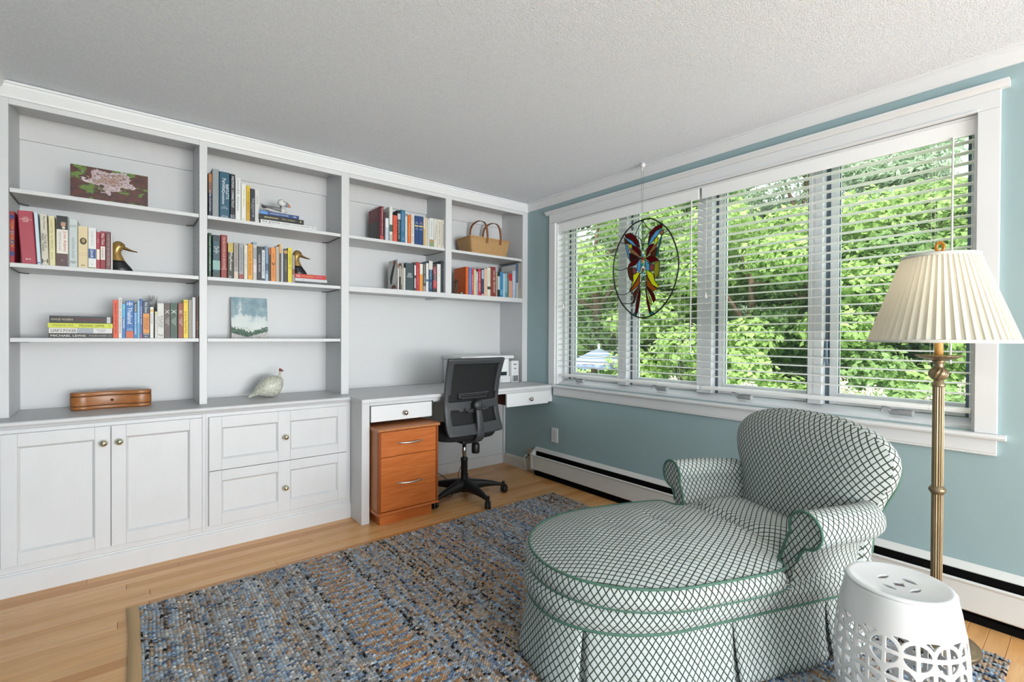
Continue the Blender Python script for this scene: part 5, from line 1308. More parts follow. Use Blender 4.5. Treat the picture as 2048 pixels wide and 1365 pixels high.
# --- fourth bay, lower shelf
rowG = row((900, 520), 13.65, 1.4625, SP, 'books under the basket', 'under the basket', [
    (432, 512, 188, 'cf5a1c', 'thick orange hardcover with lettered front', [], [], dict(hard=True, depth=0.17)),
    (518, 578, 205, '3a80c4', 'bright blue paperback', [], [('DON WINSLOW', 0.2, 0.9, '9ac0e4', 0.3)], dict(hard=False)),
    (582, 646, 225, 'b83440', 'red paperback with white dots', [], [('MAEVE BINCHY', 0.08, 0.85, 'e4c9c9', 0.4)], dict(hard=False)),
    (652, 712, 268, 'c3bd96', 'olive cream paperback', [], [], dict(hard=False)),
    (716, 756, 320, 'a9b0bd', 'slim pale lilac paperback', [(0.6, 0.9, 'c9ccd6')], [], dict(hard=False)),
    (762, 852, 248, 'a81f38', 'crimson hardcover', [], [('FOUNTAIN', 0.55, 0.9, 'e4c3c3', 0.5), ('HEAD', 0.15, 0.5, 'e4c3c3', 0.5)], dict(hard=True)),
    (858, 922, 240, '2a3a52', 'navy paperback with a pale top', [(0.62, 0.95, '9ab4c4'), (0.0, 0.07, 'd9a3a3')], [], dict(hard=False)),
    (930, 1012, 240, 'd0ab98', 'pink-beige hardcover', [], [], dict(hard=False)),
    (1018, 1110, 212, 'd0d0bd', 'ivory hardcover with a black cat-like mark', [(0.24, 0.34, '3a3d3a')], [('POSSESSION', 0.5, 0.9, '8f9482', 0.3)], dict(hard=True)),
    (1116, 1248, 195, '7d2a26', 'dark red hardcover with white lettering', [], [('LISA SEE', 0.55, 0.88, 'd9c9c0', 0.4, 0.15), ('PEONY', 0.12, 0.5, 'd9c9c0', 0.4, 0.15)], dict(hard=True)),
    (1254, 1290, 320, 'a89a86', 'slim tan volume', [], [], dict(hard=False)),
    (1294, 1362, 350, '20242c', 'black and white paperback', [(0.3, 0.85, 'b9bcc0')], [], dict(hard=False)),
    (1368, 1444, 330, '2f7fae', 'turquoise blue paperback', [(0.1, 0.3, '5aa0c4')], [], dict(hard=False)),
    (1448, 1500, 375, 'a9c0cf', 'slim pale blue paperback', [], [], dict(hard=False)),
    (1504, 1560, 370, '7fa9b4', 'slim blue-green paperback', [(0.002, 0.2, '5a8a86')], [], dict(hard=False)),
    (1564, 1600, 500, '4a7a86', 'short teal paperback', [], [], dict(hard=False)),
    (1606, 1694, 375, 'cf9a80', 'coral and red paperback', [(0.70, 0.998, 'b8262e')], [], dict(hard=False)),
    (1702, 1790, 300, 'b0b6c4', 'lavender grey paperback', [], [('CRIMES', 0.3, 0.8, 'd9dce6', 0.5)], dict(hard=False)),
    (1796, 1862, 105, '3f5a78', 'tall white picture book with a blue spine', [(0.002, 0.45, 'a9b0ba')], [('A YEAR IN', 0.4, 0.95, '8fa6b9', 0.35)], dict(hard=True, depth=0.2)),
    (1868, 1950, 102, '948b7b', 'tall taupe hardcover with a round seal', [], [('THE KITCHEN GARDEN', 0.3, 0.92, '6b6456', 0.3)], dict(hard=True, depth=0.2)),
])
for k in range(9):
    bx(-0.0006, 0.0002, 0.03, 0.15-0.012*(k % 3), 0.205-k*0.016, 0.2075-k*0.016).build('cover_rule', cover_mat('e38a4a'), rowG[0])
bx(-0.0006, 0.0002, 0.006, 0.198, 0.006, 0.286).build('cover_sheet', cover_mat('d9d9d8'), rowG[18])
flush_text()
# ================================================================== THINGS ON THE SHELVES
# --- floral canvas
FL = mat('floral_painting', '4a2a20', 0.45); t = NT(FL)
g = t.coord('Generated')
f = t.noise(g, 5.5, 5, 0.65); f2 = t.noise(t.coord('Generated', None, (3, 1, 2)), 4.2, 3, 0.6)
bg = t.ramp(f, [(0.32, '1d100c'), (0.45, '3c1712'), (0.55, '55241a'), (0.63, '3a2414')])
gr = t.ramp(f2, [(0.50, '2f3a14'), (0.62, '5f7a2a'), (0.75, '3d5220')])
c1 = t.mix(t.math('MULTIPLY', t.math('SUBTRACT', f2, 0.52), 14, None, True), bg, gr)
sx_ = t.n('ShaderNodeSeparateXYZ'); t.l(g, sx_.inputs[0])
gx, gz = sx_.outputs[0], sx_.outputs[2]
dx_ = t.math('DIVIDE', t.math('SUBTRACT', gx, 0.50), 0.34); dz_ = t.math('DIVIDE', t.math('SUBTRACT', gz, 0.66), 0.34)
rr = t.math('SQRT', t.math('ADD', t.math('MULTIPLY', dx_, dx_), t.math('MULTIPLY', dz_, dz_)))
an = t.math('ARCTAN2', dz_, dx_)
pet = t.math('ADD', rr, t.math('MULTIPLY', t.math('SINE', t.math('MULTIPLY', an, 5)), 0.13))
pet = t.math('ADD', pet, t.math('MULTIPLY', t.math('SUBTRACT', f, 0.5), 2.2))
fl = t.ramp(pet, [(0.12, '8a6a5c'), (0.3, 'b39a92'), (0.42, '5d3a38'), (0.55, 'c3b3b6'), (0.72, '8d6d70'), (0.85, 'd0c6c9'), (0.95, '5a3834')])
t.base(t.mix(t.math('GREATER_THAN', 0.9, pet), c1, fl))
t.bump(f, 0.2, 0.002)
CV = Thing('floral_canvas', 'wide canvas of a pale flower on dark red leaves, on the top left shelf', 'painting', (-0.05, 3.14, 1.7955))
cvp = CV.part('canvas', bx(-0.199, 0.0985, 3.135, 3.155, 1.7957, 1.9585), mat('canvas_edge', 'c9c2b4', 0.8))
cvp2 = CV.part('painted_face', bx(-0.199, 0.0985, 3.1335, 3.1349, 1.7957, 1.9585), FL)
# --- dune painting
DU = mat('dune_painting', '9ab0b6', 0.6); t = NT(DU)
g = t.coord('Generated'); s_ = t.n('ShaderNodeSeparateXYZ'); t.l(g, s_.inputs[0]); gx, gz = s_.outputs[0], s_.outputs[2]
n1 = t.noise(g, 2.6, 4, 0.6); n2 = t.noise(g, 14, 3, 0.7)
sky = t.ramp(t.math('ADD', t.math('SUBTRACT', n1, 0.0), t.math('MULTIPLY', t.math('SUBTRACT', 0.75, gz), 0.55)), [(0.40, '7d97a3'), (0.52, '93aab2'), (0.60, 'cdd6d6'), (0.8, 'd9dedb')])
k1 = t.math('ADD', t.math('MULTIPLY', t.math('ABSOLUTE', t.math('SUBTRACT', gx, 0.52)), 0.22), t.math('MULTIPLY', t.math('SUBTRACT', n2, 0.5), 0.45))
grass_h = t.math('ADD', 0.17, k1)
grass = t.ramp(n2, [(0.35, '2f4a3e'), (0.6, '55705f'), (0.7, '8a9a8a')])
c = t.mix(t.math('GREATER_THAN', grass_h, gz), sky, grass)
sand_h = t.math('ADD', 0.03, t.math('MULTIPLY', t.math('ABSOLUTE', t.math('SUBTRACT', gx, 0.42)), 0.24))
sand = t.ramp(n2, [(0.4, 'b3aeae'), (0.6, 'd3cfcd')])
t.base(t.mix(t.math('GREATER_THAN', sand_h, gz), c, sand))
t.bump(n2, 0.3, 0.002)
DP = Thing('dune_painting', 'small unframed seascape canvas of clouds over dune grass', 'painting', (0.61, 3.32, 1.1184))
for nm, y0, y1, mm in (('canvas', 3.322, 3.338, mat('canvas_edge')), ('painted_face', 3.3207, 3.3219, DU)):
    o = DP.part(nm, bx(0.508, 0.709, y0, y1, 1.1186, 1.372), mm)
DP.e.rotation_euler = (-0.13, 0, 0)
# --- brass ducks
BRA = mat_speckle('duck_brass', 'b8965a', '8f7340', 18, 0.28, 0.6); NT(BRA).b.inputs['Metallic'].default_value = 0.55
DBL = mat('duck_black_base', '1c1d20', 0.35)
def duck(label, x, y, z):
    T = Thing('duck_bookend', label, 'figurine', (x+0.03, y, z), 'brass duck bookends')
    def loft(secs, n=20):
        return [[(x+cx_+rx*math.cos(2*math.pi*k/n), y+ry*math.sin(2*math.pi*k/n), z+zz) for (cx_, zz, rx, ry) in secs] for k in range(n)]
    T.part('base', MB().grid(loft([(0.028, 0.0, 0.001, 0.001), (0.028, 0.0, 0.045, 0.032), (0.029, 0.004, 0.047, 0.034), (0.026, 0.02, 0.043, 0.032), (0.018, 0.042, 0.034, 0.028), (0.015, 0.054, 0.029, 0.026), (0.015, 0.054, 0.001, 0.001)]), True, True), DBL)
    hd = T.part('neck_and_head', MB().grid(loft([(0.015, 0.0543, 0.0285, 0.0255), (0.011, 0.07, 0.025, 0.024), (0.007, 0.088, 0.021, 0.021), (0.006, 0.102, 0.020, 0.020), (0.010, 0.114, 0.024, 0.021), (0.015, 0.126, 0.0275, 0.022), (0.017, 0.138, 0.0255, 0.020), (0.016, 0.148, 0.018, 0.014), (0.015, 0.154, 0.008, 0.006), (0.015, 0.155, 0.001, 0.001)]), True, True), BRA)
    rows = []
    for q in np.linspace(0, 1, 8):
        cx_ = 0.030+0.062*q; zz = 0.127-0.020*q-0.003*math.sin(q*math.pi); w = 0.0125-0.003*q+0.004*math.sin(q*math.pi)*q; h = 0.0085*(1-q)**1.3+0.0022
        if q == 1: w *= 0.6
        rows.append([(x+cx_, y+w*math.cos(2*math.pi*k/12), z+zz+h*math.sin(2*math.pi*k/12)) for k in range(12)])
    mb = MB().grid(rows, True, False, True); mb.add(rows[-1], [tuple(range(12))])
    T.part('bill', mb, mat('duck_bill', '6d562c', 0.3, 0.8))
    for sg in (-1, 1):
        T.part('eye', MB().ball((x+0.027, y+sg*0.0185, z+0.134), 0.0035, 8), DBL)
    return T
duck('brass duck head bookend on black base, at the end of the left row', -0.036, 3.172, 1.4585)
duck('brass duck head bookend on black base, standing on the red paperback', 0.832, 3.19, 1.4585+0.0592)
# --- puffin
PU = Thing('puffin_figurine', 'painted puffin figurine resting on the stacked books', 'figurine', (0.70, 3.18, 1.8688))
PWH = mat_speckle('puffin_white', 'dcdcda', 'c9c9c8', 20, 0.5); PGR = mat_speckle('puffin_grey', '4a4a4e', '8a8a8c', 26, 0.6)
px0, py0, pz0 = 0.655, 3.175, 1.8688
def loftx(secs, n=16, y=py0):
    return [[(px0+cx_, y+ry*math.cos(2*math.pi*k/n), pz0+cz_+rz*math.sin(2*math.pi*k/n)) for k in range(n)] for (cx_, cz_, ry, rz) in secs]
r_ = loftx([(0.0, 0.030, 0.002, 0.002), (0.02, 0.028, 0.018, 0.010), (0.05, 0.024, 0.028, 0.020), (0.08, 0.024, 0.031, 0.0235), (0.105, 0.026, 0.026, 0.024), (0.12, 0.030, 0.017, 0.019), (0.13, 0.03, 0.002, 0.003)])
PU.part('body', MB().grid(r_, True, False, True), PWH)
for sg in (-1, 1):
    w_ = [[(px0-0.012+0.10*q, py0+sg*(0.012+0.022*math.sin(min(1, q*1.2)*math.pi/2)+0.002), pz0+0.034+0.012*s_*(0.25+q*0.9)-0.004*q+0.012*(1-q)**2) for s_ in (-1, -0.3, 0.3, 1)] for q in np.linspace(0, 1, 8)]
    PU.part('wing', MB().grid(w_), PGR).modifiers.new('s', 'SOLIDIFY').thickness = 0.004
for k in range(3):
    PU.part('tail_feather', MB().tube([(px0+0.02, py0+0.006*(k-1), pz0+0.036), (px0-0.008, py0+0.008*(k-1), pz0+0.044+0.004*k), (px0-0.018, py0+0.008*(k-1), pz0+0.050+0.005*k)], [0.005, 0.004, 0.001], 6), PGR)
PU.part('neck', MB().grid(loftx([(0.088, 0.036, 0.018, 0.016), (0.092, 0.05, 0.0185, 0.016), (0.094, 0.06, 0.017, 0.014)]), True, False, True), PGR)
hd = PU.part('head', MB().ball((px0+0.098, py0, pz0+0.080), 0.0235, 16, (1.05, 0.9, 1.0)), PWH)
rows = []
for q in np.linspace(0, 1, 7):
    cx_ = 0.114+0.036*q; zz = 0.077-0.012*q*q-0.002*q; hgt = 0.0155*(1-q**2.2)+0.002; w = 0.0085*(1-q)+0.002
    rows.append([(px0+cx_, py0+w*math.cos(2*math.pi*k/12), pz0+zz+hgt*math.sin(2*math.pi*k/12)) for k in range(12)])
PU.part('beak', MB().grid(rows[:4], True, False, True), mat('beak_grey', '7d8790', 0.4))
mb = MB().grid(rows[3:], True, False, True); mb.add(rows[-1], [tuple(range(12))])
PU.part('beak_tip', mb, mat('beak_orange', 'b87a52', 0.4), label='orange beak tip')
for sg in (-1, 1):
    PU.part('eye', MB().ball((px0+0.106, py0+sg*0.0195, pz0+0.086), 0.003, 8), DBL)
# --- guinea fowl
GF = Thing('guinea_fowl', 'speckled ceramic guinea fowl with a small red head on the counter', 'figurine', (0.69, 3.2, 0.757))
SPK = mat('speckled_glaze', 'c9c9bd', 0.35); t = NT(SPK)
v_ = t.n('ShaderNodeTexVoronoi'); v_.inputs['Scale'].default_value = 150; t.l(t.coord('Object'), v_.inputs['Vector'])
t.base(t.ramp(v_.outputs['Distance'], [(0.0, '5d6058'), (0.30, '6d7068'), (0.38, 'c9c9ba'), (1.0, 'd6d5c8')]))
gx0, gy0, gz0 = 0.585, 3.20, 0.757
secs = [(0.0, 0.018, 0.004, 0.004), (0.010, 0.020, 0.013, 0.009), (0.025, 0.034, 0.026, 0.020), (0.045, 0.052, 0.042, 0.037), (0.07, 0.064, 0.055, 0.054), (0.10, 0.068, 0.062, 0.065), (0.13, 0.068, 0.060, 0.066), (0.155, 0.072, 0.050, 0.057), (0.172, 0.080, 0.034, 0.042), (0.182, 0.088, 0.014, 0.022), (0.184, 0.09, 0.001, 0.001)]
def loftf(secs, n=28):
    return [[(gx0+cx_, gy0+ry*math.cos(2*math.pi*k/n), gz0+max(0.0012, cz_+rz*math.sin(2*math.pi*k/n))) for k in range(n)] for (cx_, cz_, ry, rz) in secs]
GF.part('body', MB().grid(loftf(secs), True, False, True), SPK)
GF.part('tail', MB().tube([(gx0+0.012, gy0, gz0+0.022), (gx0-0.004, gy0, gz0+0.012), (gx0-0.012, gy0, gz0+0.012)], [0.010, 0.008, 0.003], 10), SPK)
GF.part('neck', MB().tube([(gx0+0.160, gy0, gz0+0.115), (gx0+0.165, gy0, gz0+0.135), (gx0+0.167, gy0, gz0+0.158)], [0.016, 0.0065, 0.0055], 12), SPK)
hd = GF.part('head', MB().ball((gx0+0.169, gy0, gz0+0.164), 0.0095, 12, (1.1, 0.9, 1)), mat('fowl_red', '7d3434', 0.4))
GF.part('comb', MB().tube([(gx0+0.163, gy0, gz0+0.171), (gx0+0.168, gy0, gz0+0.176)], [0.005, 0.003], 8), mat('fowl_comb', 'a05a4a', 0.5), parent=hd)
GF.part('beak', MB().tube([(gx0+0.177, gy0, gz0+0.163), (gx0+0.189, gy0, gz0+0.159)], [0.0045, 0.001], 8), DBL, parent=hd)
for sg in (-1, 1): GF.part('wattle', MB().ball((gx0+0.174, gy0+sg*0.005, gz0+0.157), 0.0035, 8), mat('fowl_red'), parent=hd)
# --- curved wooden box
WB = Thing('wooden_box', 'curved honey brown wooden box with a small brass knob', 'box', (-0.05, 3.2, 0.757))
WD = mat('box_wood', '9a5f2e', 0.35); t = NT(WD)
f = t.noise(t.coord('Object', (2, 22, 22)), 3, 5, 0.6)
t.base(t.ramp(f, [(0.3, '8a4f22'), (0.5, '9c6130'), (0.72, 'a96e3c')]))
def boxplan(e):
    pts = []; Ln, R = 0.325, 0.042+e
    def mid(s): # s -1..1 along the curve, bowed away from the room
        xx = -0.046+s*(Ln/2-0.042); return np.array([xx, 3.222+0.024*(1-s*s)])
    fr, bk = [], []
    for s in np.linspace(-1, 1, 21):
        m = mid(s); t_ = mid(min(1, s+0.02))-mid(max(-1, s-0.02)); t_ = t_/np.linalg.norm(t_); n = np.array([-t_[1], t_[0]])
        fr.append(m-n*R); bk.append(m+n*R)
    def cap(s, a0, a1):
        m = mid(s); return [m+R*np.array([math.cos(a), math.sin(a)]) for a in np.linspace(a0, a1, 9)[1:-1]]
    return [tuple(p) for p in fr]+[tuple(p) for p in cap(1, -math.pi/2, math.pi/2)]+[tuple(p) for p in bk[::-1]]+[tuple(p) for p in cap(-1, math.pi/2, 1.5*math.pi)]
z0 = 0.757
for nm, a, b, e in (('lower_band', 0.0, 0.0195, 0), ('body', 0.0212, 0.066, 0), ('lid', 0.0677, 0.088, 0)):
    WB.part(nm, MB().prism(boxplan(e), 'z', z0+a, z0+b, True), WD, 0.007 if nm != 'body' else 0.001, 4, weld=True)
WB.part('seam_core', MB().prism(boxplan(-0.002), 'z', z0+0.004, z0+0.084), mat('seam_dark', '2a1608', 0.6))
kb = MB().lathe([(0, 0), (0.004, 0), (0.003, 0.004), (0.0062, 0.008), (0.0055, 0.012), (0, 0.0135)], 14, (0, 0, 0), True, 'y')
kb.v = [(a-0.046, b+3.204, c+z0+0.044) for a, b, c in kb.v]
WB.part('knob', kb, mat('box_knob', '6d4a24', 0.3, 0.7), label='small round knob')
# --- basket
BK_ = mat('basket_cane', 'c49a68', 0.7); t = NT(BK_)
co = t.coord('Object')
sp = t.n('ShaderNodeSeparateXYZ'); t.l(co, sp.inputs[0])
u_ = t.math('ADD', sp.outputs[0], sp.outputs[1])
wu = t.math('SINE', t.math('MULTIPLY', u_, 520)); wz = t.math('SINE', t.math('MULTIPLY', sp.outputs[2], 620))
k_ = t.math('MULTIPLY', wu, wz)
t.base(t.ramp(t.math('ADD', t.math('MULTIPLY', k_, 0.5), 0.5), [(0.1, 'a87c4a'), (0.5, 'c69d6b'), (0.9, 'd9b585')]))
t.bump(k_, 0.8, 0.003)
BS = Thing('wicker_basket', 'square tan wicker basket with two brown bentwood handles', 'basket', (2.31, 3.23, 1.7965))
def rect(x0, x1, y0, y1, z, r, n=6):
    pts = []
    for cx_, cy_, a0 in ((x1-r, y0+r, -math.pi/2), (x1-r, y1-r, 0), (x0+r, y1-r, math.pi/2), (x0+r, y0+r, math.pi)):
        for k in range(n+1):
            a = a0+math.pi/2*k/n; pts.append((cx_+r*math.cos(a), cy_+r*math.sin(a), z))
    return pts
zb_ = 1.7965
rings = []
for q in np.linspace(0, 1, 9):
    e = 0.026*q**0.8
    rings.append(rect(2.142-e, 2.488+e, 3.138-e*0.6, 3.325+e*0.8, zb_+0.003+0.128*q, 0.02))
inner = [[(2.315+(p[0]-2.315)*0.985, 3.232+(p[1]-3.232)*0.975, p[2]) for p in r] for r in rings[::-1]]
BS.part('woven_wall', MB().grid(rings+inner[:-1], True, False, True), BK_)
bt = MB(); rb = rect(2.142, 2.488, 3.138, 3.325, zb_+0.003, 0.02); bt.add(rb, [tuple(range(len(rb)))[::-1]]); rb2 = [(p[0], p[1], p[2]+0.004) for p in rb]; bt.add(rb2, [tuple(range(len(rb)))])
BS.part('woven_bottom', bt, BK_)
BS.part('foot_rim', MB().tube([(p[0], p[1], zb_+0.0035) for p in rb], 0.0032, 6, closed=True), BK_)
BS.part('rim', MB().tube([(p[0], p[1], p[2]+0.002) for p in rings[-1]], 0.006, 8, closed=True), mat_speckle('basket_rim', 'ad8350', 'c69d6b', 60, 0.7))
HWD = mat_speckle('bent_wood', '6d3f22', '8f5a34', 8, 0.4, 0.5, (1, 1, 6))
for xc in (2.262, 2.395):
    pth = catmull([(xc-0.008, 3.342, zb_+0.06), (xc-0.008, 3.346, zb_+0.15), (xc-0.006, 3.338, zb_+0.235), (xc-0.003, 3.305, zb_+0.275), (xc, 3.235, zb_+0.290), (xc+0.003, 3.165, zb_+0.272), (xc+0.006, 3.128, zb_+0.23), (xc+0.010, 3.116, zb_+0.15), (xc+0.010, 3.1205, zb_+0.095)], 5)
    rows = []
    for k, p in enumerate(pth):
        d = pth[min(k+1, len(pth)-1)]-pth[max(k-1, 0)]; d = d/np.linalg.norm(d); n = np.cross(d, [1, 0, 0]); n /= np.linalg.norm(n)
        rows.append([tuple(p+np.array([0.0085*a, 0, 0])+n*0.0026*b) for a, b in ((-1, -1), (1, -1), (1, 1), (-1, 1))])
    mb = MB().grid(rows, False, False, True); mb.add(rows[0], [(0, 1, 2, 3)]); mb.add(rows[-1], [(3, 2, 1, 0)])
    BS.part('handle', mb, HWD)
# --- small bronze figurine
FG = Thing('bronze_figurine', 'small dark metal figurine with a raised arm by the orange book', 'figurine', (1.972, 3.108, 1.463))
BZ = mat('dark_bronze', '3a3532', 0.35, 0.6)
fx, fy, fz = 1.972, 3.1075, 1.463
fm = MB().tube([(fx-0.006, fy, fz+0.006), (fx-0.007, fy, fz+0.03), (fx-0.003, fy, fz+0.056)], [0.0035, 0.0048, 0.007], 8)
fm.tube([(fx+0.008, fy, fz+0.006), (fx+0.007, fy, fz+0.03), (fx+0.003, fy, fz+0.056)], [0.0035, 0.0048, 0.007], 8)
fm.tube([(fx, fy, fz+0.05), (fx-0.001, fy, fz+0.07), (fx-0.002, fy, fz+0.088), (fx-0.002, fy, fz+0.098)], [0.009, 0.008, 0.0105, 0.004], 10)
fm.tube([(fx-0.009, fy, fz+0.09), (fx-0.018, fy, fz+0.094), (fx-0.024, fy, fz+0.082)], [0.004, 0.0034, 0.0028], 8)
fm.tube([(fx+0.006, fy, fz+0.091), (fx+0.014, fy, fz+0.098), (fx+0.004, fy, fz+0.112)], [0.004, 0.0034, 0.0028], 8)
FG.part('body', fm, BZ)
FG.part('head', MB().ball((fx-0.002, fy, fz+0.105), 0.0075, 12, (0.9, 0.9, 1.15)), BZ)
FG.part('base', MB().lathe([(0, 0), (0.014, 0), (0.014, 0.004), (0.011, 0.006), (0, 0.006)], 16, (fx, fy, fz)), mat('figurine_base', '5d3a34', 0.5))
GB = bx(sx(921.5, 3.105), sx(925.5, 3.105), 3.103, 3.113, 1.463, 1.478)
tag(GB.build('small_block', mat('green_grey_block', '6d8078', 0.5), None, 0.001), 'tiny grey-green block in front of the orange book', 'ornament')
# ================================================================== CHAISE LOUNGE
FAB = mat('lattice_fabric', 'cfcfc8', 0.9, spec=0.15); t = NT(FAB)
uv = t.t.nodes.new('ShaderNodeTexCoord').outputs['UV']
nz = t.n('ShaderNodeTexNoise'); nz.inputs['Scale'].default_value = 260; nz.inputs['Detail'].default_value = 2; t.l(uv, nz.inputs['Vector'])
sp_ = t.n('ShaderNodeSeparateXYZ'); t.l(uv, sp_.inputs[0])
jit = t.math('MULTIPLY', t.math('SUBTRACT', nz.outputs[0], 0.5), 0.10)
ua = t.math('DIVIDE', sp_.outputs[0], 0.0232); vb = t.math('DIVIDE', sp_.outputs[1], 0.0312)
p_ = t.math('ADD', t.math('ADD', ua, vb), jit); q_ = t.math('ADD', t.math('SUBTRACT', ua, vb), jit)
dp = t.math('ABSOLUTE', t.math('SUBTRACT', t.math('FRACT', p_), 0.5)); dq = t.math('ABSOLUTE', t.math('SUBTRACT', t.math('FRACT', q_), 0.5))
ln = t.math('MAXIMUM', dp, dq)                     # 0.5 on a line
lm = t.math('SMOOTH_MIN', t.math('MULTIPLY', t.math('SUBTRACT', ln, 0.380), 20, None, True), 1.0, 0.05)
bgc = t.ramp(t.noise(uv, 420, 2, 0.6), [(0.35, 'adb3b2'), (0.65, 'c7cdcc')])
lnc = t.ramp(t.noise(uv, 300, 2, 0.6), [(0.3, '232c26'), (0.7, '414c41')])
t.base(t.mix(lm, bgc, lnc))
t.bump(t.noise(uv, 700, 2, 0.6), 0.25, 0.0015)
WELT = mat_speckle('green_welt', '3f6353', '507767', 60, 0.7, 0.5)

_ca = math.radians(-20.7); CD = np.array([math.cos(_ca), math.sin(_ca), 0.0]); CN = np.array([-math.sin(_ca), math.cos(_ca), 0.0])
def CW(s, u, z): 
    p = CD*s+CN*(1.55+u); return np.array([p[0], p[1], z])
CHL = Thing('chaise_lounge', 'upholstered chaise lounge in green-on-cream diamond lattice fabric', 'chaise lounge', tuple(CW(1.25, 0, 0.0)))
def surf(name, pts, uvs, m=FAB, wrap_u=False, parent=None, flip=False, solid=0.0, sub=0, label=None, smooth=True):
    nu, nv = len(pts), len(pts[0])
    vs = [tuple(np.array(p)-CHL.loc) for r in pts for p in r]; fl = []; uvl = []
    for i in range(nu if wrap_u else nu-1):
        for j in range(nv-1):
            ids = [(i, j), (i+1, j), (i+1, j+1), (i, j+1)]
            if flip: ids = ids[::-1]
            fl.append(tuple((a % nu)*nv+b for a, b in ids))
            for a, b in ids:
                if wrap_u and a == nu:
                    uvl.append(uvs[nu][b] if len(uvs) > nu else uvs[0][b])
                else: uvl.append(uvs[a][b])
    me = bpy.data.meshes.new(name); me.from_pydata(vs, [], fl); me.update()
    l = me.uv_layers.new(name='UVMap'); l.data.foreach_set('uv', np.array(uvl, np.float32).ravel())
    me.polygons.foreach_set('use_smooth', [smooth]*len(fl))
    o = link(name, me, m, parent or CHL.e)
    if solid:
        k = o.modifiers.new('solid', 'SOLIDIFY'); k.thickness = solid; k.offset = 0
    if label: o['label'] = label
    return o
def ctube(name, path, r=0.0055, closed=False, parent=None, n=8):
    return CHL.part(name, MB().tube([tuple(p) for p in path], r, n, closed=closed), WELT, parent=parent, label='dark green welt cord')
def arclen(P, closed=False):
    a = [0.0]
    for i in range(1, len(P)): a.append(a[-1]+float(np.linalg.norm(np.array(P[i])-np.array(P[i-1]))))
    if closed: a.append(a[-1]+float(np.linalg.norm(np.array(P[0])-np.array(P[-1]))))
    return a
# outline of the base in (s,u): starts at the back on the near side, runs round the foot to the far side
S0, SB, HW_ = 0.60, 1.78, 0.306
def base_outline(off=0.0, n=48):
    pts = []
    for s in np.linspace(SB, 1.02, 16): pts.append((s, -(HW_+off)))
    for k in range(1, n):
        a = -math.pi/2-math.pi*k/n
        c, s_ = math.cos(a), math.sin(a)
        pts.append((1.02-(0.420+off)*abs(c)**0.92, (HW_+off)*np.sign(s_)*abs(s_)**0.92))
    for s in np.linspace(1.02, SB, 16): pts.append((s, HW_+off))
    return pts
# --- base band between skirt and cushion
rings = [(0.214, 0.0), (0.228, 0.010), (0.25, 0.019), (0.275, 0.020), (0.295, 0.013), (0.308, -0.006), (0.312, -0.05)]
outs = [base_outline(o) for _, o in rings]
al = arclen(outs[0])
pts = [[CW(outs[j][i][0], outs[j][i][1], rings[j][0]) for j in range(len(rings))] for i in range(len(outs[0]))]
vv = [0.0]
for j in range(1, len(rings)): vv.append(vv[-1]+math.hypot(rings[j][0]-rings[j-1][0], rings[j][1]-rings[j-1][1]))
surf('base_band', pts, [[(al[i], vv[j]) for j in range(len(rings))] for i in range(len(pts))])
ctube('skirt_welt', [CW(s, u, 0.2165) for s, u in base_outline(0.004)], 0.0048)
# --- skirt panels with kick pleats
bo = base_outline(0.0, 96); al = arclen(bo); L = al[-1]
def at_len(x):
    x = min(max(x, 0), L-1e-6); i = int(np.searchsorted(al, x, side='right'))-1; i = min(i, len(bo)-2)
    f = (x-al[i])/(al[i+1]-al[i]+1e-9); p = np.array(bo[i])*(1-f)+np.array(bo[i+1])*f
    q = np.array(bo[i+1])-np.array(bo[i]); q = q/(np.linalg.norm(q)+1e-9); nrm = np.array([-q[1], q[0]])
    if nrm@(p-np.array([1.2, 0])) < 0: nrm = -nrm
    return p, nrm
def find_len(s, u): 
    return al[int(np.argmin([(a-s)**2+(b-u)**2 for a, b in bo]))]
brk = [0.0, find_len(1.60, -0.306), find_len(1.155, -0.306), find_len(0.685, -0.20), find_len(0.685, 0.20), find_len(1.155, 0.306), L]
zs = np.linspace(0.2145, 0.0135, 9)
for a, b in zip(brk[:-1], brk[1:]):
    P, U = [], []
    N = max(8, int((b-a)/0.02))
    xs = np.linspace(a+0.001, b-0.001, N)
    for k, x in enumerate(xs):
        p, nr = at_len(x)
        e = min(x-a, b-x)
        rowp, rowu = [], []
        for j, z in enumerate(zs):
            f = j/(len(zs)-1)
            off = 0.002+0.030*f**1.3+0.004*f*math.sin(x*23)+0.003*f*math.sin(x*41+1)
            if e < 0.02 and 0 < a < L and 0 < b < L: off -= 0.010*f*(1-e/0.02)
            # open the pleat a little towards the hem
            sh = 0.010*f*(1 if x-a < 0.02 else (-1 if b-x < 0.02 else 0))
            pp, nn = at_len(x+sh)
            q = pp+nn*off
            rowp.append(CW(q[0], q[1], z)); rowu.append((x, (0.2145-z)*1.0))
        P.append(rowp); U.append(rowu)
    surf('skirt_panel', P, U, solid=0.004)
for x in brk[1:-1]:
    P, U = [], []
    for k in np.linspace(-0.04, 0.04, 7):
        p, nr = at_len(x+k)
        P.append([CW(*(p+nr*(-0.012+0.026*f)), z) for f, z in zip(np.linspace(0, 1, len(zs)), zs)]); U.append([(x+k, (0.2145-z)) for z in zs])
    surf('pleat_backing', P, U)
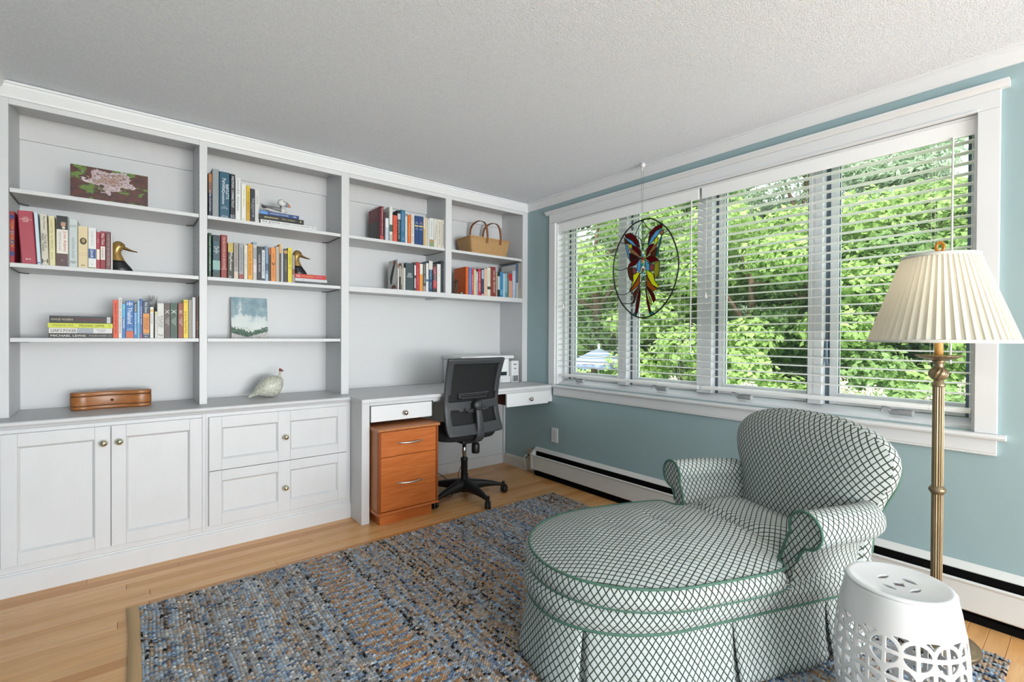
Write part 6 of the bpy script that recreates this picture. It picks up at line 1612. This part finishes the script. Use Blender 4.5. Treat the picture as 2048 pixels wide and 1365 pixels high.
# --- seat cushion: T shaped, round at the foot
def cushion_outline(n=60):
    key = []
    m_ = 36
    for k in range(m_+1):
        a = -math.pi/2-math.pi*k/m_
        c, s_ = math.cos(a), math.sin(a)
        key.append((1.03-0.425*abs(c)**0.95, 0.352*np.sign(s_)*abs(s_)**0.95))
    side = [(1.03, 0.352), (1.12, 0.354), (1.22, 0.355), (1.31, 0.352), (1.352, 0.343), (1.372, 0.325), (1.385, 0.295), (1.400, 0.272), (1.43, 0.262), (1.50, 0.260), (1.60, 0.262), (1.70, 0.266), (1.76, 0.262), (1.79, 0.24), (1.80, 0.20), (1.80, 0.10), (1.80, 0.0)]
    out = key+side[1:]
    nearside = [(s, -u) for s, u in side[1:-1]][::-1]
    return out+nearside
co_ = catmull([(p[0], p[1], 0) for p in cushion_outline()], 2, True)
co_ = [(p[0], p[1]) for p in co_]
CC = (1.16, 0.0)
def cush_z(s, u, r):
    z = 0.372+0.058*(1-r**2.4)
    sc_ = 1.405-0.10*u
    fade = 1/(1+math.exp(-(u+0.12)/0.04))
    z -= 0.048*math.exp(-((s-sc_)/0.024)**2)*fade*(1-r**6)
    z += 0.016*math.exp(-((s-1.60)/0.15)**2)*(1-r**4)
    z -= 0.007*math.exp(-((s-(1.13-0.08*u))/0.012)**2)*math.exp(-((u-0.04)/0.14)**2)
    z -= 0.005*math.exp(-((s-(0.93+0.25*abs(u-0.1)))/0.012)**2)*math.exp(-((u-0.12)/0.10)**2)
    z += 0.003*math.sin(s*31+u*12)*math.sin(u*27)*(1-r**4)
    return z
rad = [0.0, 0.08, 0.16, 0.24, 0.32, 0.40, 0.48, 0.56, 0.64, 0.72, 0.79, 0.85, 0.90, 0.94, 0.97, 0.99, 1.0]
# denser radial grid for the creases
rad = sorted(set(rad+[0.04+0.04*k for k in range(22)]))
P, U = [], []
for (s, u) in co_:
    rp, ru = [], []
    for r in rad:
        ss, uu = CC[0]+(s-CC[0])*r, CC[1]+(u-CC[1])*r
        rp.append(CW(ss, uu, cush_z(ss, uu, r))); ru.append((uu+0.02*math.sin(ss*6), ss))
    P.append(rp); U.append(ru)
cu = surf('seat_cushion', P, U+[U[0]], wrap_u=True)
al2 = arclen(co_, True)
bprof = [(0.372, 0.0), (0.364, 0.008), (0.350, 0.0145), (0.334, 0.0165), (0.318, 0.0125), (0.306, 0.003), (0.304, -0.02)]
P, U = [], []
nco = len(co_)
for i, (s, u) in enumerate(co_):
    a_, b_ = np.array(co_[i-1]), np.array(co_[(i+1) % nco]); tg = b_-a_; tg = tg/np.linalg.norm(tg); nr = np.array([tg[1], -tg[0]])
    if nr@(np.array([s, u])-np.array(CC)) < 0 and not (1.35 < s < 1.45): nr = -nr
    P.append([CW(s+nr[0]*o, u+nr[1]*o, z) for z, o in bprof]); U.append([(al2[i], 0.372-z) for z, o in bprof])
surf('cushion_boxing', P, U+[[(al2[-1], 0.372-z) for z, o in bprof]], wrap_u=True, parent=cu)
ctube('cushion_welt', [CW(s, u, 0.3735) for s, u in co_], 0.0043, True, cu)
lowo = []
for i, (s, u) in enumerate(co_):
    k = 0.006; lowo.append(CW(CC[0]+(s-CC[0])*1.006, u*1.01, 0.307))
ctube('cushion_welt', lowo, 0.0043, True, cu)
# --- arms
def arm(sg):
    c = (0.352, 0.492); r = 0.061
    # section from the outer foot, up, round the scroll and down the inner side  (u outward positive here)
    sec = [(0.311, 0.216), (0.312, 0.27), (0.314, 0.33), (0.322, 0.375), (0.336, 0.408), (0.350, 0.428)]
    for a in np.linspace(-75, 200, 22):
        A = math.radians(a); sec.append((c[0]+r*math.cos(A), c[1]+r*math.sin(A)))
    sec += [(0.286, 0.450), (0.275, 0.425), (0.264, 0.39), (0.256, 0.35), (0.252, 0.30)]
    lv = arclen([(a, b, 0) for a, b in sec])
    SS = [1.432, 1.438, 1.45, 1.50, 1.56, 1.62, 1.67, 1.71, 1.745, 1.775]
    P, U = [], []
    for k, s in enumerate(SS):
        sh = [-0.004, -0.001, 0, 0, -0.001, -0.003, -0.007, -0.013, -0.022, -0.034][k]
        dz = -0.014*max(0, (s-1.55)/0.3)**1.5
        row_, ru = [], []
        for (a, b), l_ in zip(sec, lv):
            uu = a+(a-0.31)/0.31*0.0+sh; lean = 0.10*(b-0.216) if False else 0.0
            fr = -0.03*max(0, (0.40-b))/0.2 if k < 3 else 0.0
            row_.append(CW(s+fr*(1 if k < 2 else 0.6), sg*uu, b+(dz if b > 0.40 else 0))); ru.append((s, l_))
        P.append(row_); U.append(ru)
    o = surf('arm', P, U, flip=(sg > 0))
    # front panel: one flat facing inside the scroll outline
    vs = []; uvl = []
    ring = sec if sg < 0 else sec[::-1]
    for (x, z) in ring:
        fr = -0.03*max(0, (0.40-z))/0.2
        vs.append(tuple(CW(1.4315+fr, sg*x, z)-CHL.loc)); uvl.append((x, z))
    me = bpy.data.meshes.new('arm_front_panel'); me.from_pydata(vs, [], [tuple(range(len(vs)))]); me.update()
    ul = me.uv_layers.new(name='UVMap'); ul.data.foreach_set('uv', np.array(uvl, np.float32).ravel())
    link('arm_front_panel', me, FAB, o)
    wp = []
    for (a, b) in sec[3:]:
        fr = -0.03*max(0, (0.40-b))/0.2
        wp.append(CW(1.430+fr, sg*a, b))
    ctube('arm_welt', wp, 0.0048, False, o)
for sg in (-1, 1): arm(sg)
# --- back
def back_outline():
    pts = [(0.0, 0.216), (-0.15, 0.216), (-0.286, 0.218), (-0.292, 0.33), (-0.298, 0.43), (-0.325, 0.53), (-0.352, 0.59), (-0.365, 0.645)]
    for k in range(1, 13):
        A = math.pi/2*k/12
        pts.append((-0.366*math.cos(A)**0.82, 0.650+0.164*math.sin(A)**0.86))
    full = pts+[(-a, b) for a, b in pts[-2:0:-1]]
    return [(p[0], p[1]) for p in catmull([(a, b, 0) for a, b in full], 2, True)]
bo_ = back_outline()
def back_s(z): return 1.765+0.14*max(0, z-0.35)
C0 = (0.0, 0.55)
P, U = [], []
rr_ = [0, 0.12, 0.24, 0.36, 0.48, 0.60, 0.70, 0.79, 0.87, 0.93, 0.97, 1.0]
for (a, b) in bo_:
    rp, ru = [], []
    for r in rr_:
        x, z = C0[0]+(a-C0[0])*r, C0[1]+(b-C0[1])*r
        rp.append(CW(back_s(z)-0.070*(1-r**3.0)+0.02*r**8, x, z)); ru.append((x, z))
    P.append(rp); U.append(ru)
bk_ = surf('backrest', P, U+[U[0]], wrap_u=True)
# rounded edge to the rear
al3 = arclen([(a, b, 0) for a, b in bo_])
ep = [(0.020, 0.0), (0.032, 0.006), (0.048, 0.006), (0.066, -0.002), (0.078, -0.014)]
P, U = [], []
for i, (a, b) in enumerate(bo_):
    d_ = np.array([a-C0[0], b-C0[1]]); d_ /= np.linalg.norm(d_)
    if b < 0.43: d_ = np.array([np.sign(a), 0])
    P.append([CW(back_s(b)+e, a+d_[0]*o_, b+d_[1]*o_) for e, o_ in ep]); U.append([(e, al3[i]) for e, o_ in ep])
surf('back_edge', P, U+[[(e, al3[-1]+0.05) for e, o_ in ep]], wrap_u=True, parent=bk_)
ctube('back_welt', [CW(back_s(b)+0.078, a*0.965, b-0.012 if b > 0.5 else b) for a, b in bo_ if b > 0.3], 0.0055, False, bk_)
P, U = [], []
for (a, b) in bo_:
    rp, ru = [], []
    for r in (0, 0.4, 0.8, 0.97, 1.0):
        x, z = C0[0]+(a*0.965-C0[0])*r, C0[1]+(b-0.012-C0[1])*r
        rp.append(CW(back_s(z)+0.078, x, z)); ru.append((x, z))
    P.append(rp); U.append(ru)
surf('outside_back', P, U+[U[0]], wrap_u=True, parent=bk_)
# feet under the skirt
for s, u in ((0.78, -0.22), (0.78, 0.22), (1.74, -0.27), (1.74, 0.27)):
    p = CW(s, u, 0); CHL.part('foot', MB().lathe([(0, 0.0118), (0.016, 0.0118), (0.024, 0.10), (0.024, 0.21), (0, 0.21)], 12, (p[0], p[1], 0)), mat('dark_foot', '2a1c12', 0.4))
# ================================================================== GARDEN STOOL
CER = mat('white_ceramic', 'dedee0', 0.12, spec=0.6, coat=0.3)
def clip_grid(name, nu, nv, sdf, place, m, T, wrap=True, thick=0.006, flip=False):
    """surface on a (u,v) grid kept only where sdf>0, cut smoothly along the zero line, then given thickness"""
    val = {}
    for i in range(nu+1):
        for j in range(nv+1): val[(i, j)] = sdf(i/nu, j/nv)
    verts = []; vid = {}; faces = []
    def gv(i, j):
        k = ('g', i % nu if wrap else i, j)
        if k not in vid: vid[k] = len(verts); verts.append(place(i/nu, j/nv))
        return vid[k]
    def ev(a, b):
        A = (a[0] % nu if wrap else a[0], a[1]); Bq = (b[0] % nu if wrap else b[0], b[1])
        k = ('e',)+tuple(sorted((A, Bq)))
        if k not in vid:
            f = val[a]/(val[a]-val[b]); f = min(0.98, max(0.02, f))
            vid[k] = len(verts); verts.append(place((a[0]+(b[0]-a[0])*f)/nu, (a[1]+(b[1]-a[1])*f)/nv))
        return vid[k]
    for i in range(nu):
        for j in range(nv):
            c = [(i, j), (i+1, j), (i+1, j+1), (i, j+1)]
            s = [val[q] > 0 for q in c]
            if not any(s): continue
            poly = []
            for k in range(4):
                a, b = c[k], c[(k+1) % 4]
                if val[a] > 0: poly.append(gv(*a))
                if (val[a] > 0) != (val[b] > 0): poly.append(ev(a, b))
            poly = [p for n_, p in enumerate(poly) if p != poly[n_-1]]
            if len(poly) >= 3: faces.append(tuple(poly[::-1] if flip else poly))
    mb = MB(); mb.add(verts, faces, True)
    o = T.part(name, mb, m)
    k = o.modifiers.new('solid', 'SOLIDIFY'); k.thickness = thick; k.offset = -1
    return o
SX, SY, SZ = 1.722, 0.359, 0.012
STL = Thing('garden_stool', 'white ceramic garden stool with pierced ring pattern beside the chaise', 'stool', (SX, SY, SZ))
def stool_r(z):   # barrel profile
    k = z/0.428
    return 0.118+0.036*math.sin(math.pi*min(1, max(0, k*0.86+0.10)))**0.9
HS = 0.415
NR = 13
def side_sdf(u, v):
    z = v*HS; R = 0.0375; w = 0.0052
    circ = 0.95
    rows = [(0.292, 0.0), (0.226, 0.5), (0.160, 0.0), (0.094, 0.5)]
    if z > 0.337 or z < 0.050: return 0.02
    best = 9
    inside = None
    for zc, off in rows:
        x = (u*NR+off); dx = (x-math.floor(x)-0.5)*(circ/NR); dz = z-zc
        d = math.hypot(dx, dz)
        best = min(best, abs(d-R))
        if d < R:
            best = min(best, abs(dx)*1.0, abs(dz)*1.0, )
            if False: pass
    # small round islands between the rows keep the lattice closed
    e = min(0.337-z, z-0.050)
    return max(w-best, 0.004-e if e < 0.004 else -1)
def side_place(u, v):
    a = 2*math.pi*u; z = v*HS; r = stool_r(z)
    return (SX+r*math.cos(a), SY+r*math.sin(a), SZ+z)
clip_grid('pierced_wall', NR*26, 118, side_sdf, side_place, CER, STL, True, 0.0065)
rt = stool_r(HS)
# rolled shoulder and dished top
def top_sdf(u, v):
    r = v*(rt-0.004); a = 2*math.pi*u; x, y = r*math.cos(a+0.35), r*math.sin(a+0.35)
    d = 9
    dq = max(abs(x+y), abs(x-y))/1.414-0.0125
    d = min(d, dq)
    for k in range(4):
        A = math.pi/2*k; px_, py_ = x*math.cos(A)+y*math.sin(A), -x*math.sin(A)+y*math.cos(A)
        # pointed oval: overlap of two circles, long side tangential
        R = 0.040; h = 0.0325
        l1 = math.hypot(px_-(0.043+h), py_)-R; l2 = math.hypot(px_-(0.043-h), py_)-R
        d = min(d, max(l1, l2))
    return d
def top_place(u, v):
    r = v*(rt-0.004); a = 2*math.pi*u
    k = r/(rt-0.004)
    z = SZ+HS+0.0085-0.012*(1-k**2.2)-0.0055*max(0, (k-0.93)/0.07)**2
    return (SX+r*math.cos(a), SY+r*math.sin(a), z)
clip_grid('top', 96, 44, top_sdf, top_place, CER, STL, True, 0.006)
STL.part('rim', MB().lathe([(rt-0.006, HS+0.004), (rt-0.0025, HS+0.0045), (rt-0.0003, HS+0.001), (rt, HS-0.003), (rt-0.004, HS-0.006), (rt-0.008, HS-0.002)], 72, (SX, SY, SZ), closed=True), CER)
STL.part('foot_ring', MB().lathe([(stool_r(0)-0.010, 0.0), (stool_r(0)+0.001, 0.0), (stool_r(0.01)+0.002, 0.008), (stool_r(0.02), 0.016), (stool_r(0.02)-0.008, 0.016)], 64, (SX, SY, SZ), closed=True), CER)

# ================================================================== FLOOR LAMP
LX, LY = polar(1878, 2.36); LZ = 0.0125
LP = Thing('floor_lamp', 'fluted brass floor lamp with a pleated cream shade, by the window', 'lamp', (LX, LY, LZ))
ABR = mat_speckle('antique_brass', '9c8c72', '7f6e54', 30, 0.38, 0.6, (1, 1, 0.3)); NT(ABR).b.inputs['Metallic'].default_value = 0.75
LP.part('base', MB().lathe([(0, 0), (0.118, 0), (0.124, 0.004), (0.125, 0.011), (0.120, 0.016), (0.110, 0.018), (0.108, 0.024), (0.098, 0.028), (0.086, 0.030), (0.07, 0.036), (0.05, 0.05), (0.036, 0.066), (0.028, 0.075), (0.030, 0.082), (0.026, 0.088), (0.018, 0.092), (0, 0.092)], 48, (LX, LY, LZ)), ABR)
def fluted(z0, z1, r, n=16, sub=4):
    N = n*sub
    pts = [[(LX+(r*(1-0.11*abs(math.sin(math.pi*k/sub)))**1)*math.cos(2*math.pi*k/N), LY+(r*(1-0.11*abs(math.sin(math.pi*k/sub))))*math.sin(2*math.pi*k/N), z) for z in (z0, z1)] for k in range(N)]
    return MB().grid(pts, False, True)
LP.part('column', fluted(0.10, 0.565, 0.0172), ABR)
LP.part('column', fluted(0.588, 0.962, 0.0172), ABR)
LP.part('column_ring', MB().lathe([(0.012, 0.560), (0.019, 0.562), (0.0205, 0.567), (0.0245, 0.571), (0.0255, 0.577), (0.0245, 0.583), (0.0205, 0.586), (0.019, 0.591), (0.012, 0.593)], 32, (LX, LY, 0)), ABR)
LP.part('collar', MB().lathe([(0.012, 0.955), (0.019, 0.957), (0.0205, 0.962), (0.0195, 0.967), (0.0165, 0.972), (0.014, 0.980), (0.010, 0.985)], 32, (LX, LY, 0)), ABR)
tw = []
for k in range(72):
    a0 = 2*math.pi*k/72; rowp = []
    for q in np.linspace(0, 1, 16):
        z = 0.980+0.050*q; r = 0.012+0.0185*math.sin(math.pi*q)**0.8
        a = a0+q*0.9; r *= 1-0.10*abs(math.sin(6*a0))
        rowp.append((LX+r*math.cos(a), LY+r*math.sin(a), z))
    tw.append(rowp)
LP.part('twisted_knop', MB().grid(tw, True, True), ABR)
LP.part('neck', MB().lathe([(0.012, 1.026), (0.016, 1.030), (0.014, 1.036), (0.015, 1.044), (0.019, 1.050), (0.019, 1.054), (0.012, 1.056)], 28, (LX, LY, 0)), ABR)
N = 96
dish = [[(LX+r*(1+(0.016*math.cos(24*2*math.pi*k/N) if r > 0.06 else 0))*math.cos(2*math.pi*k/N), LY+r*(1+(0.016*math.cos(24*2*math.pi*k/N) if r > 0.06 else 0))*math.sin(2*math.pi*k/N), z) for r, z in ((0.012, 1.054), (0.03, 1.056), (0.05, 1.061), (0.064, 1.069), (0.067, 1.070), (0.066, 1.073), (0.05, 1.066), (0.03, 1.061), (0.012, 1.060))] for k in range(N)]
LP.part('drip_dish', MB().grid(dish, True, True), ABR)
LP.part('candle_sleeve', MB().lathe([(0.0, 1.060), (0.0125, 1.060), (0.0125, 1.165), (0, 1.165)], 20, (LX, LY, 0)), mat_speckle('glow_tint_sleeve', 'd99a4e', 'e6b36c', 20, 0.5), label='candle sleeve in warm bulb-glow colour')  # warm glow of the bulb put into the sleeve colour
LP.part('socket', MB().lathe([(0, 1.165), (0.015, 1.165), (0.015, 1.205), (0, 1.205)], 16, (LX, LY, 0)), ABR)
LP.part('bulb', MB().lathe([(0, 1.205), (0.012, 1.207), (0.022, 1.225), (0.029, 1.250), (0.028, 1.272), (0.018, 1.292), (0, 1.300)], 20, (LX, LY, 0)), mat('bulb_glow', 'fff2d8', 0.3, emit='ffe2b0', es=5.0))
for sg in (-1, 1):
    LP.part('harp', MB().tube(catmull([(LX, LY+sg*0.014, 1.20), (LX, LY+sg*0.045, 1.25), (LX, LY+sg*0.052, 1.32), (LX, LY+sg*0.03, 1.40), (LX, LY, 1.432)], 5), 0.002, 6), ABR)
# pleated shade
SHD = mat('shade_fabric', 'e6e3d8', 0.9); t = NT(SHD)
tl = t.n('ShaderNodeBsdfTranslucent'); tl.inputs[0].default_value = (*srgb('ece8dc'), 1)
mx = t.n('ShaderNodeMixShader'); mx.inputs[0].default_value = 0.42
t.l(t.b.outputs[0], mx.inputs[1]); t.l(tl.outputs[0], mx.inputs[2]); t.l(mx.outputs[0], [n_ for n_ in t.t.nodes if n_.type == 'OUTPUT_MATERIAL'][0].inputs[0])
NP = 52; rows = []
for k in range(NP*4):
    a = 2*math.pi*k/(NP*4); ph = k % 4; off = (1.0, 0.985, 0.962, 0.975)[ph]; tilt = (0.0, 0.004, 0.010, 0.016)[ph]
    rows.append([(LX+r*off*math.cos(a+tilt), LY+r*off*math.sin(a+tilt), z) for r, z in ((0.215, 1.124), (0.190, 1.199), (0.163, 1.280), (0.137, 1.357), (0.111, 1.434))])
sh_ = LP.part('shade', MB().grid(rows, False, True), SHD, label='pleated cream fabric shade')
kk = sh_.modifiers.new('s', 'SOLIDIFY'); kk.thickness = 0.0012
TRM = mat('shade_trim', 'd9d8d2', 0.8)
for r, z in ((0.2145, 1.124), (0.1105, 1.434)):
    LP.part('shade_trim', MB().lathe([(r-0.004, z-0.005), (r+0.0015, z-0.005), (r+0.002, z+0.006), (r-0.005, z+0.006)], 72, (LX, LY, 0), closed=True), TRM, parent=sh_)
for k in range(3):
    a = 2*math.pi*k/3+0.4
    LP.part('spider_arm', MB().tube([(LX, LY, 1.432), (LX+0.109*math.cos(a), LY+0.109*math.sin(a), 1.434)], 0.0018, 6), ABR, parent=sh_)
LP.part('finial_stem', MB().lathe([(0, 1.430), (0.007, 1.432), (0.008, 1.438), (0.004, 1.442), (0.0035, 1.450), (0, 1.452)], 14, (LX, LY, 0)), ABR)
AMB = mat('amber_glass', 'd98a1c', 0.08, trans=0.6, spec=0.6)
LP.part('finial', MB().tube([(LX-0.003*math.sin(a)*0.5, LY+0.0105*math.sin(a), 1.470+0.018*math.cos(a)) for a in np.linspace(0, 2*math.pi, 20, endpoint=False)], 0.0052, 10, closed=True), AMB, label='amber glass ring finial')
ld = bpy.data.lights.new('floor_lamp_bulb', 'POINT'); ld.energy = 1.5; ld.color = (1.0, 0.90, 0.76); ld.shadow_soft_size = 0.03
lo_ = bpy.data.objects.new('floor_lamp_bulb', ld); COL.objects.link(lo_); lo_.location = (LX, LY, 1.33)

# ================================================================== STAINED GLASS BUTTERFLY
XS = 2.600
def SG(cx_, cy_, x=XS):
    p = onX(1200+cx_/4.015, 310+cy_/4.015, XS); return (x, p[1], p[2])
SC_ = Thing('butterfly_suncatcher', 'oval stained glass butterfly suncatcher hanging before the window', 'suncatcher', SG(343, 525))
def glass(c):
    nm = 'stained_'+c
    if nm in MATS: return MATS[nm]
    m = mat(nm, c, 0.15); nt_ = m.node_tree; b = nt_.nodes['Principled BSDF']
    col = srgb(c); col2 = tuple(min(1, v*1.5+0.03) for v in col)
    tr = nt_.nodes.new('ShaderNodeBsdfTransparent'); tr.inputs[0].default_value = (*col2, 1)
    tl = nt_.nodes.new('ShaderNodeBsdfTranslucent'); tl.inputs[0].default_value = (*col2, 1)
    a_ = nt_.nodes.new('ShaderNodeMixShader'); a_.inputs[0].default_value = 0.45
    nt_.links.new(tr.outputs[0], a_.inputs[1]); nt_.links.new(tl.outputs[0], a_.inputs[2])
    c_ = nt_.nodes.new('ShaderNodeMixShader'); c_.inputs[0].default_value = 0.18
    nt_.links.new(a_.outputs[0], c_.inputs[1]); nt_.links.new(b.outputs[0], c_.inputs[2])
    nt_.links.new(c_.outputs[0], [n_ for n_ in nt_.nodes if n_.type == 'OUTPUT_MATERIAL'][0].inputs[0])
    return m
LEAD = mat('lead_came', '23241f', 0.45, 0.4)
oval_pts = [(340, 525), (410, 513), (480, 545), (550, 605), (605, 720), (632, 850), (620, 970), (585, 1090), (530, 1185), (460, 1260), (390, 1300), (320, 1308), (250, 1275), (180, 1200), (135, 1110), (110, 990), (110, 880), (130, 780), (165, 690), (215, 610), (280, 550)]
ov = catmull([(a, b, 0) for a, b in oval_pts], 4, True)
SC_.part('oval_frame', MB().tube([SG(p[0], p[1]) for p in ov], 0.0048, 8, closed=True), LEAD)
def poly_prism(pts, x0, x1):
    mb = MB(); n = len(pts); A = [SG(p[0], p[1], x0) for p in pts]; B_ = [SG(p[0], p[1], x1) for p in pts]
    mb.add(A+B_, [(i, (i+1) % n, n+(i+1) % n, n+i) for i in range(n)])
    mb.add(A, [tuple(range(n))]); mb.add(B_, [tuple(range(n))[::-1]])
    return mb
SC_.part('clear_glass', poly_prism([(p[0], p[1]) for p in ov], XS+0.0022, XS+0.0042), GLASS)
RED, MAR, BLU, YEL, AMBR, BRN, PNK, TEA, OLV, TAN = '7d1220', '5d1a24', '7fb0dc', 'e8d23a', 'b8792c', '7a4a34', 'a86a72', '3f9a9a', 'b0a84a', 'b08a6a'
panes = [
    ([(200, 640), (245, 628), (285, 655), (310, 700), (322, 745), (300, 738), (262, 690), (205, 660)], RED),
    ([(205, 662), (262, 692), (300, 740), (262, 728), (215, 685)], BLU),
    ([(195, 665), (210, 684), (258, 722), (200, 712)], BRN),
    ([(230, 716), (258, 722), (258, 752), (235, 748)], YEL),
    ([(203, 715), (222, 728), (236, 800), (243, 860), (226, 825), (213, 760)], BLU),
    ([(235, 755), (275, 765), (310, 800), (325, 828), (285, 808), (245, 785)], TAN),
    ([(260, 724), (300, 742), (325, 775), (328, 822), (308, 795), (262, 757)], RED),
    ([(240, 790), (285, 810), (318, 830), (250, 858), (236, 830)], MAR),
    ([(313, 742), (328, 768), (331, 820), (324, 780)], YEL),
    ([(228, 893), (250, 858), (290, 834), (332, 829), (302, 858), (285, 884), (225, 905)], RED),
    ([(300, 870), (330, 836), (330, 900), (320, 942), (296, 930)], BLU),
    ([(222, 908), (255, 905), (266, 960), (268, 1018), (240, 1000), (225, 950)], BRN),
    ([(268, 962), (295, 946), (322, 946), (290, 1010), (258, 1060), (235, 1098), (262, 1030)], YEL),
    ([(322, 952), (318, 1040), (270, 1085), (237, 1105), (262, 1062), (295, 1012)], AMBR),
    ([(318, 1046), (300, 1110), (275, 1188), (255, 1200), (272, 1160), (265, 1112)], BRN),
    ([(322, 1050), (325, 1130), (312, 1220), (290, 1298), (282, 1265), (300, 1150)], RED),
    ([(308, 1112), (300, 1200), (286, 1215), (296, 1150)], YEL),
    ([(270, 1272), (288, 1262), (292, 1292), (272, 1296)], TEA),
    ([(385, 720), (390, 680), (400, 630), (440, 580), (505, 550), (500, 582), (450, 607), (410, 662)], RED),
    ([(385, 735), (410, 666), (450, 611), (500, 586), (468, 640), (430, 690)], BLU),
    ([(478, 622), (508, 600), (512, 630), (488, 645)], TAN),
    ([(440, 668), (467, 658), (465, 702), (438, 706)], YEL),
    ([(500, 640), (488, 700), (472, 760), (468, 815), (450, 812), (464, 740), (482, 668)], TEA),
    ([(375, 770), (395, 727), (435, 707), (420, 742), (390, 792), (370, 820)], RED),
    ([(378, 812), (400, 775), (430, 726), (463, 706), (450, 745), (410, 787)], TAN),
    ([(410, 791), (455, 745), (463, 738), (450, 812), (400, 810)], BRN),
    ([(363, 792), (378, 745), (382, 768), (370, 815)], YEL),
    ([(362, 830), (400, 812), (440, 815), (478, 850), (440, 856), (405, 870), (385, 846)], RED),
    ([(362, 840), (385, 858), (400, 880), (398, 930), (370, 925)], BLU),
    ([(442, 868), (478, 855), (475, 950), (455, 990), (440, 996), (432, 930)], OLV),
    ([(372, 932), (400, 935), (430, 960), (440, 1010), (470, 1050), (465, 1072), (420, 1045), (385, 985)], YEL),
    ([(372, 962), (388, 1000), (425, 1052), (462, 1078), (425, 1095), (378, 1055)], AMBR),
    ([(370, 1056), (400, 1078), (435, 1120), (448, 1165), (430, 1190), (408, 1130)], RED),
    ([(367, 1062), (384, 1150), (410, 1258), (400, 1280), (375, 1180)], RED),
    ([(384, 1102), (413, 1180), (412, 1212), (396, 1170)], YEL),
    ([(402, 1260), (428, 1260), (430, 1286), (405, 1296)], TEA)]
for k_, (cx_, cy_, rx, ry) in enumerate(((277, 932, 17, 26), (417, 905, 20, 30))):
    panes.append(([(cx_+rx*math.cos(2*math.pi*k/16), cy_+ry*math.sin(2*math.pi*k/16)) for k in range(16)], PNK))
for pts, c in panes:
    P_ = SC_.part('glass_pane', poly_prism(pts, XS-0.0012, XS+0.0016), glass(c))
    SC_.part('lead_came', MB().tube([SG(p[0], p[1]) for p in pts], 0.0026, 5, closed=True), LEAD, parent=P_)
bead = [(343, 752, 13, '1f5a4a'), (343, 786, 11, 'd6dcd8'), (343, 808, 11, '2f8a96'), (343, 832, 13, '7d1a1a'), (344, 857, 11, 'c9922c'), (344, 880, 12, '2f9a9a'), (345, 902, 10, 'dfe6e2'), (345, 922, 12, '7d1a1a'), (346, 945, 10, '2f8a96'), (346, 965, 9, '7fb6dc'), (347, 984, 7, '2a3a34')]
for cx_, cy_, r, c in bead:
    p = SG(cx_, cy_)
    SC_.part('body_bead', MB().ball(p, r/4.015/310, 10, (0.6, 1.0, 1.0)), mat('bead_'+c, c, 0.2))
lines = [[(342, 525), (310, 585), (283, 640)], [(342, 525), (375, 575), (412, 607)], [(342, 525), (343, 640), (343, 740)], [(280, 648), (320, 672), (342, 735)], [(408, 612), (368, 660), (345, 735)], [(632, 808), (550, 850), (480, 850)], [(110, 915), (165, 928), (225, 905)], [(590, 1075), (530, 1087), (468, 1074)], [(545, 1163), (500, 1168), (446, 1160)], [(135, 1118), (190, 1125), (236, 1103)], [(170, 1195), (215, 1195), (258, 1195)], [(550, 605), (508, 630)], [(163, 705), (200, 713)], [(347, 995), (325, 1030), (318, 1045)], [(347, 995), (372, 1025), (370, 1050)], [(240, 1278), (272, 1283)], [(440, 1272), (428, 1270)], [(505, 550), (495, 553)], [(470, 965), (455, 990)]]
for l in lines:
    pp = catmull([(a, b, 0) for a, b in l], 6) if len(l) > 2 else [np.array((a, b, 0)) for a, b in l]
    SC_.part('lead_line', MB().tube([SG(p[0], p[1]) for p in pp], 0.0026, 5), LEAD)
# chain and hook
for xa, ya, xb, yb_ in ((333, 118, 335, 455), (350, 118, 343, 522)):
    a = np.array(SG(xa, ya)); b = np.array(SG(xb, yb_)); n = int(np.linalg.norm(b-a)/0.0035)
    SC_.part('chain', MB().tube([tuple(a+(b-a)*k/n) for k in range(n+1)], [0.0014 if k % 2 else 0.0006 for k in range(n+1)], 5), mat('chain_metal', '8a8a86', 0.35, 0.7))
hp = SG(345, 95)
HK = MB().ball((hp[0], hp[1], ZC-0.016), 0.016, 14, (1, 1, 1)).tube(catmull([(hp[0], hp[1], ZC-0.028), (hp[0], hp[1]+0.004, ZC-0.036), (hp[0], hp[1]+0.007, ZC-0.046), (hp[0], hp[1], ZC-0.052), (hp[0], hp[1]-0.006, ZC-0.047)], 4), 0.0028, 6)
SC_.part('ceiling_hook', HK, TRIM)
